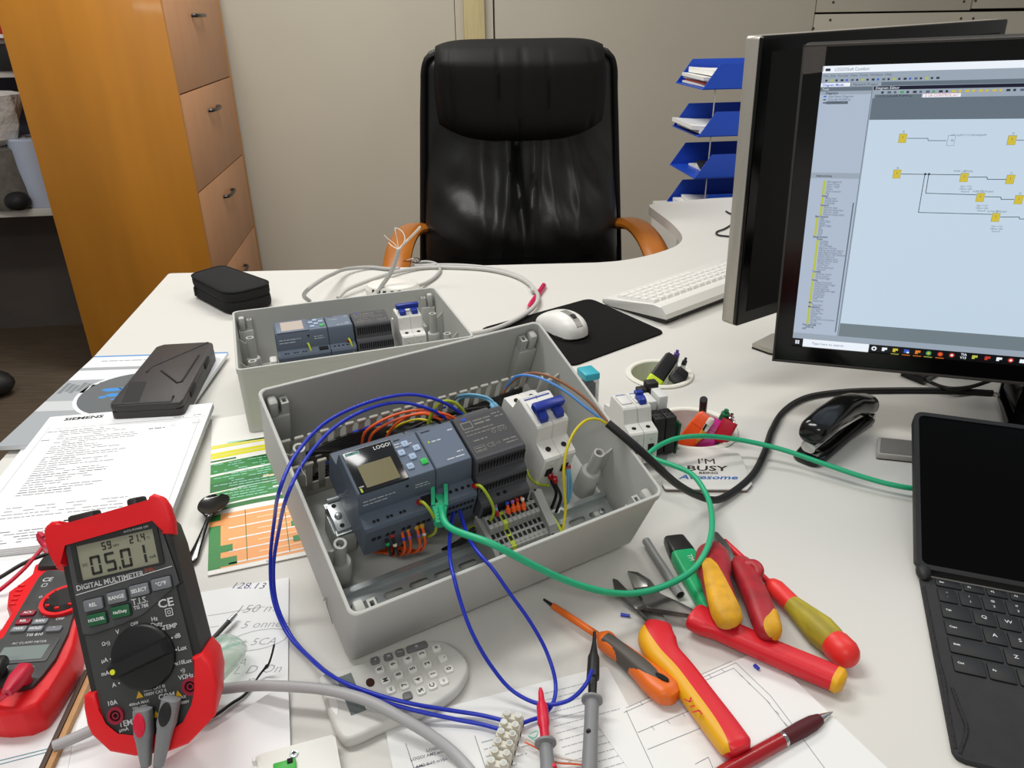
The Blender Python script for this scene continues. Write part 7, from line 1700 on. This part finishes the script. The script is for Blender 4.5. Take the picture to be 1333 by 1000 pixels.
flat_handle(cut, [(902, 802, .014, .0130, .008), (906, 804, .014, .0142, .0088), (918, 810, .0135, .0140, .0088), (938, 819, .013, .0112, .0085), (965, 831, .0125, .0115, .0085), (1010, 851, .012, .0112, .0085), (1060, 872, .0115, .0115, .0085), (1088, 884, .0115, .0112, .0082)], 'handle', m_tred)
flat_handle(cut, [(1086, 883, .0115, .0113, .0083), (1093, 886.5, .0115, .0115, .0083), (1099, 889.5, .0115, .0070, .0060)], 'end_cap', m_tyel)
mb = MB(mat('tool print', '#c4232b', .5)); i_ = cut.matrix_world.inverted(); q = [i_ @ D(895, 909, .0215), i_ @ D(908, 930, .0213)]
GM = frame_axes(q[0], q[1] - q[0]); mb.stroke([(0, .003), (.004, 0), (0, -.003)], .0014, 0, 0, GM); mb.stroke([(.008, .002), (.008, -.002)], .0014, 0, 0, GM); mb.stroke([(.017, .003), (.013, .003), (.013, -.003)], .0014, 0, 0, GM); mb.build('handle_mark', cut)
# side cutters on top
pli = thing('side_cutter', 'worn red and yellow side cutter resting on the long red handle', 'pliers', TR(*D(950, 730, 0)))
jaw(pli, [(929, 697), (934, 698), (945, 711), (953, 725), (958, 738), (948, 742), (935, 728), (928, 712)], .004, .016, 'jaw', m_tst, .002)
flat_handle(pli, [(929, 714, .018, .0085, .008), (928, 723, .021, .0155, .011), (928, 737, .026, .0172, .0120), (931, 755, .030, .0132, .0112), (937, 775, .031, .0128, .0108), (944, 795, .030, .0132, .0105), (949, 807, .028, .0112, .0095)], 'handle', m_tred2, (m_tyel2, .36, 1.0, 1.95, 1.6), True, .75)
flat_handle(pli, [(964, 733, .014, .0085, .008), (968, 742, .017, .0125, .010), (975, 758, .020, .0115, .0100), (985, 780, .024, .0115, .0105), (994, 803, .026, .0118, .0100), (1000, 820, .026, .0108, .0095)], 'handle', m_tred2, (m_tyel2, .70, 1.0, .75, 1.7), True, .9)
flat_handle(pli, [(972, 738, .022, .0055, .0060), (981, 737, .0245, .0058, .0060), (987, 744, .024, .0054, .0060), (985, 754, .021, .0040, .0050)], 'thumb_stop', m_tred2)
# VDE screwdriver red and yellow
def turned(parent, G, prof, name, m, n=20, sm=40): mb = MB(m); mb.lathe(prof, n, 0, G); return mb.build(name, parent, smooth=sm)
A, B = D(933, 696, .010), D(1108, 858, .0145); L_ = (B - A).length
sd = thing('screwdriver', 'screwdriver with worn yellow-green handle and red shaft right of the pliers', 'screwdriver', frame_axes(A, (B - A).orthogonal(), B - A)); G = Mx.Identity(4)
f_ = lambda px, py: (sd.matrix_world.inverted() @ D(px, py, .012)).z
s1, s2, s3, s4, s5 = f_(941, 703), f_(1004, 757), f_(1030, 788), f_(1085, 835), L_
turned(sd, G, [(.0008, 0), (.0018, .002), (.0018, s1)], 'steel_tip', m_chr)
turned(sd, G, [(.0022, s1), (.0034, s1 + .001), (.0034, s2), (.0042, s2 + .001)], 'insulated_shaft', m_tred)
turned(sd, G, [(.0044, s2), (.0075, s2 + .004), (.0092, s2 + .010), (.0088, s3 - .004), (.0086, s3)], 'collar', mat('tool bright red', '#e2302c', .4), 12)
turned(sd, G, [(.0086, s3), (.0105, s3 + .012), (.0132, s3 + .030), (.0140, s4 - .014), (.0128, s4), (.0115, s4 + .003)], 'handle_grip', mat('worn yellow green', '#a9992a', .55, var=.35, vscale=120, stretch=(1, 1, .2)), 20)
turned(sd, G, [(.0118, s4 + .002), (.0130, s4 + .006), (.0126, s5 - .006), (.0105, s5 - .001), (.0070, s5 + .0025), (.0030, s5 + .0040), (.0, s5 + .0043)], 'end_cap', mat('tool bright red', '#e2302c', .4))
# orange screwdriver
A, B = D(709, 781.5, .009), D(882, 910, .013)
os_ = thing('screwdriver', 'orange and grey insulated screwdriver pointing at the tilted box', 'screwdriver', TR(*A)); oi = os_.matrix_world.inverted()
m_oo = mat('tool orange', '#e06a1e', .38); m_og = mat('tool dark grey', '#4d4741', .5)
mb = MB(m_hb); a_, b_ = oi @ D(708, 780.5, .009), oi @ D(720, 789, .009); mb.cyl(a_, b_, .0012, .0019, n=10); mb.build('steel_tip', os_)
mb = MB(m_oo); mb.cyl(oi @ D(720, 789, .009), oi @ D(785, 832, .011), .0030, .0034, n=14); mb.build('insulated_shaft', os_)
h = flat_handle(os_, [(781, 829, .012, .0040, .0050), (788, 834, .0125, .0085, .0080), (798, 843, .0125, .0078, .0078), (815, 855, .012, .0080, .0080), (835, 872, .012, .0098, .0088), (855, 890, .012, .0122, .0092), (870, 902, .012, .0118, .0088), (879, 909, .012, .0060, .0060)], 'handle', m_oo)
for (l, hw) in ((((788, 835, .0129, .0070, .0083), (800, 844, .0126, .0070, .0085), (815, 856, .0125, .0074, .0087), (832, 870, .0125, .0084, .0092), (848, 884, .0124, .0076, .0095), (858, 893, .0123, .0030, .0092)), 0),):
    flat_handle(os_, list(l), 'soft_grip', m_og)
mb = MB(m_hole); q = oi @ D(862, 882, .0215); 
mb.prism([(q.x + (.0062 * cos(a)) * .75 + .0030 * sin(a) * .5, q.y - (.0062 * cos(a)) * .65 + .0030 * sin(a) * .6) for a in [2 * pi * i / 18 for i in range(18)]], q.z - .004, q.z + .0008); mb.build('hang_hole', os_)
# green highlighter, grey tube, red pen
M, L_ = lay((877, 702), (934, 800), .0075)
hg = thing('highlighter', 'green highlighter with a black cap lying under the pliers', 'marker', M)
def rb_(x, w, h): return [V((x, p[0], p[1])) for p in rrect(w, h, min(w, h) * .3, 4)]
mb = MB(m_hb); mb.loft([rb_(-.002, .018, .008), rb_(.001, .022, .012), rb_(.022, .0255, .0145), rb_(.0255, .0255, .0145)]); mb.build('marker_cap', hg, smooth=40)
mb = MB(mat('highlighter green', '#1fae6d', .35), m_wprt); mb.loft([rb_(.0258, .0245, .0138), rb_(.030, .0265, .0145), rb_(L_ - .01, .0265, .0145), rb_(L_, .022, .011)]); mb.text('TM', .007, TR(.040, .002, .0074) @ RZ(0), 1); mb.build('marker_body', hg, smooth=40)
mb = MB(mat('grey tube', '#8f8f8f', .4, alpha=.95), m_hole); P = [D(*p, .006) for p in ((841, 704), (852, 722), (867, 745), (877, 762), (886, 775))]
mb.tube(P, .0042, 12, caps=False); mb.tube(P, .0030, 12, 1, caps=True); one(mb, 'plastic_tube', 'short piece of bent grey tube between the box and the green highlighter', 'tube', smooth=60)
A, B = D(1084, 927, .0045), D(942, 1006, .0065)
rp_ = thing('ballpoint_pen', 'dark red pen with a metal tip at the bottom edge', 'pen', frame_axes(A, (B - A).orthogonal(), B - A)); f_ = lambda px, py: (rp_.matrix_world.inverted() @ D(px, py, .0055)).z
s1, s2 = f_(1070, 938), f_(1024, 967); L_ = (B - A).length
turned(rp_, G := Mx.Identity(4), [(.0004, 0), (.0012, .003), (.0038, s1)], 'metal_tip', m_chr)
turned(rp_, G, [(.0042, s1), (.0058, s1 + .008), (.0062, (s1 + s2) / 2), (.0056, s2 - .001)], 'rubber_grip', mat('maroon grip', '#4d0f18', .6))
turned(rp_, G, [(.0058, s2 - .001), (.0061, s2), (.0058, s2 + .002)], 'ring', m_chr)
turned(rp_, G, [(.0057, s2 + .002), (.0058, s2 + .03), (.0054, L_), (.004, L_ + .02)], 'barrel', mat('pen red', '#9c111c', .3, coat=.3))
# ------------------------------------------------------------------ light
def area(name, loc, size, power, col, rot=(0, 0, 0), sy=None):
    l = bpy.data.lights.new(name, 'AREA'); l.energy = power; l.color = col; l.shape = 'RECTANGLE'; l.size = size; l.size_y = sy or size
    o = bpy.data.objects.new(name, l); o.location = loc; o.rotation_euler = rot; COL.objects.link(o); return o
m_ceil = mat('ceiling white', '#cfcac0', .9)
area('ceiling_lamp', (-.75, .85, 2.62), 1.25, 16, (1, .995, .97), sy=.28)
area('ceiling_lamp', (-.7, 2.45, 2.62), 1.25, 22, (1, .985, .95), sy=.28)
area('ceiling_lamp', (-.3, -1.3, 2.62), 1.25, 15, (1, .99, .96), sy=.28)
area('ceiling_lamp', (1.3, 1.5, 2.62), 1.25, 9, (1, .94, .86), sy=.28)
w = bpy.data.worlds.new('world'); scene.world = w; w.use_nodes = True
w.node_tree.nodes['Background'].inputs['Color'].default_value = (1, .99, .97, 1)
w.node_tree.nodes['Background'].inputs['Strength'].default_value = .2
vs_ = scene.view_settings; vs_.view_transform = 'Standard'; vs_.look = 'None'; vs_.gamma = 1; vs_.use_curve_mapping = False
vs_.exposure = 0.55

# group rules: repeats of one kind share a group
for o in list(scene.objects):
    if o.parent or 'label' not in o or 'group' in o: continue
    k, l = o.name.split('.')[0], o['label']
    if k in ('ballpoint_pen', 'highlighter', 'marker_pen', 'pencil') and 'cup' in l: o['group'] = 'pens and markers in the desk cups'
    elif k in ('document_stack', 'notebook') and 'tray' in l: o['group'] = 'papers in the blue letter trays'
    elif k in ('highlighter', 'ballpoint_pen') and 'cup' not in l: pass
    else:
        g = {'electrical_enclosure': 'open control boxes', 'insulation_scrap': 'blue insulation scraps', 'loose_core': 'loose thin cores', 'test_lead': 'test leads', 'monitor': 'monitors', 'desk_cup': 'sunken pen cups', 'blue_wire': 'blue wires', 'grey_cable': 'grey cables', 'screwdriver': 'screwdrivers', 'brochure': 'brochures'}.get(k)
        if g: o['group'] = g
